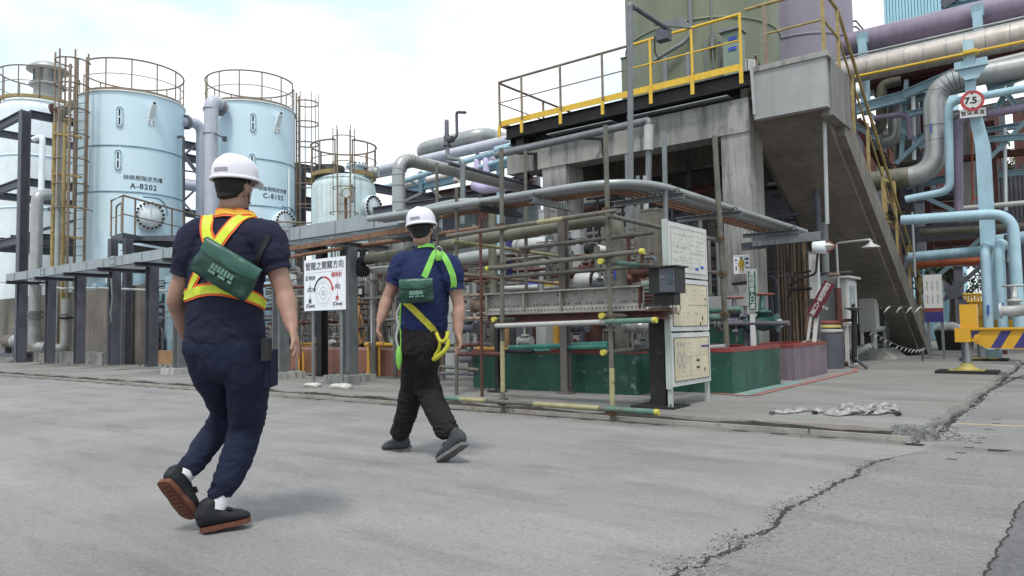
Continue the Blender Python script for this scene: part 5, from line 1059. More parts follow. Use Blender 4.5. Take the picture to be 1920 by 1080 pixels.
lv = thing('louvre_box', 'small green grey louvred box left of the junction box', 'box', P(1212,560,y=6.85)); a = P(1203,575,y=6.85); b = P(1226,525,y=6.85)
part('case', MB().box((a.x,6.85,a.z), (b.x,7.0,b.z)), cloudgrey, lv)
for k in range(6): z = a.z+.03+k*(b.z-a.z-.04)/6; part('louvre', MB().prism([(a.x+.005,6.849,z),(a.x+.005,6.835,z),(a.x+.005,6.849,z+.025)], (b.x-a.x-.01,0,0)), scafgreen if k > 2 else redbrown, lv)

# ================================================================ NOTICE BOARD (three stacked faces)
nb = thing('notice_board', 'tall white notice board with three faded faces right of the junction box', 'notice board', P(1268,745,x=-3.25))
xb_ = -3.25; ya_, yb_ = 6.76, 7.72
part('leg', MB().box((xb_-.05,ya_,.08), (xb_-.01,ya_+.045,1.98)), signedge, nb); part('leg', MB().box((xb_-.05,yb_-.045,.08), (xb_-.01,yb_,1.98)), signedge, nb)
part('side_rail', MB().box((xb_-.055,ya_-.02,.28), (xb_+.004,ya_-.001,2.0)), signedge, nb)
NY = Vector((0,1,0)); NZ = Vector((0,0,1))
def bface(z0_, z1_, m_, lean=0):
    f = part('face', MB().box((xb_-.006,ya_,z0_), (xb_+.006,yb_,z1_)), whitepaint, nb); part('panel', MB().box((xb_+.007,ya_+.05,z0_+.05), (xb_+.011,yb_-.05,z1_-.05)), m_, f)
    fr_ = MB(); e = .006
    for a, b in (((ya_+.05,z0_+.05),(yb_-.05,z0_+.05)), ((ya_+.05,z1_-.05),(yb_-.05,z1_-.05)), ((ya_+.05,z0_+.05),(ya_+.05,z1_-.05)), ((yb_-.05,z0_+.05),(yb_-.05,z1_-.05))):
        fr_.box((xb_+.0112,a[0]-e/2,a[1]-e/2), (xb_+.0135,b[0]+e/2,b[1]+e/2))
    part('frame_line', fr_, inkblack if m_ is signcream else inkgrey, f, kind=None); return f
f1 = bface(1.42, 1.98, signpale); f2_ = bface(.86, 1.40, signcream); f3_ = bface(.30, .84, signcream)
def rule(f, y0_, z0_, y1_, z1_, m_, t=.004): part('print_rule', MB().box((xb_+.0115,min(y0_,y1_)-t/2,min(z0_,z1_)-t/2), (xb_+.0125,max(y0_,y1_)+t/2,max(z0_,z1_)+t/2)), m_, f)
rr = random.Random(2)
for f, zt in ((f1,1.93),(f2_,1.35),(f3_,.79)):
    m_ = MB(); zz = zt-.06
    for k in range(9):
        y_ = ya_+.09
        while y_ < yb_-.12:
            w_ = rr.uniform(.01,.05)
            if rr.random() < (.55 if f is f1 else .28): m_.box((xb_+.0115,y_,zz-.008), (xb_+.0128,y_+w_*.7,zz+.004))
            y_ += w_+.012
        zz -= .048
    part('faded_print', m_, inkgrey, f, kind='stuff')
for z_ in (1.86,1.74,1.6): rule(f1, ya_+.06, z_, ya_+.45, z_, inkgrey)
rule(f1, ya_+.5, 1.5, ya_+.5, 1.86, inkgrey); rule(f1, ya_+.5, 1.69, yb_-.06, 1.69, inkgrey)
rule(f2_, ya_+.42, 1.13, yb_-.06, 1.13, inkblack, .003); rule(f3_, ya_+.42, .6, yb_-.06, .6, inkgrey); rule(f3_, ya_+.42, .36, ya_+.42, .79, inkgrey)
def diamond(f, y_, z_, s_=.06):
    for k in range(4):
        a = [(0,1),(1,0),(0,-1),(-1,0)][k]; b = [(1,0),(0,-1),(-1,0),(0,1)][k]; part('diamond_edge', MB().bar((xb_+.0125,y_+a[0]*s_,z_+a[1]*s_*1.3), (xb_+.0125,y_+b[0]*s_,z_+b[1]*s_*1.3), .003, .006), inkblack if f is f2_ else inkgrey, f)
diamond(f2_, ya_+.17, 1.1); diamond(f3_, ya_+.17, .57); diamond(f3_, ya_+.27, .57)
for f, y_, z_, w_, h_, mm in ((f1,.62,1.52,.09,.03,inkblue),(f1,.76,1.545,.08,.03,inkblue),(f3_,.72,.69,.2,.022,cranenavy),(f2_,.76,.99,.025,.04,inkblack),(f2_,.7,.93,.025,.04,inkblack),(f2_,.58,1.04,.07,.015,inkgrey),(f2_,.84,1.2,.03,.02,inkblack),(f3_,.58,.545,.08,.022,inkblack),(f3_,.58,.47,.08,.022,inkblack),(f3_,.78,.44,.025,.04,inkblack),(f2_,.13,1.27,.03,.04,inkblack),(f2_,.22,1.27,.03,.04,inkblack),(f3_,.12,.72,.03,.04,inkgrey),(f3_,.19,.72,.03,.04,inkgrey),(f3_,.26,.72,.03,.04,inkgrey)):
    part('print_block', MB().box((xb_+.0118,ya_+y_,z_-h_/2), (xb_+.0132,ya_+y_+w_,z_+h_/2)), mm, f)

# ================================================================ VALVE DIRECTION SIGN
vs = thing('valve_sign', 'white bilingual valve direction sign on two grey posts', 'sign', P(609,720,z=.08))
ys_ = 6.9; L0, R0_, Lb = P(571,489,y=ys_), P(648,482,y=ys_), P(571,584,y=ys_)
xl, xr, zt_, zb_ = L0.x, R0_.x, 2.02, 1.235; W_ = xr-xl
part('plate', MB().box((xl,ys_-.006,zb_), (xr,ys_+.006,zt_)), whiteclean, vs)
for x in (xl+.17, xr-.14): part('post', MB().tube([(x,ys_+.035,.1), (x,ys_+.035,zt_-.1)], .026), greysteel, vs)
XD, ZD = (1,0,0), (0,0,1)
def sx_(t): return xl+W_*t
def sz_(t): return zt_-(zt_-zb_)*t
fy = ys_-.0075
def st_(s, size, tx, tz, m_, bold=.001, sp=1.0): text(s, size, (sx_(tx),fy,sz_(tz)), XD, ZD, m_, vs, bold=bold, sp=sp)
st_('管閥之開關方向', .132, .5, .145, inkblack, .0006, 1.0)
part('rule', MB().box((sx_(.06),fy-.001,sz_(.262)-.002), (sx_(.94),fy+.001,sz_(.262)+.002)), inkgrey, vs)
st_('反時針', .085, .16, .37, inkblack, .0004); st_('順時針', .085, .80, .34, inkred, .0004); st_('(左)', .08, .15, .59, inkblack, .0012); st_('(右)', .08, .82, .56, inkblack, .0012)
st_('開', .075, .15, .82, inkblack, .001); st_('(Open)', .075, .16, .905, inkblack, .001); st_('關', .075, .81, .79, inkred, .001); st_('(Close)', .075, .82, .885, inkblack, .001)
for tx, a, b, m_ in ((.15,.44,.52,inkblack),(.15,.66,.74,inkblack),(.815,.41,.49,inkred),(.815,.63,.71,inkred)):
    part('arrow', MB().box((sx_(tx)-.002,fy-.001,sz_(b)), (sx_(tx)+.002,fy+.001,sz_(a))).prism([(sx_(tx)-.012,fy-.001,sz_(b)),(sx_(tx)+.012,fy-.001,sz_(b)),(sx_(tx),fy-.001,sz_(b+.03))], (0,.002,0)), m_, vs)
def arcband(cx_a, cz_a, r0_, r1_, a0_, a1_, m_, nm, n=20):
    m2 = MB(); vs__ = []
    for k in range(n+1): a = a0_+(a1_-a0_)*k/n; vs__ += [(cx_a+math.cos(a)*r0_,fy-.0005,cz_a+math.sin(a)*r0_), (cx_a+math.cos(a)*r1_,fy-.0005,cz_a+math.sin(a)*r1_)]
    m2.add(vs__, [(2*i,2*i+1,2*i+3,2*i+2) for i in range(n)]); part(nm, m2, m_, vs)
cxs, czs = sx_(.48), sz_(.67); rr_ = W_*.205
arcband(cxs, czs, rr_-.003, rr_, 0, 2*math.pi, inkgrey, 'valve_wheel_line', 40); arcband(cxs, czs, rr_*.8, rr_*.83, 0, 2*math.pi, inkgrey, 'valve_wheel_line', 40); arcband(cxs, czs, rr_*.42, rr_*.46, 0, 2*math.pi, inkgrey, 'valve_wheel_line', 30); arcband(cxs, czs, rr_*.1, rr_*.2, 0, 2*math.pi, inkgrey, 'valve_wheel_line', 20)
for a in (0, math.pi/2, math.pi, 1.5*math.pi):
    d_ = Vector((math.cos(a),0,math.sin(a))); c_ = Vector((cxs,fy,czs)); part('valve_wheel_line', MB().bar(c_+d_*rr_*.44, c_+d_*rr_*.8, .003, .003), inkgrey, vs)
arcband(cxs, czs+.02, rr_*1.02, rr_*1.17, math.radians(92), math.radians(165), inkblack, 'turn_arrow'); arcband(cxs, czs+.02, rr_*1.02, rr_*1.17, math.radians(88), math.radians(15), inkred, 'turn_arrow')
for a, m_, sg in ((165,inkblack,1),(15,inkred,-1)):
    b = math.radians(a); c_ = Vector((cxs+math.cos(b)*rr_*1.1,fy-.0006,czs+.02+math.sin(b)*rr_*1.1)); t_ = Vector((-math.sin(b)*sg,0,math.cos(b)*sg)); n_ = Vector((math.cos(b),0,math.sin(b)))
    part('arrow_head', MB().prism([c_-n_*.035, c_+n_*.035, c_+t_*.065], (0,-.0012,0)), m_, vs)
for x, u, l_, sc in ((xl+.17,609,'flat pale stone at the foot of the left sign post',(.17,.09,.045)),(xr-.14,640,'larger white stone at the foot of the right sign post',(.21,.1,.06))):
    bm = bmesh.new(); bmesh.ops.create_icosphere(bm, subdivisions=3, radius=1); r3 = random.Random(u)
    for v_ in bm.verts: n_ = 1+.1*math.sin(v_.co.x*4+u)+.08*math.sin(v_.co.y*7+v_.co.z*5); v_.co = Vector((v_.co.x*sc[0]*n_+x+.03, v_.co.y*sc[1]*n_+ys_, .08+max(-.02, v_.co.z*sc[2]*n_+.02)))
    m_ = MB(); m_.add([v_.co.copy() for v_ in bm.verts], [tuple(q.index for q in f.verts) for f in bm.faces], True); bm.free(); solo('stone', l_, 'stone', m_, stonewhite)

# yellow conduits and hoses by the terracotta bund
yc = thing('yellow_manifold', 'yellow pipe manifold with three legs in front of the terracotta bund', 'pipe', P(703,700,y=9.0))
for u, r_ in ((691,.035),(698.5,.018),(705,.03),(711.5,.022)): a = P(u,649,y=9.0); part('leg', MB().tube([(a.x,9.0,.08), a], r_), yellowpvc, yc)
part('header', MB().tube([P(686,646,y=9.0), P(722,645,y=9.0)], .045), yellowpvc, yc); part('header', MB().tube([P(722,646,y=9.0), P(748,646,y=9.0)], .03), railyellow, yc)
yc2 = thing('yellow_pipe', 'short yellow pipe pair by the sign post over the terracotta bund', 'pipe', P(562,697,y=9.0))
for u in (561,569): a = P(u,660,y=9.0); part('leg', MB().tube([(a.x,9.0,.08), a], .025), yellowpvc, yc2)
part('header', MB().tube([P(560,645,y=9.2), P(590,644,y=9.2), P(600,636,y=9.3)], .022), yellowpvc, yc2); part('header', MB().tube([P(566,650,y=9.2), P(588,648,y=9.2)], .02), yellowpvc, yc2)
for k, pts in enumerate(([(673,556),(674,590),(668,620),(660,640),(664,644)], [(676,590),(681,612),(684,630),(678,644),(668,647)], [(673,600),(672,625),(677,642)])): solo('hose', ['long orange hose hanging from a valve, left strand','orange hose looping right over the bund','short orange hose strand in the middle'][k], 'hose', MB().tube(rounded([P(*q,y=9.3) for q in pts], .12, 5), .02, 8), orangehose)
ol = thing('level_gauge', 'black round gauge on a bracket behind the long olive pipe', 'gauge', P(652,540,y=9.0)); part('case', MB().box(P(669,560,y=9.3), P(683,536,y=9.35)), blacksteel, ol); part('window', MB().box(P(672,552,y=9.28), P(679,541,y=9.29)), whiteclad, ol)

# ================================================================ COILED WEBBING on the pad
wbth = thing('webbing_sling', 'grey webbing sling lying in a tangled heap on the pad', 'strap', P(1600,770,z=.08))
def ribbon(pts, w_, m_, parent, nm, t=.004):
    pts = [Vector(p) for p in pts]; L_ = []
    for i, p in enumerate(pts):
        d_ = (pts[min(i+1,len(pts)-1)]-pts[max(i-1,0)]).normalized(); n_ = Vector((-d_.y,d_.x,0)).normalized(); tilt = .75*math.sin(i*.55)
        a = n_*math.cos(tilt)+Vector((0,0,abs(math.sin(tilt)))); L_.append((p-a*w_*.5*(0 if math.sin(tilt) and False else 1)+Vector((0,0,w_*.5*abs(math.sin(tilt)))), p+a*w_*.5+Vector((0,0,w_*.5*abs(math.sin(tilt))))))
    vs_ = [q for pr in L_ for q in pr]; up_ = [q+Vector((0,0,t)) for q in vs_]; n = len(vs_); m2 = MB()
    m2.add(vs_+up_, [(2*i,2*i+1,2*i+3,2*i+2) for i in range(len(pts)-1)]+[(n+2*i,n+2*i+2,n+2*i+3,n+2*i+1) for i in range(len(pts)-1)]+[(2*i,2*i+2,n+2*i+2,n+2*i) for i in range(len(pts)-1)]+[(2*i+1,n+2*i+1,n+2*i+3,2*i+3) for i in range(len(pts)-1)], True)
    return part(nm, m2, m_, parent)
def gp_(u, v, h=.0): p = P(u, v, z=.088); p.z += h; return p
def smooth(pts, n=6):
    pts = [Vector(p) for p in pts]; res = []
    for i in range(len(pts)-1):
        p0, p1, p2, p3 = pts[max(i-1,0)], pts[i], pts[i+1], pts[min(i+2,len(pts)-1)]
        for k in range(n): t = k/n; res.append(.5*((2*p1)+(p2-p0)*t+(2*p0-5*p1+4*p2-p3)*t*t+(3*p1-p0-3*p2+p3)*t**3))
    return res+[pts[-1]]
ribbon(smooth([gp_(1450,773),gp_(1470,775),gp_(1495,772),gp_(1522,769),gp_(1540,772)]), .05, webbing, wbth, 'strap_tail')
ribbon(smooth([gp_(1527,774),gp_(1550,773,.01),gp_(1580,776),gp_(1610,773,.02),gp_(1640,777),gp_(1670,773,.02),gp_(1684,776),gp_(1662,771,.02)]), .05, webbing, wbth, 'strap')
ribbon(smooth([gp_(1575,770,.01),gp_(1588,766,.035),gp_(1604,768,.02),gp_(1622,773),gp_(1636,768,.045),gp_(1652,771,.02),gp_(1638,776,.01),gp_(1610,778),gp_(1585,776,.01)]), .045, webbing, wbth, 'strap')
ribbon(smooth([gp_(1545,776),gp_(1570,779),gp_(1600,776,.01),gp_(1622,771,.02),gp_(1650,766,.02),gp_(1672,768,.03),gp_(1682,775)]), .05, webbing, wbth, 'strap')
part('buckle', MB().obox(gp_(1448,776,.012), Vector((.02,0,0)), Vector((0,.03,0)), Vector((0,0,.01))), darksteel, wbth)
for u, v in ((1528,775),(1684,778)): part('stitched_end', MB().obox(gp_(u,v,.01), Vector((.022,.01,0)), Vector((-.01,.03,0)), Vector((0,0,.01))), rubber, wbth)
# ================================================================ PIPE RACK AT RIGHT
def hp(label, m_, r_, *pts, R=.5, n=8, seg=16, name='pipe', cat='pipe'):
    q = [P(p[0],p[1],y=p[2]) for p in pts]; return solo(name, label, cat, MB().tube(rounded(q, R, n), r_, seg), m_)
z_ = P(1700,60,y=20.8).z; p0_ = P(1560,98,y=20.8)
solo('pipe', 'very large mauve pipe crossing the top right of the rack', 'pipe', MB().tube([(p0_.x,20.8,8.35),(6,20.8,8.35)], .34, 28), purplep)
big = thing('insulated_pipe', 'large ribbed clad pipe just below the mauve one', 'pipe', (-5,19.6,7.1)); zb2 = P(1700,112,y=19.6).z
part('cladding', MB().tube([(P(1570,140,y=19.6).x,19.6,zb2),(6,19.6,zb2)], .30, 28), cladwarm, big)
x = -4.6; k = 0
while x < 1.5: part('seam_band', MB().lathe((x,19.6,zb2), (1,0,0), [(.301,-.012),(.312,-.008),(.312,.008),(.301,.012)], 28, cap=False), cladding, big); x += .36+.05*(k % 3); k += 1
solo('insulated_pipe', 'second clad pipe behind the ribbed one', 'pipe', MB().tube([(-3.6,20.4,zb2+.22),(6,20.4,zb2+.22)], .26, 24), cladwarm)
for dz, l_ in ((.50,'upper'),(.42,'lower')): solo('pipe', 'thin grey line between the two large pipes, %s' % l_, 'pipe', MB().tube([(-4.7,19.9,zb2+dz),(6,19.9,zb2+dz)], .03, 8), galvpipe)
zy = P(1760,111,y=19.0).z; solo('pipe', 'thin bright yellow line along the ribbed pipe', 'pipe', MB().tube([(P(1603,149,y=19.0).x,19.0,zy),(6,19.0,zy)], .032, 8), railyellow)
rr2 = thing('pipe_rack', 'light blue steel pipe rack at the right with cross head carrying the height sign', 'rack', P(1830,640,y=20.2))
col = P(1826,620,y=20.2)
cq = P(1850,400,y=18.3); cr0 = P(1822,200,y=18.3); part('column', MB().hbeam((cq.x,18.3,.08), (cq.x,18.3,4.6), .26, .26, .03, up=(0,1,0)), paleblue, rr2); part('taper', MB().prism([(cq.x-.13,18.2,4.6),(cq.x+.13,18.2,4.6),(cr0.x+.1,18.2,5.7),(cr0.x-.1,18.2,5.7)], (0,.2,0)), paleblue, rr2); part('upper_column', MB().hbeam((cr0.x,18.3,5.7), (cr0.x,18.3,6.95), .19, .19, .02, up=(0,1,0)), paleblue, rr2)
col = P(1822,122,y=18.3)
cz = P(1822,122,y=18.2).z; part('cross_head', MB().box((col.x-.3,18.05,cz-.08), (col.x+.3,18.19,cz+.08)), paleblue, rr2); part('head_web', MB().prism([(col.x-.28,18.12,cz-.08),(col.x+.28,18.12,cz-.08),(col.x+.12,18.12,cz-.32),(col.x-.12,18.12,cz-.32)], (0,.03,0)), paleblue, rr2)
part('saddle', MB().box((col.x-.12,17.95,cz+.2), (col.x+.14,18.2,cz+.27)), railyellow, rr2); part('stub', MB().box((col.x-.08,18.07,cz+.08), (col.x+.08,18.19,cz+.2)), paleblue, rr2)
for u in (1617,1835): a = P(u,70,y=20.3); part('hanger', MB().hbeam((a.x,20.3,7.5), (a.x,20.3,8.25), .2, .16, .02, up=(0,1,0)), paleblue, rr2); part('clamp', MB().box((a.x-.13,20.25,8.15), (a.x+.13,20.4,8.45)), steelblue, rr2)
part('beam', MB().hbeam(P(1605,205,y=20.6), P(1700,180,y=20.6), .2, .26, .02), paleblue, rr2); part('beam', MB().hbeam(P(1695,178,y=20.2), P(1812,128,y=20.2), .2, .2, .02), paleblue, rr2); part('beam', MB().hbeam(P(1690,190,y=20.8), P(1810,165,y=20.8), .3, .14, .02), steelblue, rr2)
part('brace', MB().bar(P(1690,243,y=20.6), P(1745,283,y=20.6), .1), steelblue, rr2); part('brace', MB().bar(P(1680,307,y=20.5), P(1742,248,y=20.5), .1), steelblue, rr2); part('brace', MB().bar(P(1620,205,y=20.6), P(1645,225,y=20.6), .1), steelblue, rr2)
part('brace', MB().bar(P(1848,305,y=20.3), P(1925,225,y=20.3), .08), steelblue, rr2); part('brace', MB().bar(P(1750,525,y=21), P(1850,438,y=21), .09), steelblue, rr2)
part('brace', MB().bar(P(1738,372,y=21), P(1800,400,y=21), .1), steelblue, rr2); part('post', MB().hbeam(P(1621,140,y=20.7), P(1624,212,y=20.7), .2, .2, .02, up=(0,1,0)), paleblue, rr2)

part('beam', MB().hbeam(P(1850,245,y=21), P(1930,232,y=21), .2, .12, .02), steelblue, rr2)
for v0_, v1_, m_, l_ in ((168,195,purplep,'brown'),(205,180,None,'')):
    if m_: part('beam', MB().hbeam(P(1640,175,y=21.2), P(1930,112,y=21.2), .3, .24, .03), redbrown, rr2)
for (a, b, y, w_) in (((1850,165),(1925,140),19.4,.14),((1700,215),(1742,205),20.4,.12),((1605,235),(1650,262),20.9,.12),((1700,150),(1690,300),21,.1),((1865,150),(1915,210),20.5,.1),((1912,130),(1868,205),20.6,.1),((1790,240),(1700,262),22,.1),((1846,262),(1925,256),20.2,.12),((1700,350),(1800,330),22.5,.16),((1850,330),(1925,322),22,.12)):
    part('brace', MB().hbeam(P(*a,y=y), P(*b,y=y), w_, w_*1.2, .02), steelblue, rr2)
# height sign
hs = thing('height_sign', 'round red rimmed 7.5 height limit sign with plate below', 'sign', P(1823,188,y=18.0))
c_ = P(1823,189,y=18.0); r_ = .222; face = Vector((.28,-1,0)).normalized(); xd_ = Vector((0,0,1)).cross(face)*-1; xd_ = Vector((-face.y,face.x,0)); zd_ = Vector((0,0,1))
part('disc', MB().lathe(c_, face, [(r_,0),(r_,.012)], 40), mat('sign_red', (.42,.06,.07), .5, var=.15), hs); part('face', MB().lathe(c_+face*.0125, face, [(r_*.72,0),(r_*.72,.004)], 40), whitepaint, hs)
o_ = c_+face*.018; text('7.5', .19, o_+xd_*(-.03), xd_, zd_, inkblack, hs, bold=.008); text('公尺', .05, o_+xd_*.135+zd_*(-.03), xd_, zd_, inkgrey, hs)
for s_ in (-1,1): part('arrow_mark', MB().prism([o_+zd_*(s_*.165)+xd_*(-.03), o_+zd_*(s_*.165)+xd_*.03, o_+zd_*(s_*.125)], face*.002), inkblack, hs)
pc_ = P(1824,212,y=18.0); part('plate', MB().obox(pc_, xd_*.235, zd_*.085, face*.006), whitepaint, hs); text('管架高度', .112, pc_+face*.008, xd_, zd_, inkblack, hs, bold=.001)
# elbowed lagged pipe
lg = thing('insulated_pipe', 'fat grey lagged pipe making an S bend at the right of the stair', 'pipe', P(1750,330,y=19.0))
zt2 = P(1810,150,y=19.3).z; xv = P(1753,250,y=19.0).x; zb3 = P(1760,325,y=19.0).z
part('lagging', MB().tube(rounded([(5,19.2,zt2),(xv,19.1,zt2),(xv,19.0,zb3),(xv-1.3,19.0,zb3)], .62, 10), .235, 24), cladding, lg, 'upper grey lagging')
for k in range(9): a = math.pi/2*k/8; part('seam', MB().lathe((xv+.55-.55*math.sin(a),19.1,zt2-.55+.55*math.cos(a)), (-math.cos(a),0,-math.sin(a)), [(.238,0),(.245,.006),(.238,.012)], 24, cap=False), darksteel, lg)
for z in (zb3+.75,zb3+1.1,zb3+1.9): part('seam', MB().lathe((xv,19.04,z), (0,0,1), [(.238,0),(.245,.006),(.238,.012)], 24, cap=False), darksteel, lg)
for x in (-1.0,-.4,.3): part('seam', MB().lathe((x,19.2,zt2), (1,0,0), [(.238,0),(.245,.006),(.238,.012)], 24, cap=False), darksteel, lg)
part('lower_run', MB().tube([(xv-.55,19.0,zb3),(xv-1.45,19.0,zb3)], .24, 24), oliveclad, lg, 'olive lower run'); part('blue_mark', MB().obox(P(1745,240,y=18.75), Vector((.015,0,0)), Vector((0,.004,0)), Vector((0,0,.11))), inkblue, lg)
hp('slim pale blue pipe stepping down beside the lagged pipe', paleblue, .085, (1930,164,18.6), (1778,192,18.6), (1781,358,18.6), (1698,374,18.6), R=.22)
hp('grey pipe joining above the lagged bend', cladding, .09, (1930,102,19.4), (1838,124,19.4))
hp('dark mauve pipe with a bend left of the concrete column', purplep, .09, (1930,200,18.8), (1796,224,18.8), (1798,400,18.8), R=.2)
cc = thing('concrete_column', 'grey concrete rack column left of the blue steel column', 'column', P(1812,400,y=21.5)); a = P(1796,400,y=21.5); b = P(1828,400,y=21.5); zc0 = P(1812,418,y=21.5).z; part('shaft', MB().box((a.x,21.5,zc0), (b.x,22.0,6.2)), concrete_old, cc); part('bearing_beam', MB().box((a.x-2.6,21.4,zc0-.35), (a.x+3.2,22.1,zc0-.001)), darksteel, cc)
for u, w_, v0, y, m_, l_ in ((1862,.13,225,21.2,redbrown,'dark red steel column at the right'),(1700,.16,165,22.5,darksteel,'dark slate riser right of the stair, first'),(1722,.13,175,22.8,lavender,'slate lavender riser right of the stair'),(1738,.11,200,23,redbrown,'maroon riser behind the lagged pipe')):
    o_ = P(u,400,y=y); solo('rack_column', l_, 'column', MB().box((o_.x-w_,y,.08 if u > 1800 else P(u,478,y=y).z), (o_.x+w_,y+.25,P(u,v0,y=y).z)), m_)
hp('fat grey vertical duct with rounded foot behind the stair', cladding, .2, (1680,150,21.4), (1679,262,21.4), (1640,268,21.4), R=.6)
hp('brown grey riser with elbow right behind the stair rail', oliveclad, .14, (1690,152,21), (1653,158,21), (1653,240,21), (1630,250,21), R=.35)
hp('short dark pipe with rounded head between the risers', darksteel, .2, (1728,300,23.4), (1727,190,23.4), (1712,190,24.5), R=.4)
hp('dark olive vertical drum bottom behind the stair', oliveclad, .3, (1700,200,22.2), (1698,308,22.2), R=.2)
hp('white horizontal pipe high behind the ribbed pipe', tankwhite, .16, (1606,176,22), (1650,166,22)); hp('pale vertical pipe above the stair rail', tankwhite, .1, (1622,180,21.8), (1624,215,21.8))
hp('light blue low pipe turning down at the far right', paleblue, .105, (1690,413,17.4), (1898,399,17.4), (1913,640,17.4), R=.42)
hp('grey teal pipe running level behind the goosenecks', steelblue, .115, (1700,483,19), (1850,470,19)); hp('second grey teal pipe at the far right', steelblue, .14, (1868,452,19.5), (1925,445,19.5))
for u, v, l_ in ((1846,466,'left'),(1873,460,'right')):
    th = thing('pipe', 'light blue gooseneck pipe with small dark label, %s one' % l_, 'pipe', P(u+8,640,y=17.6)); part('run', MB().tube(rounded([P(u+10,655,y=17.6), P(u,v-6,y=17.6), P(u+22,v+6,y=19.6)], .32, 8), .092, 16), paleblue, th)
    part('label', MB().obox(P(u+7,580 if l_ == 'left' else 576,y=17.49), Vector((.018,0,0)), Vector((0,.02,0)), Vector((0,0,.09))), inkblue, th)
hp('orange pipe under the grey teal one', orangered, .08, (1716,497,20), (1840,488,20)); hp('thin grey rod hanging from the platform', galvpipe, .025, (1710,398,18), (1716,520,18)); hp('thin orange line bending down by the red column', orangered, .025, (1826,372,19.5), (1858,370,19.5), (1862,410,19.5), R=.15)
for k, (v, m_, r_) in enumerate(((425,darksteel,.16),(440,steelblue,.14),(455,redbrown,.13),(388,redbrown,.12),(365,darksteel,.2))): hp('dark header pipe deep in the rack, number %s from the top' % ['three','four','five','two','one'][k], m_, r_, (1700,v+4,24), (1870,v-8,24))
hp('hanging white flange stack at the far right', whiteclad, .05, (1893,470,18.5), (1893,492,18.5)); 
gv = valve('white flanged valve at the far right above the crane beam', P(1903,582,y=16.5), 2.0, whiteclad, whiteclad)
for l_, m_, r_, pts in (('slim white riser pipe right of the grey riser', tankwhite, .05, [(1712,168,20.6),(1714,300,20.6)]),('slim mauve pipe running level under the rack floor', purplep, .07, [(1640,222,20.4),(1705,212,20.4),(1706,262,20.4)]),('grey mid pipe crossing behind the height sign', cladding, .1, [(1760,222,21),(1925,188,21)]),('brown mid pipe crossing low behind the blue column', redbrown, .09, [(1780,300,21.5),(1925,285,21.5)]),('slim galvanised pipe hugging the concrete column', galvpipe, .035, [(1832,225,20.9),(1834,400,20.9)]),('pair of thin copper lines beside the blue column', orangered, .02, [(1822,232,20.8),(1824,400,20.8)]),('dark mid pipe dropping behind the lagged bend', darksteel, .11, [(1690,282,22),(1722,280,22),(1724,380,22)]),('pale mid pipe level above the light blue low pipe', whiteclad, .06, [(1790,392,20),(1925,380,20)]),('dull mid pipe level over the goosenecks', oliveclad, .09, [(1725,436,20.5),(1925,424,20.5)]),('dark riser between the goosenecks and the far pipe', darksteel, .08, [(1890,440,19),(1894,600,19)]),('thin pale riser right of the red column', tankwhite, .035, [(1884,240,20.5),(1886,395,20.5)])):
    hp(l_, m_, r_, *pts, R=.3)
# things behind the rack
bb = thing('far_tower', 'light blue ribbed tower block behind the mauve pipe', 'building', (2,60,0)); a = P(1657,20,y=55); b = P(1765,20,y=55)
for k in range(18): x0_ = a.x+(b.x-a.x)*k/18; part('cladding_sheet', MB().box((x0_,55,0), (x0_+(b.x-a.x)/18-.04,55.2,34)), bluedoor, bb)
part('side_wall', MB().box((a.x,55.2,0), (b.x,62,34)), bluedoor, bb)
sf = thing('roof_truss', 'dark blue bolted steel framing at the top right corner', 'frame', P(1800,10,y=50)); 
for v in (2,16): part('beam', MB().hbeam(P(1765,v+6,y=50), P(1850,v-14,y=50), .4, .5, .05), steelblue, sf)
part('brace', MB().bar(P(1768,12,y=50), P(1800,-10,y=50), .5), darksteel, sf)
hl = thing('roof_handrail', 'thin roof handrail seen beside the mauve tank', 'handrail', P(1600,60,y=40)); part('rail', MB().tube(rounded([P(1595,42,y=40), P(1604,38,y=40), P(1622,60,y=40)], .4), .05, 6), darksteel, hl); part('rail', MB().tube(rounded([P(1595,52,y=40), P(1604,49,y=40), P(1616,60,y=40)], .4), .05, 6), darksteel, hl)
bs = thing('blue_shed', 'light blue clad shed wall behind the braced frame', 'building', P(1760,600,y=38)); a = P(1718,600,y=38); b = P(1808,600,y=38); zt3 = P(1760,505,y=38).z
for k in range(12): x0_ = a.x+(b.x-a.x)*k/12; part('cladding_sheet', MB().box((x0_,38,.0), (x0_+(b.x-a.x)/12-.03,38.2,zt3)), bluedoor, bs)
xb2 = thing('braced_frame', 'dark cross braced frame with gusset plate before the blue shed', 'frame', P(1783,550,y=30))
for a, b in (((1745,510),(1790,548)), ((1790,548),(1850,610)), ((1745,582),(1790,545)), ((1785,548),(1838,500))): part('brace', MB().bar(P(*a,y=30), P(*b,y=30), .14), darksteel, xb2)
part('gusset', MB().obox(P(1787,547,y=29.9), Vector((.22,0,.06)), Vector((0,.03,0)), Vector((-.06,0,.22))), darksteel, xb2)
ws = thing('white_shed', 'low white building right of the blue shed', 'building', P(1830,600,y=42)); part('wall', MB().box((P(1795,600,y=42).x,42,0), (P(1900,600,y=42).x,42.3,P(1820,568,y=42).z)), whitepaint, ws); part('roof', MB().box((P(1794,600,y=42).x,41.8,P(1820,568,y=42).z), (P(1901,600,y=42).x,42.5,P(1820,566,y=42).z)), darksteel, ws)
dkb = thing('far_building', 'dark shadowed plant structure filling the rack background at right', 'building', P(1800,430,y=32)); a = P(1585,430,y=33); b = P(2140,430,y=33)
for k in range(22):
    x0_ = a.x+(b.x-a.x)*k/22; zt4 = P(1800,205+12*(k % 3),y=33).z; zb4 = P(1800,500,y=33).z; part('panel', MB().box((x0_,33,zb4), (x0_+(b.x-a.x)/22-(.25 if k == 13 else .02),33.3,zt4)), darksteel if k % 2 else redbrown, dkb)
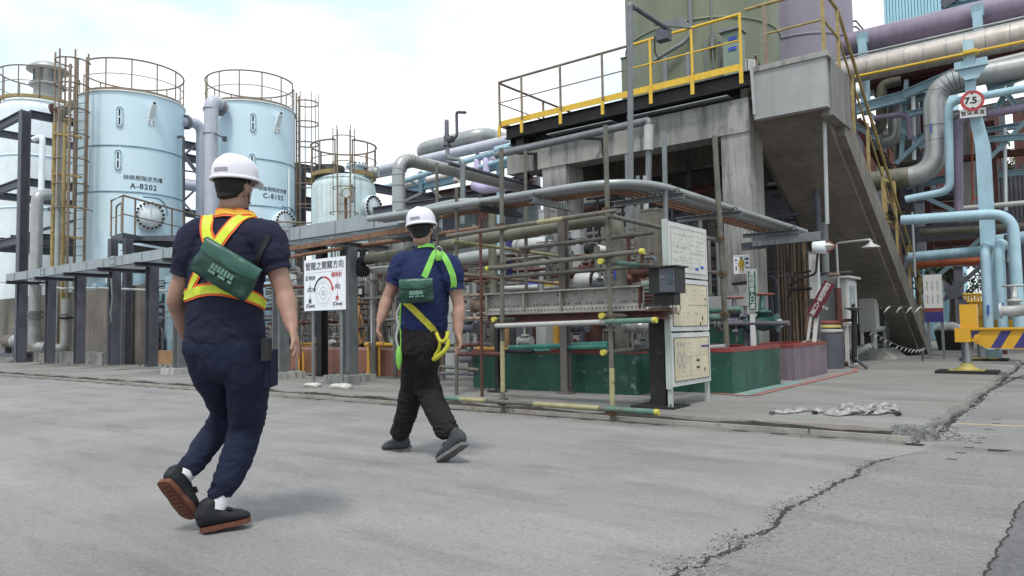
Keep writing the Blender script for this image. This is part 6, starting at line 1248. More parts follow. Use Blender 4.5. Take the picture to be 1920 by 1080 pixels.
for u in (1700,1795,1850,1900,1950,2020,2090,2135): o_ = P(u,500,y=33); part('column', MB().box((o_.x-.15,33.05,0), (o_.x+.15,33.35,zb4)), darksteel, dkb)
for k in range(9): u = 1872+k*8; o_ = P(u,350,y=28); solo('conduit', 'slim dark vertical conduit in the right background, %s from the left' % ['first','second','third','fourth','fifth','sixth','seventh','eighth','ninth'][k], 'conduit', MB().tube([(o_.x,28,.0), (o_.x,28,P(u,305+(k*13) % 25,y=28).z)], .06, 8), darksteel, group='slim conduits in the right background')
for k in range(9):
    y_ = 21.2+k*.55; solo('rack_pipe', 'dark brown pipe under the rack floor, %s row from the front' % ['first','second','third','fourth','fifth','sixth','seventh','eighth','ninth'][k], 'pipe', MB().tube([(-4.2-.12*k,y_,7.42+.16*k),(6,y_,7.42+.16*k)], .2 if k % 2 else .27, 12), redbrown if k % 3 == 0 else darksteel)
# trees
def tree(label, base, h, r, n, seed, cz_=.65, leaf=leafmat):
    th = thing('tree', label, 'tree', base); r_ = random.Random(seed); b = Vector(base); tm = MB(); top = b+Vector((0,0,h*.6)); tm.tube([b, b.lerp(top,.5)+Vector((.1,0,0)), top], [.16,.11,.06], 8)
    for k in range(7): a = r_.uniform(0,6.28); s_ = b.lerp(top, r_.uniform(.45,1)); e_ = s_+Vector((math.cos(a)*r*.7, math.sin(a)*r*.7, h*r_.uniform(.1,.3))); tm.tube([s_, s_.lerp(e_,.5)+Vector((0,0,.1)), e_], [.05,.03,.015], 6)
    part('trunk', tm, trunkmat, th); lm = MB(); cc_ = b+Vector((0,0,h*cz_)); cl = [(cc_+Vector((r_.gauss(0,.5)*r, r_.gauss(0,.5)*r, r_.gauss(0,.35)*r)), r_.uniform(.25,.5)*r) for _ in range(14)]
    for k in range(n):
        c_, s_ = r_.choice(cl); p = c_+Vector((r_.gauss(0,1), r_.gauss(0,1), r_.gauss(0,.8)))*s_*.6; u_ = Vector((r_.uniform(-1,1), r_.uniform(-1,1), r_.uniform(-1,1))).normalized(); v_ = u_.cross(Vector((r_.uniform(-1,1), r_.uniform(-1,1), r_.uniform(-1,1)))).normalized(); q = r_.uniform(.07,.16)
        lm.add([p-u_*q, p+v_*q*.5, p+u_*q, p-v_*q*.5], [(0,1,2,3)])
    part('crown', lm, leaf, th); return th
g_ = P(1785,640,y=34); tree('dark leafed tree in front of the blue shed', (g_.x,34,0), 5.2, 1.5, 2600, 3, .8)
g_ = P(1722,640,y=36); tree('dark tree crown just right of the stair', (g_.x,36,0), 6, 1.5, 2200, 4, .75)
g_ = P(1895,640,y=36); tree('sunlit tree behind the far right pipes', (g_.x,36,0), 9, 3.0, 4200, 5, .7, leaflight); g_ = P(1850,640,y=44); tree('tall dark tree behind the yellow barrier', (g_.x,44,0), 9, 3, 4000, 6, .6)
g_ = P(1705,640,y=20.4); sb = thing('potted_plant', 'tangled dry plant above the light blue pipe', 'plant', P(1690,410,y=18.6)); lm = MB(); r_ = random.Random(4)
for k in range(500): p = P(r_.gauss(1685,9), r_.gauss(402,6), y=18.6+r_.gauss(0,.2)); u_ = Vector((r_.uniform(-1,1), r_.uniform(-1,1), r_.uniform(-1,1))).normalized(); v_ = u_.cross(Vector((0,.3,1))).normalized(); lm.add([p-u_*.06, p+v_*.02, p+u_*.06, p-v_*.02], [(0,1,2,3)])
part('foliage', lm, trunkmat, sb)
# yellow barrier, dark bin
yb2 = thing('yellow_barrier', 'distant yellow lattice barrier behind the crane post', 'barrier', P(1830,590,y=30))
for v in (552,566,580): part('rail', MB().tube([P(1805,v,y=30), P(1846,v,y=30)], .05, 6), craneyellow, yb2)
for u in range(1806,1848,6): part('bar', MB().tube([P(u,550,y=30), P(u+3,585,y=30)], .04, 6), craneyellow, yb2)
bn = thing('waste_skip', 'black waste skip with white sacks on top behind the crane beam', 'skip', P(1785,655,y=24)); a = P(1760,655,y=24); b = P(1812,620,y=24); part('body', MB().prism([(a.x,24,.08),(b.x,24,.08),(b.x+.1,24,b.z),(a.x-.1,24,b.z)], (0,1.4,0)), rubber, bn)
for u in (1770,1785): part('sack', MB().lathe(P(u,622,y=24.4), (0,0,1), [(.05,0),(.28,.05),(.22,.2),(.04,.28)], 12), whitepaint, bn)
# notice board on legs (right)
nb2 = thing('notice_board', 'white two legged notice board with red and navy foot beside the stair', 'notice board', P(1752,668,y=18.5)); ys2 = 18.5
a = P(1733,578,y=ys2); b = P(1765,514,y=ys2); part('panel', MB().box((a.x,ys2,a.z), (b.x,ys2+.03,b.z)), whitepaint, nb2); c_ = P(1735,600,y=ys2); part('red_band', MB().box((a.x,ys2-.002,a.z-.08), (b.x,ys2+.03,a.z-.002)), bundred, nb2); part('navy_band', MB().box((a.x,ys2-.001,c_.z-.05), (b.x,ys2+.03,a.z-.082)), cranenavy, nb2)
for u in (a.x+.03, b.x-.06): part('leg', MB().box((u,ys2+.031,.08), (u+.05,ys2+.08,b.z)), greysteel, nb2)
for row, t_ in enumerate(('危險區域','禁止煙火')):
    pass
rr = random.Random(3)
for row in range(2):
    for k in range(4):
        x_ = a.x+.07+k*.1; z0_ = b.z-.14-row*.3
        part('faded_character', MB().tube([(x_,ys2-.003,z0_), (x_+.02,ys2-.003,z0_-.07), (x_-.005,ys2-.003,z0_-.12), (x_+.015,ys2-.003,z0_-.2)], .009, 5), inkgrey, nb2)
# pennant strings
def pennants(label, pts, n, s_, seed):
    th = thing('pennant_string', label, 'pennants', pts[0]); pts = smooth(pts, 8); part('cord', MB().tube(pts, .006, 5), darksteel, th); r_ = random.Random(seed)
    for k in range(n): p = pts[int((k+.5)/n*(len(pts)-1))]; d_ = r_.uniform(-.5,.5); part('flag', MB().prism([p, p+Vector((.0,-.02,-s_*.2)), p+Vector((-s_*.9,-.02+.1*d_,-s_*1.1)), p+Vector((-s_*.5,0,-s_*.3))], (.004,.004,0)), whitepaint, th)
pennants('string of four white pennants level across the dark stair side', [P(1662,573,y=17), P(1700,575,y=17), P(1733,573,y=17)], 4, .13, 1)
pennants('sagging string of small white tags near the ground by the stair', [P(1618,612,y=17), P(1650,630,y=17), P(1685,648,y=17), P(1715,655,y=17), P(1738,652,y=17)], 15, .07, 2)
cn_ = P(1730,677,z=.08); solo('rope_stake', 'thin dark stake holding the tag string', 'stake', MB().tube([cn_, cn_+Vector((.02,0,.3))], .02, 8), darksteel)
# cabinets in a row under the stair
for k, (u0, u1, u2, vt, vb, vf, y, l_, wm) in enumerate(((1572,1584,1603,521,612,690,15.0,'white cabinet with green window nearest the safety shower',windowgreen),(1612,1638,1658,534,622,662,18.2,'white cabinet with tall dark window under the stair',glassdark))):
    a = P(u0,vb,y=y); b = P(u1,vt,y=y); c_ = P(u2,vt,x=b.x); th = thing('cabinet', l_, 'cabinet', (b.x,y,.08)); yy = min(c_.y, y+1.6)
    part('case', MB().box((a.x,y,a.z), (b.x,yy,b.z)), cloudgrey, th); part('door', MB().box((b.x+.001,y+.04,a.z+.05), (b.x+.03,yy-.04,b.z-.05)), whitepaint, th); d_ = (yy-y)
    part('window', MB().box((b.x+.031,y+.25*d_,a.z+.12), (b.x+.036,yy-.25*d_,b.z-.15)), wm, th); part('hood', MB().box((a.x-.05,y-.05,b.z), (b.x+.1,yy+.05,b.z+.04)), whitepaint, th)
    part('handle', MB().box((b.x+.037,y+.3*d_,(a.z+b.z)/2), (b.x+.06,y+.36*d_,(a.z+b.z)/2+.1)), whiteclad, th)
    for yl_ in (y+.05, yy-.1): part('leg', MB().box((b.x-.06,yl_,.08), (b.x,yl_+.06,a.z)), whitepaint, th); part('leg', MB().box((a.x,yl_,.08), (a.x+.06,yl_+.06,a.z)), whitepaint, th)
    part('shelf', MB().box((a.x,y+.05,.35), (b.x-.06,yy-.05,.39)), darksteel, th)
for u, vt, vb, w_, y, l_ in ((1660,551,592,.1,19,'narrow pale box right of the two cabinets'),(1527,474,560,.07,13.2,'tall narrow white panel under the green lamp'),(1557,519,628,.2,15.4,'grey ribbed panel left of the shower post')):
    a = P(u,vb,y=y); b = P(u,vt,y=y); th = thing('panel_box', l_, 'panel', (a.x,y,a.z)); part('case', MB().box((a.x-w_,y,a.z), (a.x+w_,y+.15,b.z)), whitepaint if w_ < .15 else cloudgrey, th); part('edge', MB().box((a.x-w_-.01,y-.01,b.z), (a.x+w_+.01,y+.16,b.z+.02)), cloudgrey, th)
    part('stand', MB().box((a.x-.03,y+.16,.08), (a.x+.03,y+.2,a.z+.2)), darksteel, th)
for u, w_ in ((1632,.55),): a = P(u,663,y=18.6); solo('plinth', 'sloped concrete plinth under the second cabinet', 'plinth', MB().prism([(a.x-.9,18.0,.08),(a.x+.6,18.0,.08),(a.x+.3,18.2,.3),(a.x-.8,18.2,.3)], (0,1.6,0)), concrete_old)
# safety shower
sh = thing('safety_shower', 'safety shower with white bell head and eye wash bowl', 'shower', P(1577,686,z=.08)); yS = 14.4
b_ = P(1577,686,y=yS); part('post', MB().tube([(b_.x,yS,.08), P(1571,540,y=yS)], .06), redbrown, sh); part('riser', MB().tube(rounded([P(1575,600,y=yS), P(1568,456,y=yS), P(1632,449,y=yS), P(1633,456,y=yS)], .06), .022), cladding, sh)
part('shower_head', MB().lathe(P(1633,464,y=yS), (0,0,1), [(.155,0),(.15,.015),(.06,.06),(.03,.09),(.03,.13)], 28), whiteclad, sh); part('bowl', MB().lathe(P(1602,583,y=yS), (0,0,1), [(.05,0),(.17,.05),(.165,.06),(.02,.03)], 24), darksteel, sh)
part('bowl_stem', MB().tube([P(1602,583,y=yS), P(1602,680,y=yS)], .05), blacksteel, sh); part('spray_nozzle', MB().cyl(P(1600,577,y=yS), P(1600,570,y=yS), .03), blacksteel, sh); part('arm', MB().tube([P(1578,601,y=yS), P(1600,600,y=yS)], .03), redbrown, sh)
part('treadle', MB().tube([P(1603,672,y=yS), P(1625,690,y=13.9)], .028), darksteel, sh, 'slanting grey foot bar'); part('valve_body', MB().cyl(P(1552,515,y=yS), P(1574,515,y=yS), .035), railrust, sh)
gl = thing('alarm_lamp', 'pale green drum lamp in a red wire guard below the conduit ends', 'lamp', P(1533,466,y=13.0)); dx = Vector((1,0,0)); a = P(1524,465,y=13)
part('housing', MB().lathe(a, (1,.1,0), [(.1,0),(.11,.01),(.11,.2),(.09,.22)], 24), tankwhite, gl); part('lens', MB().lathe(P(1545,463,y=13.02), (1,.1,0), [(.07,0),(.075,.1),(.03,.17)], 18), whiteclad, gl)
for k in range(6): an = k*math.pi/3; o_ = P(1544,463,y=13.02); n1 = Vector((0,math.cos(an),math.sin(an))); part('guard_wire', MB().tube([o_+n1*.09, o_+n1*.1+Vector((.1,0,0)), o_+Vector((.2,0,0))], .008, 6), bundred, gl)
part('bracket_arm', MB().tube(rounded([P(1533,476,y=13), P(1530,515,y=13), P(1510,518,y=13), P(1480,535,y=13)], .15), .02), blacksteel, gl)
# green vertical sign on white post
gs = thing('entrance_sign', 'narrow green vertical sign on a white post in the green bund', 'sign', P(1411,655,y=9.8)); yG = 9.75
a = P(1405,580,y=yG); b = P(1416,508,y=yG); part('post', MB().box((a.x-.005,yG+.02,.1), (a.x+.06,yG+.06,a.z+.02)), whitepaint, gs); part('backing', MB().box((a.x-.02,yG+.003,a.z-.03), (b.x+.01,yG+.018,b.z+.03)), signedge, gs); part('face', MB().box((a.x,yG-.006,a.z), (b.x,yG+.002,b.z)), greenboard, gs)
hgt = b.z-a.z
for k, ch in enumerate('液鹼卸車入口處'): text(ch, .075, ((a.x+b.x)/2,yG-.008,b.z-hgt*(k+.5)/7), (1,0,0), (0,0,1), whitepaint, gs, bold=.001)
# red slanted sign on two white posts
rs = thing('entrance_sign', 'slanted dark red sign leaning on white posts over the mauve bund', 'sign', P(1530,650,y=12.6)); yR = 12.4
a = P(1555,532,y=yR); b = P(1523,590,y=yR); d_ = (b-a); dn = d_.normalized(); sn = Vector((dn.z,0,-dn.x)); sn = sn if sn.x > 0 else -sn
part('board', MB().obox((a+b)/2, dn*(d_.length/2+.02), sn*.088, Vector((0,.01,0))), redboard, rs)
for k, ch in enumerate('鹽酸卸車入口處'): text(ch, .09, a.lerp(b,(k+.5)/7)+Vector((-.01,-.012,0)), sn, -dn, whitepaint, rs, bold=.001)
text('有毒', .055, a.lerp(b,.66)+sn*.125+Vector((0,-.012,0)), sn, -dn, whitepaint, rs)
for (u0,v0,u1,v1) in ((1522,585,1513,650),(1532,585,1526,650)): part('post', MB().bar(P(u0,v0,y=yR+.04), P(u1,v1,y=yR+.04), .06, .03), whitepaint, rs)
# PPE poster and column notice
po = thing('poster', 'white protective clothing poster with yellow suit figure on the concrete column', 'poster', P(1390,495,y=12.3)); yP = 12.34
a = P(1376,514,y=yP); b = P(1405,477,y=yP); W2, H2 = b.x-a.x, b.z-a.z; part('sheet', MB().box((a.x,yP,a.z), (b.x,yP+.006,b.z)), whiteclean, po)
def pp(tx, tz): return (a.x+W2*tx, yP-.003, a.z+H2*tz)
suit = mat('poster_suit_ochre', (.42,.30,.05), .6, var=.1, bump=0)
part('suit_figure', MB().prism([pp(*q) for q in ((.36,.12),(.46,.12),(.49,.42),(.52,.12),(.62,.12),(.62,.5),(.66,.36),(.71,.38),(.66,.7),(.56,.78),(.42,.78),(.33,.7),(.28,.38),(.33,.36),(.37,.5))], (0,.002,0)), suit, po)
part('hood_figure', MB().prism([pp(.49+.07*math.cos(t), .83+.07*math.sin(t)) for t in [k*math.pi/5 for k in range(10)]], (0,.002,0)), inkblack, po)
for tx, tz, w_, h_, m_ in ((.05,.93,.9,.02,inkgrey),(.32,.885,.36,.015,inkgrey),(.1,.7,.12,.09,cranenavy),(.1,.55,.18,.03,inkgrey),(.12,.2,.08,.2,inkblack),(.7,.72,.24,.12,valvegreen),(.76,.5,.16,.12,cranenavy),(.74,.28,.22,.06,cranenavy),(.3,.06,.4,.02,inkgrey)): part('picture_block', MB().box(pp(tx,tz), (a.x+W2*(tx+w_),yP-.001,a.z+H2*(tz+h_))), m_, po)
# stained boards hanging behind the mauve bund
sbx = thing('stained_sheet', 'rust stained ragged boards hanging under the conduit ends', 'sheet', P(1480,650,y=13.3)); r_ = random.Random(6)
for k in range(9):
    u = 1456+k*6.6; t_ = r_.uniform(-4,4); a = P(u,452+t_,y=13.2+r_.uniform(0,.15)); b = P(u+6.5,648+r_.uniform(-14,4),y=13.2); part('board', MB().prism([(a.x,a.y,a.z),(b.x-.02,a.y,a.z+r_.uniform(-.1,.1)),(b.x-.01+r_.uniform(-.02,.02),a.y,(a.z+b.z)/2),(b.x-.02,a.y,b.z),(a.x+r_.uniform(-.02,.02),a.y,b.z+.03)], (0,.05,0)), bark, sbx)
part('strap', MB().tube([P(1478,560,y=13.1), P(1490,513,y=13.1), P(1520,508,y=13.1)], .02, 8), blacksteel, sbx); part('strap', MB().tube([P(1480,543,y=13.1), P(1522,541,y=13.1)], .025, 8), blacksteel, sbx)
# valves on the green bund
valve('dark valve with red wheel over the green bund, left', P(1378,605,y=9.9), 1.5, darksteel, bundred); valve('dark green enamelled valve with red wheel over the bund', P(1431,606,y=9.9), 1.7, valvegreen, bundred); valve('small valve between the two larger ones on the bund', P(1398,606,y=9.85), 1.0, darksteel, darksteel)
th = thing('pipe_flange', 'pair of flanges left of the valves on the green bund', 'flange', P(1345,610,y=9.8)); part('flange', MB().lathe(P(1343,609,y=9.8), (1,0,0), [(.085,0),(.085,.025)], 20), greysteel, th); part('flange', MB().lathe(P(1350,609,y=9.8), (1,0,0), [(.085,0),(.085,.025)], 20), greysteel, th)
solo('white_pipe', 'white pipe end right of the green valve', 'pipe', MB().tube([P(1444,607,y=9.9), P(1466,606,y=9.9)], .055), whiteclad)
for u in (1398,1405): a = P(u,612,y=9.9); solo('pipe_stand', 'slim dark stand under the bund valves, %s of two' % ('left' if u < 1400 else 'right'), 'post', MB().tube([a, (a.x,9.9,.1)], .035), darksteel, group='stands under the bund valves')
th = thing('drain_cock', 'small drain cock hanging under the left bund valve', 'valve', P(1380,625,y=9.8)); part('stem', MB().tube([P(1380,612,y=9.8), P(1381,640,y=9.8)], .014), darksteel, th); part('body', MB().cyl(P(1375,622,y=9.8), P(1385,622,y=9.8), .035), darksteel, th)
ib = thing('inner_wall', 'green painted inner splash wall behind the bund valves', 'wall', P(1400,640,y=10.5)); a = P(1340,655,y=10.6); b = P(1470,630,y=10.6); part('wall', MB().box((-5.2,10.62,.08), (-3.75,10.72,1.0)), bundgreen, ib); part('upper_wall', MB().box((-5.2,10.62,1.0), (-3.75,10.72,1.35)), cloudgrey, ib)
wp = thing('leaning_board', 'two pale upright boards at the foot of the concrete column', 'board', P(1395,580,y=11.9)); part('panel', MB().box(P(1373,584,y=11.9), P(1384,535,y=11.95)), cloudgrey, wp); part('panel', MB().box(P(1386,584,y=11.92), P(1404,535,y=11.97)), signpale, wp); part('bracket', MB().bar(P(1373,533,y=11.85), P(1406,529,y=11.85), .05, .05), blacksteel, wp)
cv = thing('covered_drum', 'dark drum with red yellow and grey striped cover right of the red sign', 'drum', P(1548,640,y=14)); o_ = P(1548,640,y=14.2)
part('body', MB().lathe((o_.x,o_.y,0), (0,0,1), [(.3,.08),(.3,P(1548,625,y=14.2).z)], 28), darksteel, cv); z0_ = P(1548,625,y=14.2).z
for k, m_ in enumerate((cloudgrey, padyellow, bundred)): part('cover_band', MB().lathe((o_.x,o_.y,z0_+.02+k*.08), (0,0,1), [(.3-.03*k,0),(.31-.03*k,.03),(.29-.05*k,.055)], 28), m_, cv)
solo('hose', 'grey hose draped over the corner of the mauve bund', 'hose', MB().tube(smooth([P(1503,645,y=12.2),P(1512,640,y=12.3),P(1530,638,y=12.6),P(1543,645,y=12.7),P(1538,652,y=12.4)]), .025, 8), oliveclad)
hz_ = [('black pipe lying behind the safety shower, upper',(1550,655),(1605,650),16,.06,darksteel),('black pipe lying behind the safety shower, lower',(1548,668),(1600,668),15.6,.06,darksteel),('white pipe end leaning by the cabinets',(1605,662),(1632,648),17,.06,whiteclad),('grey pipe lying by the shower foot',(1600,655),(1640,648),17.5,.07,cladding),('rusty pipe by the shower foot',(1545,684),(1590,683),15,.05,redbrown)]
for l_, a, b, y, r_, m_ in hz_: solo('process_pipe', l_, 'pipe', MB().tube([P(*a,y=y), P(*b,y=y)], r_), m_)
dn_ = [('grey downpipe on the front corner of the stair landing',1545,208,420,12.9,.034,cladding),('pipe on the corner beside the landing box',1409,130,215,12.2,.03,cladding),('slim upright beside the concrete column, right',1530,300,470,14.5,.06,darksteel),('pale upright pipe behind the red sign',1545,380,620,15.5,.07,concrete_face)]
for l_, u, v0, v1, y, r_, m_ in dn_: solo('downpipe', l_, 'pipe', MB().tube([P(u,v0,y=y), P(u+6,v1,y=y)], r_), m_)
solo('hooked_pipe', 'thin hooked grey pipe hanging in the dark bay right of the column', 'pipe', MB().tube(rounded([P(1499,285,y=15),P(1499,330,y=15),P(1488,340,y=15),P(1440,345,y=15)], .2), .03), cladding)
# walls in dark bay behind cabinets
bw = thing('bay_wall', 'dark inner wall with vertical ribs behind the cabinets', 'wall', P(1580,520,y=20.1)); a = P(1445,600,y=19.9); b = P(1660,600,y=19.9)
for k in range(16): x0_ = a.x+(b.x-a.x)*k/16; part('rib_panel', MB().box((x0_,19.9-.03*(k % 2),.08), (x0_+(b.x-a.x)/16-.02,20.1,P(1580,478,y=19.9).z)), concrete_dark if k % 3 else oliveclad, bw)

# ================================================================ CRANE OUTRIGGERS
cr = thing('mobile_crane', 'yellow crane outrigger frame with navy diagonal stripes at the right border', 'crane', P(1812,697,z=.08))
yC = 13.6; a = P(1793,640,y=yC); b = P(1797+24,616,y=yC); x0c, x1c = a.x, b.x; ztc = P(1800,615,y=yC).z; zbc = P(1800,641,y=yC).z
part('beam_head', MB().box((x0c,yC-.15,zbc), (x1c,yC+.2,ztc)), craneyellow, cr); part('beam', MB().prism([(x1c,yC-.1,zbc+.02),(x1c+.2,yC-.1,zbc-.10),(3.2,yC-.1,zbc-.17),(3.2,yC-.1,ztc-.03),(x1c,yC-.1,ztc-.03)], (0,.3,0)), craneyellow, cr)
part('top_flange', MB().box((x1c,yC-.14,ztc-.03), (3.2,yC+.24,ztc)), craneyellow, cr)
for k in range(9):
    xs0 = x1c-.06+k*.294; w_ = .13; hb = ztc-.05-(zbc-.1)
    pts = [(xs0+.02,zbc-.09),(xs0+w_+.02,zbc-.09),(xs0+w_+.17,ztc-.05),(xs0+.17,ztc-.05)] if k else [(x1c+.01,zbc+.06),(x1c+.03,zbc+.06),(x1c+.13,ztc-.05),(x1c+.01,ztc-.05)]
    part('stripe', MB().prism([(x,yC-.104,z) for x, z in pts], (0,.003,0)), cranenavy, cr)
part('jack_post', MB().box((x0c+.07,yC-.06,ztc), (x0c+.3,yC+.14,P(1808,571,y=yC).z)), craneyellow, cr); part('pin', MB().cyl((x0c+.3,yC-.15,ztc-.14), (x0c+.3,yC-.18,ztc-.14), .04), craneyellow, cr)
xj = P(1812,660,y=yC).x; part('jack_piston', MB().cyl((xj,yC+.03,.2), (xj,yC+.03,zbc), .07, 20), chrome, cr); part('jack_foot', MB().lathe((xj,yC+.03,.14), (0,0,1), [(.16,0),(.16,.02),(.09,.05),(.09,.1)], 20), padyellow, cr)
part('frame_box', MB().box((3.2,yC-.1,.5), (5.2,yC+5,1.1)), craneyellow, cr)
for k, (u, v, y) in enumerate(((1812,697,yC),(1846,676,17.4))):
    o_ = P(u,v,z=.08) if k else Vector((xj,yC+.03,.08)); th = thing('outrigger_pad', ['dirty yellow pad of planks under the near crane jack','dirty yellow pad under the far crane jack'][k], 'pad', o_)
    for j in range(4): part('plank', MB().box((o_.x-.42,o_.y-.28+j*.14,.08), (o_.x+.42,o_.y-.15+j*.14,.125)), rubber, th)
    part('top_plate', MB().box((o_.x-.24,o_.y-.18,.126), (o_.x+.24,o_.y+.18,.14)), padyellow, th)
o_ = P(1846,676,z=.08); part('jack_piston', MB().cyl((o_.x-.05,o_.y,.14), (o_.x-.05,o_.y,.8), .07, 18), chrome, cr); part('jack_housing', MB().box((o_.x-.22,o_.y-.12,.7), (o_.x+.16,o_.y+.14,1.0)), craneyellow, cr); part('jack_cap', MB().lathe((o_.x-.03,o_.y,1.0), (0,0,1), [(.16,0),(.16,.14),(.08,.18)], 16), craneyellow, cr)
part('far_beam', MB().box((o_.x+.16,o_.y-.1,.68), (3.2,o_.y+.15,.92)), craneyellow, cr)
# second green/white lines on the pad near right
solo('hook_block', 'small black hanging hook above the crane beam', 'hook', MB().tube(smooth([P(1826,575,y=15),P(1827,590,y=15),P(1824,597,y=15),P(1829,600,y=15),P(1830,594,y=15)]), .02, 6), rubber)
# ================================================================ PEOPLE
from mathutils.bvhtree import BVHTree
from mathutils import noise as mn
skin = mat('skin', (.33,.195,.145), .55, var=.22, scale=9, bump=.15, bscale=160, spec=.3)
hairm = mat('black_hair', (.012,.011,.011), .7, var=.3, scale=60, bump=.4, bscale=150)
shirt_black = mat('charcoal_shirt_cloth', (.021,.022,.042), .9, var=.15, scale=5, bump=.25, bscale=220, spec=.15)
shirt_navy = mat('navy_shirt_cloth', (.018,.027,.085), .85, var=.15, scale=5, bump=.25, bscale=220, spec=.2)
trouser_navy = mat('dark_navy_trouser_cloth', (.013,.017,.038), .85, var=.15, scale=5, bump=.2, bscale=220, spec=.2)
trouser_black = mat('black_trouser_cloth', (.020,.017,.017), .9, var=.15, scale=5, bump=.2, bscale=220, spec=.15)
shoeblack = mat('black_shoe', (.010,.011,.014), .6, var=.25, scale=20, bump=.2, bscale=150)
shoegrey = mat('dark_grey_shoe', (.045,.05,.055), .7, var=.35, scale=25, bump=.3, bscale=150)
soleorange = mat('orange_brown_sole', (.13,.045,.027), .7, var=.3, scale=30, bump=.2)
solegrey = mat('grey_sole', (.14,.14,.14), .8, var=.3, scale=30, bump=.2)
sock = mat('white_sock', (.6,.6,.62), .9, var=.08, bump=.2, bscale=200)
helmetwhite = mat('white_helmet_shell', (.72,.70,.76), .28, var=.03, scale=2, bump=0, spec=.5)
sticker = mat('grey_helmet_sticker', (.28,.26,.30), .5, var=.1, bump=0)
hivis = mat('yellow_reflective_tape', (.58,.66,.04), .45, var=.12, scale=25, bump=.15, bscale=120)
hiorange = mat('orange_vest_edge', (.70,.12,.025), .6, var=.08, bump=.05)
hiamber = mat('amber_vest_shoulder', (.75,.38,.03), .55, var=.15, scale=20, bump=.15)
pouchgreen = mat('dark_green_pouch_vinyl', (.016,.052,.040), .35, var=.25, scale=8, bump=.3, bscale=25, spec=.4)
pouchflap = mat('light_green_pouch_flap', (.03,.095,.072), .38, var=.2, scale=8, bump=.2, bscale=25, spec=.4)
limestrap = mat('lime_harness_webbing', (.20,.50,.09), .7, var=.06, scale=30, bump=.1)
yellowstrap = mat('yellow_harness_webbing', (.46,.44,.04), .7, var=.12, scale=20, bump=.1)
pouchprint = mat('pouch_white_print', (.13,.24,.20), .7, var=.3, bump=0)
strapblack = mat('black_strap', (.02,.02,.022), .7, var=.1, bump=.05)

def loft(m_, secs, n=22):     # secs: (centre, vector a, vector b) ellipses, rounded off at both ends
    secs = [(Vector(c),Vector(a),Vector(b)) for c,a,b in secs]
    def endcap(s0, s1):
        c0, a0_, b0_ = s0; d_ = (c0-s1[0]).normalized(); r_ = min(a0_.length, b0_.length)*.8; res = []
        for t in (.35,.65,.87,.98): k_ = math.sqrt(1-t*t); res.append((c0+d_*r_*t, a0_*k_, b0_*k_))
        return res
    allr = endcap(secs[0], secs[1])[::-1]+secs+endcap(secs[-1], secs[-2]); vs = []
    for c, a, b in allr:
        for k in range(n): t = 2*math.pi*k/n; vs.append(c+a*math.cos(t)+b*math.sin(t))
    fs = [(i*n+k, i*n+(k+1) % n, (i+1)*n+(k+1) % n, (i+1)*n+k) for i in range(len(allr)-1) for k in range(n)]+[tuple(range(n))[::-1], tuple(range((len(allr)-1)*n, len(allr)*n))]
    m_.add(vs, fs, True)
def limb(m_, pts, n=16):      # pts: (point, radius), rounded chain along a smooth curve
    ps = [Vector(p) for p, r in pts]; rs = [r for p, r in pts]; cp = smooth(ps, 5); cr_ = []
    for i in range(len(rs)-1):
        for k in range(5): t = k/5; t = t*t*(3-2*t); cr_.append(rs[i]*(1-t)+rs[i+1]*t)
    cr_.append(rs[-1]); secs = []; nn = None
    for i, p in enumerate(cp):
        t = (cp[min(i+1,len(cp)-1)]-cp[max(i-1,0)]).normalized()
        if nn is None: nn = t.cross(Vector((.3,.9,.1))).normalized()
        nn = (nn-t*nn.dot(t)).normalized(); secs.append((p, nn*cr_[i], t.cross(nn)*cr_[i]))
    loft(m_, secs, n)
def remeshed(m_, vox, smoothn=4, disp=None, fac=.5):
    me = m_.mesh('tmp', Vector((0,0,0))); o = bpy.data.objects.new('tmp', me); S.collection.objects.link(o)
    a = o.modifiers.new('r', 'REMESH'); a.mode = 'VOXEL'; a.voxel_size = vox; a.use_smooth_shade = True
    if smoothn: b = o.modifiers.new('s', 'SMOOTH'); b.factor = fac; b.iterations = smoothn
    dg = bpy.context.evaluated_depsgraph_get(); dg.update(); r = bpy.data.meshes.new_from_object(o.evaluated_get(dg)); bpy.data.objects.remove(o); bpy.data.meshes.remove(me)
    if disp:
        ns = [v.normal.copy() for v in r.vertices]
        for v, n_ in zip(r.vertices, ns): v.co = v.co + n_*disp(v.co)
    for p in r.polygons: p.use_smooth = True
    return r
def folds(amp, foci=(), seed=0):
    def f(p):
        q = Vector((p.x*7+seed, p.y*7, p.z*11)); w_ = mn.noise(q)*.5+mn.noise(q*2.3)*.3+.35*mn.noise(q*4.7); a = amp*.55
        for c, r_, g in foci: a += amp*g*math.exp(-((p-c).length/r_)**2)
        ridge = 1-abs(mn.noise(Vector((p.x*12+seed, p.y*12, p.z*26+3*mn.noise(p*5)))))*2
        return a*w_+a*.55*ridge
    return f
def bvh(me): return BVHTree.FromPolygons([v.co.copy() for v in me.vertices], [tuple(p.vertices) for p in me.polygons])
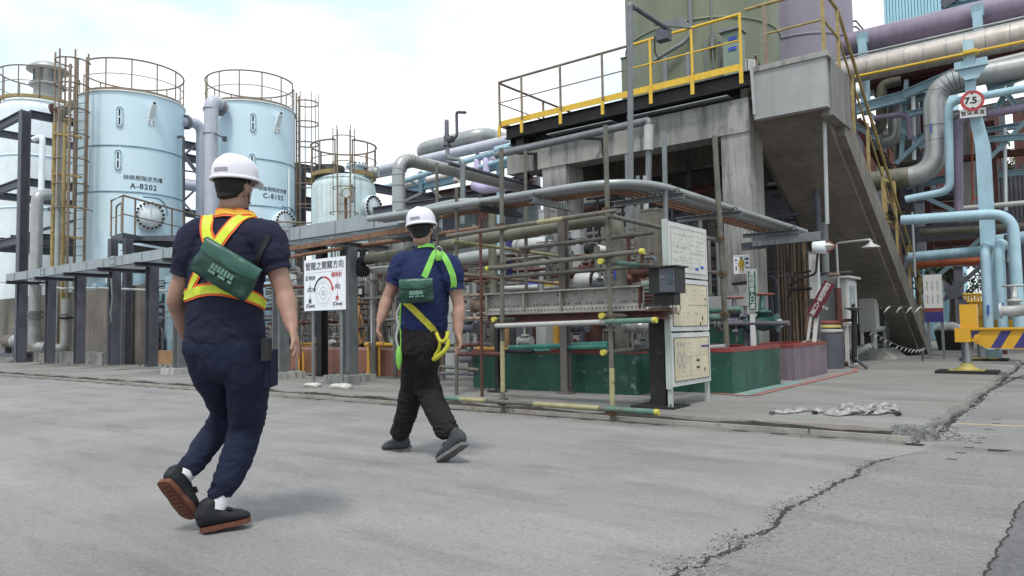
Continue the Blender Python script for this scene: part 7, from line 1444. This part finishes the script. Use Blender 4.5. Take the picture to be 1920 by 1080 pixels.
def hand(m_, W, D, N, side, s=1.0, curl=.5):
    """palm with four unequal bent fingers and a thumb; W wrist, D towards the fingers, N out of the back of the hand, side towards the thumb"""
    W = Vector(W); D = Vector(D).normalized(); N = Vector(N); N = (N-D*N.dot(D)).normalized(); X = Vector(side); X = (X-D*X.dot(D)-N*X.dot(N)).normalized()
    loft(m_, [(W-D*.02*s, X*.027*s, N*.021*s), (W+D*.015*s, X*.031*s, N*.019*s), (W+D*.05*s, X*.041*s, N*.016*s), (W+D*.088*s, X*.040*s, N*.013*s)], 16)
    for k, (off, L_) in enumerate(((.031,.072),(.0105,.080),(-.0105,.075),(-.031,.060))):
        p = W+D*(.080-.006*abs(k-1.2))*s+X*off*s; q = [(p-D*.02*s, .0095*s), (p, .0092*s)]; d_ = D+X*(off*1.2); d_.normalize(); a = curl*(.5+.1*k)
        for j, l_ in enumerate((.42,.32,.26)):
            d_ = (d_*math.cos(a)-N*math.sin(a)).normalized(); p = p+d_*L_*l_*s*1.05; q.append((p, (.0088-.0008*j)*s)); a = curl*.75
        limb(m_, q, 10)
    p = W+D*.025*s+X*.026*s; limb(m_, [(p-D*.005, .013*s), (p+D*.03*s+X*.02*s-N*.006*s, .0115*s), (p+D*.058*s+X*.027*s-N*.016*s, .0095*s), (p+D*.08*s+X*.024*s-N*.024*s, .008*s)], 10)
def head(m_, C_, f, up, s=1.0):     # C_ middle of the skull, f facing
    f = Vector(f).normalized(); up = Vector(up).normalized(); r_ = f.cross(up).normalized()
    prof = [(-.118,.02,.030,.030),(-.105,.038,.052,.024),(-.08,.048,.068,.014),(-.05,.060,.080,.006),(-.015,.070,.088,.0),(.02,.076,.094,-.004),(.055,.074,.092,-.006),(.085,.062,.078,-.006),(.108,.040,.052,-.006)]
    loft(m_, [(C_+up*z*s+f*o*s, r_*a*s, f*b*s) for z,a,b,o in prof], 24)
    limb(m_, [(C_+f*.086*s+up*.018*s, .008*s), (C_+f*.100*s-up*.012*s, .011*s), (C_+f*.098*s-up*.024*s, .013*s)], 10)
    for sg in (-1,1):
        e = C_+r_*sg*.073*s-up*.005*s-f*.008*s; loft(m_, [(e-up*.030*s, f*.009*s, r_*.007*s), (e-up*.01*s+r_*sg*.008*s, f*.015*s, r_*.006*s), (e+up*.018*s+r_*sg*.010*s, f*.018*s, r_*.006*s), (e+up*.032*s+r_*sg*.006*s, f*.010*s, r_*.005*s)], 10)
        limb(m_, [(C_+f*.080*s+r_*sg*.015*s-up*.052*s, .010*s), (C_+f*.084*s-up*.05*s, .012*s)], 8)
    return r_
def on_back(B, u, v, off=.004, back=None):
    d_ = (FW*F+RT*(u-960)+UP*(540-v)).normalized(); h = B.ray_cast(CAMPOS, d_)
    if h[0] is None: return None
    n_ = h[1] if h[1].dot(d_) < 0 else -h[1]; return h[0]+n_*off, n_
def strap(B, px, w_, m_, parent, nm, off=.005, t=.0018, extra_front=()):
    off = min(off, .006) if m_ in (limestrap, yellowstrap) else off
    """webbing laid over the clothing along a surveyed line; w_ in metres"""
    pts = smooth([Vector((u,v,0)) for u,v in px], 8); L_ = []
    for p in pts:
        h = on_back(B, p.x, p.y, off)
        if h: L_.append(h)
    for q in extra_front:
        h = B.find_nearest(Vector(q)); n_ = h[1]; L_.append((h[0]+n_*off, n_))
    vs_ = []
    for i, (p, n_) in enumerate(L_):
        d_ = (L_[min(i+1,len(L_)-1)][0]-L_[max(i-1,0)][0]).normalized(); ns_ = sum((L_[j][1] for j in range(max(0,i-2), min(len(L_),i+3))), Vector()).normalized(); s_ = d_.cross(ns_).normalized()*w_/2
        row = []
        for k in (-1,0,1):
            q = p+s_*k; h = B.find_nearest(q); qq = h[0]+(q-h[0]).normalized()*off if (q-h[0]).dot(h[1]) > 0 and (q-h[0]).length < off else q
            if (q-h[0]).dot(h[1]) < off: qq = h[0]+h[1]*off
            row.append(qq)
        vs_ += row
    for _ in range(3):
        vs_ = [vs_[i] if i < 3 or i >= len(vs_)-3 else vs_[i]*.5+(vs_[i-3]+vs_[i+3])*.25 for i in range(len(vs_))]
    n = len(vs_); ns2 = [L_[i//3][1]*t for i in range(n)]; top = [a+b for a, b in zip(vs_, ns2)]; m2 = MB(); k_ = len(L_)
    fs = []
    for i in range(k_-1):
        a = 3*i; fs += [(n+a,n+a+1,n+a+4,n+a+3), (n+a+1,n+a+2,n+a+5,n+a+4), (a,a+3,a+4,a+1), (a+1,a+4,a+5,a+2), (a,n+a,n+a+3,a+3), (a+2,a+5,n+a+5,n+a+2)]
    m2.add(vs_+top, fs, False); return part(nm, m2, m_, parent)
def shoe(parent, heel, toe, up, um, sm_, s=1.0, tape=False):
    heel = Vector(heel); toe = Vector(toe); d_ = (toe-heel); L_ = d_.length; d_.normalize(); up = Vector(up); up = (up-d_*up.dot(d_)).normalized(); r_ = d_.cross(up)
    prof = [(-.0,.030,.040,.055),(.06,.038,.050,.060),(.2,.040,.052,.058),(.36,.040,.046,.050),(.52,.046,.036,.040),(.7,.050,.029,.033),(.85,.046,.025,.029),(.95,.034,.019,.024)]
    m_ = MB(); loft(m_, [(heel+d_*t*L_+up*c*s, r_*a*s, up*b*s) for t,a,b,c in prof], 20); loft(m_, [(heel+d_*(.14+.04*k)*L_+up*(.068+.012*k)*s-d_*.004*k*s, r_*(.040-.001*k)*s, d_*(.054-.002*k)*s) for k in range(4)], 18)
    o_ = pmesh('shoe', remeshed(m_, .006, 3), um, parent); sole = []
    for t in [k/24 for k in range(25)]:
        wv = .034+.016*math.sin(min(1, t*1.15)*math.pi*.72) if t < .8 else .05*math.sqrt(max(0, 1-((t-.8)/.205)**2)); wv = wv*(.7 if t == 0 else 1)-(.006*math.exp(-((t-.42)/.12)**2)); sole.append((t, wv))
    poly = [heel+d_*((t*1.05-.035)*L_)+r_*w_*s for t, w_ in sole]+[heel+d_*((t*1.05-.035)*L_)-r_*w_*s for t, w_ in sole[::-1]]
    part('sole', MB().prism([p-up*.004 for p in poly], up*.019*s), sm_, parent); m2 = MB()
    for k in range(9): t = .06+k*.105; m2.obox(heel+d_*t*L_-up*.0055, d_*.007, r_*.028, up*.003)
    part('tread', m2, sm_, parent, kind='stuff'); part('lace_strap', MB().obox(heel+d_*L_*.56+up*.070*s, r_*.040*s, d_*.013-up*.004, up*.005+d_*.001), strapblack if um is shoeblack else solegrey, parent)
    return o_
def helmet(parent, C_, f, up, s, mm):
    f = Vector(f).normalized(); up = Vector(up); up = (up-f*up.dot(f)).normalized(); r_ = f.cross(up); n = 36; vs = []; rings = [(0,1.0),(.03,1.0),(.06,.975),(.085,.92),(.108,.82),(.126,.67),(.138,.48),(.145,.26),(.147,.06)]
    for z, k_ in rings:
        for j in range(n):
            a = 2*math.pi*j/n; rid = .006*math.exp(-((abs(math.cos(a))*1.0*k_*.118)/.016)**2) if z > .06 else 0
            vs.append(C_+up*(z*s+rid)+(r_*math.cos(a)*.116+f*math.sin(a)*.142)*k_*s)
    m_ = MB(); m_.add(vs, [(i*n+j, i*n+(j+1) % n, (i+1)*n+(j+1) % n, (i+1)*n+j) for i in range(len(rings)-1) for j in range(n)]+[tuple(range((len(rings)-1)*n, len(rings)*n))], True)
    inner = [C_+up*(z-.004)*s+(r_*math.cos(2*math.pi*j/n)*.111+f*math.sin(2*math.pi*j/n)*.137)*k_*s for z, k_ in ((0,1),(.05,.97),(.1,.8),(.13,.4)) for j in range(n)]
    m_.add(inner, [(i*n+j, (i+1)*n+j, (i+1)*n+(j+1) % n, i*n+(j+1) % n) for i in range(3) for j in range(n)], True)
    h_ = part('hard_hat', m_, helmetwhite, parent); bvs = []; 
    for k, (e, dz) in enumerate(((.98,.016),(1.06,.010),(1.09,.0),(1.06,-.006),(.97,.0))):
        for j in range(n):
            a = 2*math.pi*j/n; vis = max(0, math.sin(a))**3*.048*(e-.97)/.12; bvs.append(C_+up*(dz-vis*.25)*s+(r_*math.cos(a)*.116*e+f*(math.sin(a)*.142*e+vis))*s)
    part('brim', MB().add(bvs, [(i*n+j, i*n+(j+1) % n, ((i+1) % 5)*n+(j+1) % n, ((i+1) % 5)*n+j) for i in range(5) for j in range(n)], True), helmetwhite, h_)
    gv_ = []; 
    for k in range(8):
        a = 1.5*math.pi+(-.62+.10*k)+mm; 
        for z, k_ in ((.030,1.003),(.052,.985)): gv_.append(C_+up*z*s+(r_*math.cos(a)*.1175+f*math.sin(a)*.1435)*k_*s)
    part('sticker', MB().add(gv_, [(2*i,2*i+2,2*i+3,2*i+1) for i in range(7)]), sticker, h_)
    for sg in (-1,1): part('chin_strap', MB().tube(smooth([C_+r_*sg*.105*s-f*.04*s, C_+r_*sg*.082*s-up*.07*s+f*.005*s, C_+r_*sg*.05*s-up*.13*s+f*.05*s]), .004, 6), strapblack, h_)
    part('nape_band', MB().tube([C_-up*.03*s+(r_*math.cos(a)*.088-f*math.sin(a)*.112)*s for a in [math.pi*k/12 for k in range(13)]], .008, 6), strapblack, h_)
    return h_

def build_person(sp):
    th = thing('person', sp['label'], 'person', sp['base'], sp.get('group')); J = {k: P(u,v,d=d) for k, (u,v,d) in sp['J'].items()}
    f = sp['face']; fh = Vector((f.x,f.y,0)).normalized(); R_ = Vector((fh.y,-fh.x,0)); Z = Vector((0,0,1))
    # skeleton surface
    m_ = MB(); hf = sp['headface']; up = sp.get('headup', Z); hr_ = head(m_, J['head'], hf, up, sp['hs']); limb(m_, [(J['head']-Z*.06*sp['hs']-hf*.02, .058), (J['neck']+Z*.02, .062), (J['neck']-Z*.06, .08)], 18)
    loft(m_, [(c, R_*(a-.018), fh*(b-.018)) for c, a, b in sp['torso']], 26)
    for s_ in 'LR':
        A = J['sh'+s_]; E = J['el'+s_]; W = J['wr'+s_]; Hd = J['hd'+s_]; k_ = sp.get('arm', 1)
        limb(m_, [(A, .058*k_), (A.lerp(E,.45), .050*k_), (E, .043*k_), (E.lerp(W,.3), .046*k_), (E.lerp(W,.7), .036*k_), (W, .027*k_)], 16)
        D = (Hd-W).normalized(); sd_ = fh*.8+R_*(.3 if s_ == 'L' else -.3); hand(m_, W, D, R_*(-1 if s_ == 'L' else 1)+fh*.15, sd_, sp.get('handk', 1), sp.get('curl', .45))
        Hp, K, An = J['hip'+s_], J['kn'+s_], J['an'+s_]; limb(m_, [(Hp, .085), (Hp.lerp(K,.5), .072), (K, .052), (K.lerp(An,.35), .052), (An, .036)], 16)
        uf = sp.get('up'+s_) or (An-J['heel'+s_].lerp(J['toe'+s_],.18)); dt_ = (J['toe'+s_]-J['heel'+s_]).normalized(); uf = (uf-dt_*uf.dot(dt_)).normalized(); hb = J['heel'+s_]+dt_*.045+uf*.045; limb(m_, [(An, .034), (hb, .026)], 12); limb(m_, [(hb, .024), (hb+dt_*.12-uf*.008, .016)], 12)
    pmesh('body', remeshed(m_, .0052, 2), skin, th)
    # face
    C_ = J['head']; s = sp['hs']
    for sg in (-1,1):
        e = C_+hf*.086*s+hr_*sg*.031*s+up*.012*s; part('eye', MB().lathe(e-hf*.010, hf, [(.012,0),(.0125,.004),(.008,.010),(.002,.013)], 12), whiteclean, th); part('pupil', MB().lathe(e+hf*.0015, hf, [(.0055,0),(.001,.0025)], 10), inkblack, th)
        part('eyebrow', MB().bar(e+up*.020*s+hf*.004-hr_*sg*.014, e+up*.023*s+hf*.002+hr_*sg*.014, .005, .006), hairm, th)
    if sp.get('mask'):
        part('face_mask', MB().lathe(C_+hf*.05*s-up*.055*s, (hf-up*.15).normalized(), [(.062,0),(.058,.025),(.044,.045),(.02,.058),(.002,.06)], 20), whiteclean, th)
        for sg in (-1,1): part('mask_loop', MB().tube(smooth([C_+hr_*sg*.056*s+hf*.055*s-up*.04*s, C_+hr_*sg*.074*s+hf*.0-up*.038*s, C_+hr_*sg*.085*s-hf*.022*s-up*.02*s]), .0025, 5), whiteclean, th)
    else: part('mouth', MB().bar(C_+hf*.094*s-up*.052*s-hr_*.02, C_+hf*.094*s-up*.052*s+hr_*.02, .004, .006), mat('lip', (.25,.11,.09), .6, var=.05, bump=0), th)
    # hair
    hm = MB(); prof = [(-.030,.060,.052,-.036),(-.012,.073,.076,-.018),(.02,.080,.092,-.012),(.06,.079,.094,-.012),(.09,.068,.082,-.01),(.11,.046,.056,-.008)]
    loft(hm, [(C_+up*z*s+hf*o*s, hr_*a*s, hf*b*s) for z,a,b,o in prof], 24); pmesh('hair', remeshed(hm, .006, 3, lambda p: .002*mn.noise(p*70)), hairm, th)
    helmet(th, C_+up*sp.get('hz', .038)*s+hf*.004, (hf+up*sp.get('tilt', 0)).normalized(), up, s*sp.get('hk', 1.0), sp.get('stk', 0))
    # shirt: torso and sleeves as one garment
    m_ = MB(); loft(m_, [(c, R_*a, fh*b) for c, a, b in sp['torso']], 30)
    for s_ in 'LR':
        A = J['sh'+s_]; E = J['el'+s_]; cut = sp['sleeve'][s_]; limb(m_, [(J['neck'].lerp(A,.35)-Z*.05, .075), (A, .082), (A.lerp(E,.35), .080), (A.lerp(E,cut), sp.get('cuff', .072))], 18)
    loft(m_, [(J['neck']+Z*.035, R_*.068, fh*.07), (J['neck']+Z*.0, R_*.078, fh*.08), (J['neck']-Z*.05, R_*.12, fh*.10)], 22)
    me = remeshed(m_, .0085, 4, folds(.011, [(J['shL'].lerp(J['elL'],.4),.1,.8), (J['shR'].lerp(J['elR'],.4),.1,.8), (sp['torso'][-1][0],.16,1.3), (sp['torso'][-3][0],.12,.7)], sp['seed'])); B = bvh(me); pmesh('shirt', me, sp['shirt'], th)
    for s_ in 'LR':
        A = J['sh'+s_]; E = J['el'+s_]; q = A.lerp(E, sp['sleeve'][s_]+.10); d_ = (E-A).normalized(); part('sleeve_hem', MB().tube([q-d_*.012, q+d_*.012], sp.get('cuff', .072)*.99, 22), sp['shirt'], th)
    # trousers
    m_ = MB(); loft(m_, [(c, R_*a, fh*b) for c, a, b in sp['pelvis']], 28)
    for s_ in 'LR': limb(m_, [(J['hip'+s_]+Z*.02, .11)]+[(P(u,v,d=d), r_) for u,v,d,r_ in sp['leg'+s_]], 20)
    ft = [(J['knL'],.13,1.6), (J['knR'],.13,1.4), (J['anL'],.12,1.9), (J['anR'],.12,1.9), (sp['pelvis'][-1][0],.15,1.0)]
    pmesh('trousers', remeshed(m_, .0085, 5, folds(sp.get('tf', .008), ft, sp['seed']+5)), sp['trouser'], th)
    for s_ in 'LR':
        An = J['an'+s_]; hl_, to = J['heel'+s_], J['toe'+s_]; upv = sp.get('up'+s_) or An-(hl_.lerp(to,.18))
        if sp.get('sock'): part('sock', MB().tube([An.lerp(hl_,.35)+(to-hl_)*.08, An.lerp(J['kn'+s_],.12)], [.045,.046], 18), sock, th)
        sh_ = thing_part = shoe(th, hl_, to, upv, sp['shoe'], sp['sole'], sp.get('shk', 1))
    return th, B, J, R_, fh

def rot(v, deg): a = math.radians(deg); return Vector((v.x*math.cos(a)-v.y*math.sin(a), v.x*math.sin(a)+v.y*math.cos(a), 0)).normalized()
AW = Vector((FW.x,FW.y,0)).normalized(); Z = Vector((0,0,1))
# ---- nearer worker
d1 = 3.42; f1_ = rot(AW, -14); hf1 = rot(AW, -20)
def T1_(u, v, a, b, d=d1): return (P(u,v,d=d), a, b)
sp1 = dict(label='man in charcoal shirt, orange edged reflective vest and white helmet walking away, nearer', base=P(420,1000,z=0), face=f1_, headface=hf1, hs=.96, seed=3, hz=.046, hk=.87, tilt=.02, stk=.42, mask=False, sock=True, tf=.0075,
 J=dict(head=(440,356,3.44), neck=(438,408,3.46), shL=(371,443,3.44), shR=(500,446,3.38), elL=(331,556,3.44), elR=(533,548,3.36), wrL=(345,622,3.62), wrR=(547,614,3.26), hdL=(366,650,3.76), hdR=(558,655,3.20),
  hipL=(388,655,3.43), hipR=(458,657,3.40), knL=(424,775,3.70), knR=(464,796,3.52), anL=(352,882,3.42), anR=(410,934,3.40), heelL=(306,905,3.31), toeL=(360,972,3.40), heelR=(380,996,3.34), toeR=(468,975,3.46)),
 torso=[T1_(438,418,.115,.085,3.46), T1_(436,432,.165,.105,3.45), T1_(431,460,.188,.122,3.44), T1_(424,505,.195,.130,3.43), T1_(421,550,.188,.128,3.42), T1_(421,595,.188,.125,3.42), T1_(422,628,.198,.128,3.42)],
 pelvis=[T1_(422,618,.178,.116,3.42), T1_(423,650,.188,.124,3.42), T1_(427,682,.165,.116,3.42)],
 legL=[(396,700,3.47,.090), (414,740,3.57,.078), (422,779,3.66,.067), (392,826,3.55,.062), (362,866,3.45,.054), (352,878,3.43,.050)],
 legR=[(464,700,3.42,.108), (464,750,3.46,.092), (460,800,3.50,.078), (447,850,3.47,.075), (425,900,3.43,.064), (411,924,3.41,.050)],
 sleeve=dict(L=.52, R=.46), cuff=.066, shirt=shirt_black, trouser=trouser_navy, shoe=shoeblack, sole=soleorange, arm=1.0, curl=.25, handk=1.0, shk=1.12, upL=(RT*.45+FW*.95))
p1, B1, J1, R1_, F1_ = build_person(sp1)
# ---- vest on the nearer worker
def taped(B, px, w_, parent, m_=hivis, nm='vest_band', off=.007):
    a = strap(B, px, w_+.02, hiorange, parent, nm, off=off-.002, t=.002); b = strap(B, px, w_, m_, a, 'reflective_tape', off=off+.0015, t=.0012); return a
ve1 = p1
taped(B1, [(336,566),(347,556),(372,546),(400,543),(430,545),(460,552),(485,564),(501,577)], .040, ve1)
taped(B1, [(391,462),(381,490),(368,520),(357,545)], .028, ve1); taped(B1, [(396,520),(407,533),(416,546)], .024, ve1)
taped(B1, [(393,402),(389,422),(391,444),(401,466)], .046, ve1, off=.009); taped(B1, [(470,403),(446,414),(424,437),(405,464)], .044, ve1, off=.008)
taped(B1, [(390,405),(408,400),(436,399),(460,401),(480,406)], .026, ve1, hiamber, 'vest_collar', off=.010)
def pouch(label, B, cx, cy, w_, h_, dep, rotdeg, parent_name, R_, fh, org, dist):
    c0 = P(cx,cy,d=dist); th = thing(parent_name, label, 'pouch', c0); a = math.radians(rotdeg); X = RT*math.cos(a)-UP*math.sin(a); Y = RT*math.sin(a)+UP*math.cos(a); N = -FW
    bm = bmesh.new(); bmesh.ops.create_cube(bm, size=2); bmesh.ops.subdivide_edges(bm, edges=bm.edges[:], cuts=9, use_grid_fill=True)
    for v in bm.verts:
        x, y, z = v.co; bul = (1-x*x*.8)*(1-y*y*.7); t_ = 1+.07*(1-y)*.5; zz = z*(.35+.65*max(0,bul))+.12*mn.noise(Vector((x*2.2,y*2.2,z)))
        e = 1-.06*abs(y)**6; v.co = c0+X*(x*w_/2*t_*e)+Y*(y*h_/2*(1-.05*x*x))+N*(zz*dep/2+.016*mn.noise(Vector((x*3.2,y*3.5,4)))+.007*mn.noise(Vector((x*8,y*8,2))))
    me = bpy.data.meshes.new('bag'); bm.to_mesh(me); bm.free()
    for p_ in me.polygons: p_.use_smooth = True
    b_ = pmesh('bag', me, pouchgreen, th); rows = []; m_ = MB(); nx = 12
    for j, (ty, tz) in enumerate(((1.02,.0),(1.05,.55),(.85,.80),(.62,.95),(.42,1.0),(.36,.95))):
        for i in range(nx+1): x = -1+2*i/nx; cur = .10*(1-x*x) if j > 2 else 0; rows.append(c0+X*(x*w_/2*1.03)+Y*((ty-cur*1.5)*h_/2)+N*(tz*dep/2*(.55+.5*(1-x*x))+.007+.008*mn.noise(Vector((x*3,j*.8,7)))))
    m_.add(rows, [(j*(nx+1)+i, j*(nx+1)+i+1, (j+1)*(nx+1)+i+1, (j+1)*(nx+1)+i) for j in range(5) for i in range(nx)], True); m_.add([p_-N*.004 for p_ in rows], [(j*(nx+1)+i, (j+1)*(nx+1)+i, (j+1)*(nx+1)+i+1, j*(nx+1)+i+1) for j in range(5) for i in range(nx)], True)
    part('flap', m_, pouchflap, th); r_ = random.Random(3); m2 = MB()
    for k in range(7):
        x = -.35+k*.12; m2.obox(c0+X*(x*w_/2)+Y*(-.12*h_/2)+N*(dep*.5+.004), X*.006, Y*(.012+.004*r_.random()), N*.002)
        if k % 3 != 2: m2.obox(c0+X*(x*w_/2)+Y*(-.42*h_/2)+N*(dep*.46+.004), X*.009, Y*.006, N*.002)
    part('faded_print', m2, pouchprint, b_, kind='stuff'); return th, c0, X, Y, N
q1_, c_, X_, Y_, N_ = pouch('dark green vinyl pouch slung askew on the back of the nearer worker', B1, 424, 506, .275, .165, .06, 31, 'waist_pouch', R1_, F1_, p1, 3.235)
strap(B1, [(503,440),(492,470),(482,500),(478,520)], .022, strapblack, p1, 'shoulder_strap', off=.008); strap(B1, [(388,448),(395,470),(400,485)], .02, strapblack, p1, 'shoulder_strap', off=.01)
part('radio', MB().obox(P(500,655,d=3.32), RT*.018, FW*.02, UP*.05), rubber, p1); part('pocket_flap', MB().obox(P(506,690,d=3.42), RT*.022, FW*.05, UP*.085), trouser_navy, p1)
# ---- farther worker
d2 = 5.2; f2x = rot(AW, 12); hf2 = rot(AW, -12)
def T2_(u, v, a, b, d=d2): return (P(u,v,d=d), a, b)
sp2 = dict(label='man in navy shirt, lime safety harness and white helmet walking away, farther', base=P(750,845,z=0), face=f2x, headface=hf2, hs=.96, seed=9, hz=.045, hk=.94, headup=(Z-RT*.10).normalized(), stk=.25, mask=False,
 J=dict(head=(791,434,5.24), neck=(795,470,5.26), shL=(757,492,5.24), shR=(843,498,5.18), elL=(727,558,5.22), elR=(860,572,5.16), wrL=(712,603,5.12), wrR=(859,628,5.08), hdL=(707,632,5.08), hdR=(864,656,5.04),
  hipL=(778,640,5.2), hipR=(806,640,5.18), knL=(774,728,5.42), knR=(801,724,5.30), anL=(753,818,5.50), anR=(842,812,5.06), heelL=(766,843,5.50), toeL=(722,842,5.66), heelR=(872,834,4.96), toeR=(824,867,5.06)),
 torso=[T2_(796,478,.11,.08,5.26), T2_(797,488,.155,.10,5.25), T2_(798,506,.182,.118,5.23), T2_(798,535,.182,.122,5.21), T2_(796,565,.176,.122,5.2), T2_(794,592,.172,.120,5.2), T2_(793,612,.174,.120,5.2)],
 pelvis=[T2_(792,604,.160,.112), T2_(790,630,.168,.120), T2_(789,655,.158,.118)],
 legL=[(778,668,5.24,.105), (776,700,5.32,.088), (771,735,5.40,.082), (762,775,5.45,.078), (753,806,5.49,.070), (752,812,5.49,.070)],
 legR=[(797,668,5.2,.105), (797,700,5.26,.090), (804,732,5.28,.084), (820,770,5.18,.086), (835,800,5.09,.080), (838,806,5.08,.078)],
 sleeve=dict(L=.48, R=.48), cuff=.068, shirt=shirt_navy, trouser=trouser_black, shoe=shoegrey, sole=solegrey, arm=1.0, curl=.55, tf=.012, handk=.98, shk=1.18)
p2, B2, J2, R2_, F2_ = build_person(sp2)
strap(B2, [(820,464),(812,482),(803,502),(795,520)], .045, limestrap, p2, 'harness_strap', off=.008)
strap(B2, [(822,470),(833,482),(843,500),(850,522),(850,540),(845,560)], .042, limestrap, p2, 'harness_strap', off=.008)
strap(B2, [(784,463),(796,460),(810,461),(820,466)], .03, limestrap, p2, 'harness_strap', off=.01)
strap(B2, [(756,562),(770,575),(790,595),(808,614),(816,624)], .045, yellowstrap, p2, 'harness_strap', off=.012)
h_ = B2.find_nearest(P(820,468,d=5.1)); o_ = (h_[0]+h_[1]*.02, h_[1])
rg = part('d_ring', MB().tube([o_[0]+RT*.022*math.cos(a)+UP*(.03*math.sin(a)+.02) for a in [k*math.pi/8 for k in range(16)]], .004, 6, closed=True), chrome, p2); part('ring_knot', MB().lathe(o_[0]-UP*.02, UP, [(.02,-.03),(.03,0),(.025,.02),(.01,.03)], 12), limestrap, p2)
ll_ = [P(818,624,d=5.06),P(826,640,d=5.03),P(836,636,d=5.02),P(840,622,d=5.05)]; part('leg_loop', MB().tube(smooth(ll_), .013, 8), yellowstrap, p2)
part('leg_loop', MB().tube(smooth([P(840,636,d=5.03),P(838,652,d=5.02),P(822,668,d=5.03),P(813,674,d=5.06)]), .016, 8), yellowstrap, p2); part('leg_loop', MB().tube(smooth([P(825,640,d=5.03),P(823,655,d=5.04),P(815,668,d=5.06)]), .012, 8), yellowstrap, p2)
q2_, c2_, X2, Y2, N2 = pouch('green vinyl pouch hanging on the back of the farther worker', B2, 781, 546, .225, .165, .06, -3, 'waist_pouch', R2_, F2_, p2, 5.02)
ln = thing('lanyard', 'silver and lime shock absorbing lanyard hanging at the hip of the farther worker', 'lanyard', P(746,580,d=5.12))
part('rope', MB().tube(smooth([P(753,566,d=5.1),P(744,590,d=5.12),P(747,610,d=5.12),P(743,632,d=5.12),P(746,650,d=5.12)]), .008, 6), whiteclad, ln); part('rope', MB().tube(smooth([P(752,568,d=5.1),P(750,600,d=5.12),P(752,640,d=5.12),P(749,660,d=5.12)]), .007, 6), limestrap, ln)
for v in (600,612): part('hook', MB().tube([P(746+4*math.cos(a),v+6*math.sin(a),d=5.12) for a in [k*math.pi/6 for k in range(12)]], .005, 6, closed=True), chrome, ln)
part('absorber', MB().lathe(P(748,692,d=5.12), UP, [(.008,0),(.020,.04),(.024,.1),(.016,.15),(.006,.16)], 12), limestrap, ln)
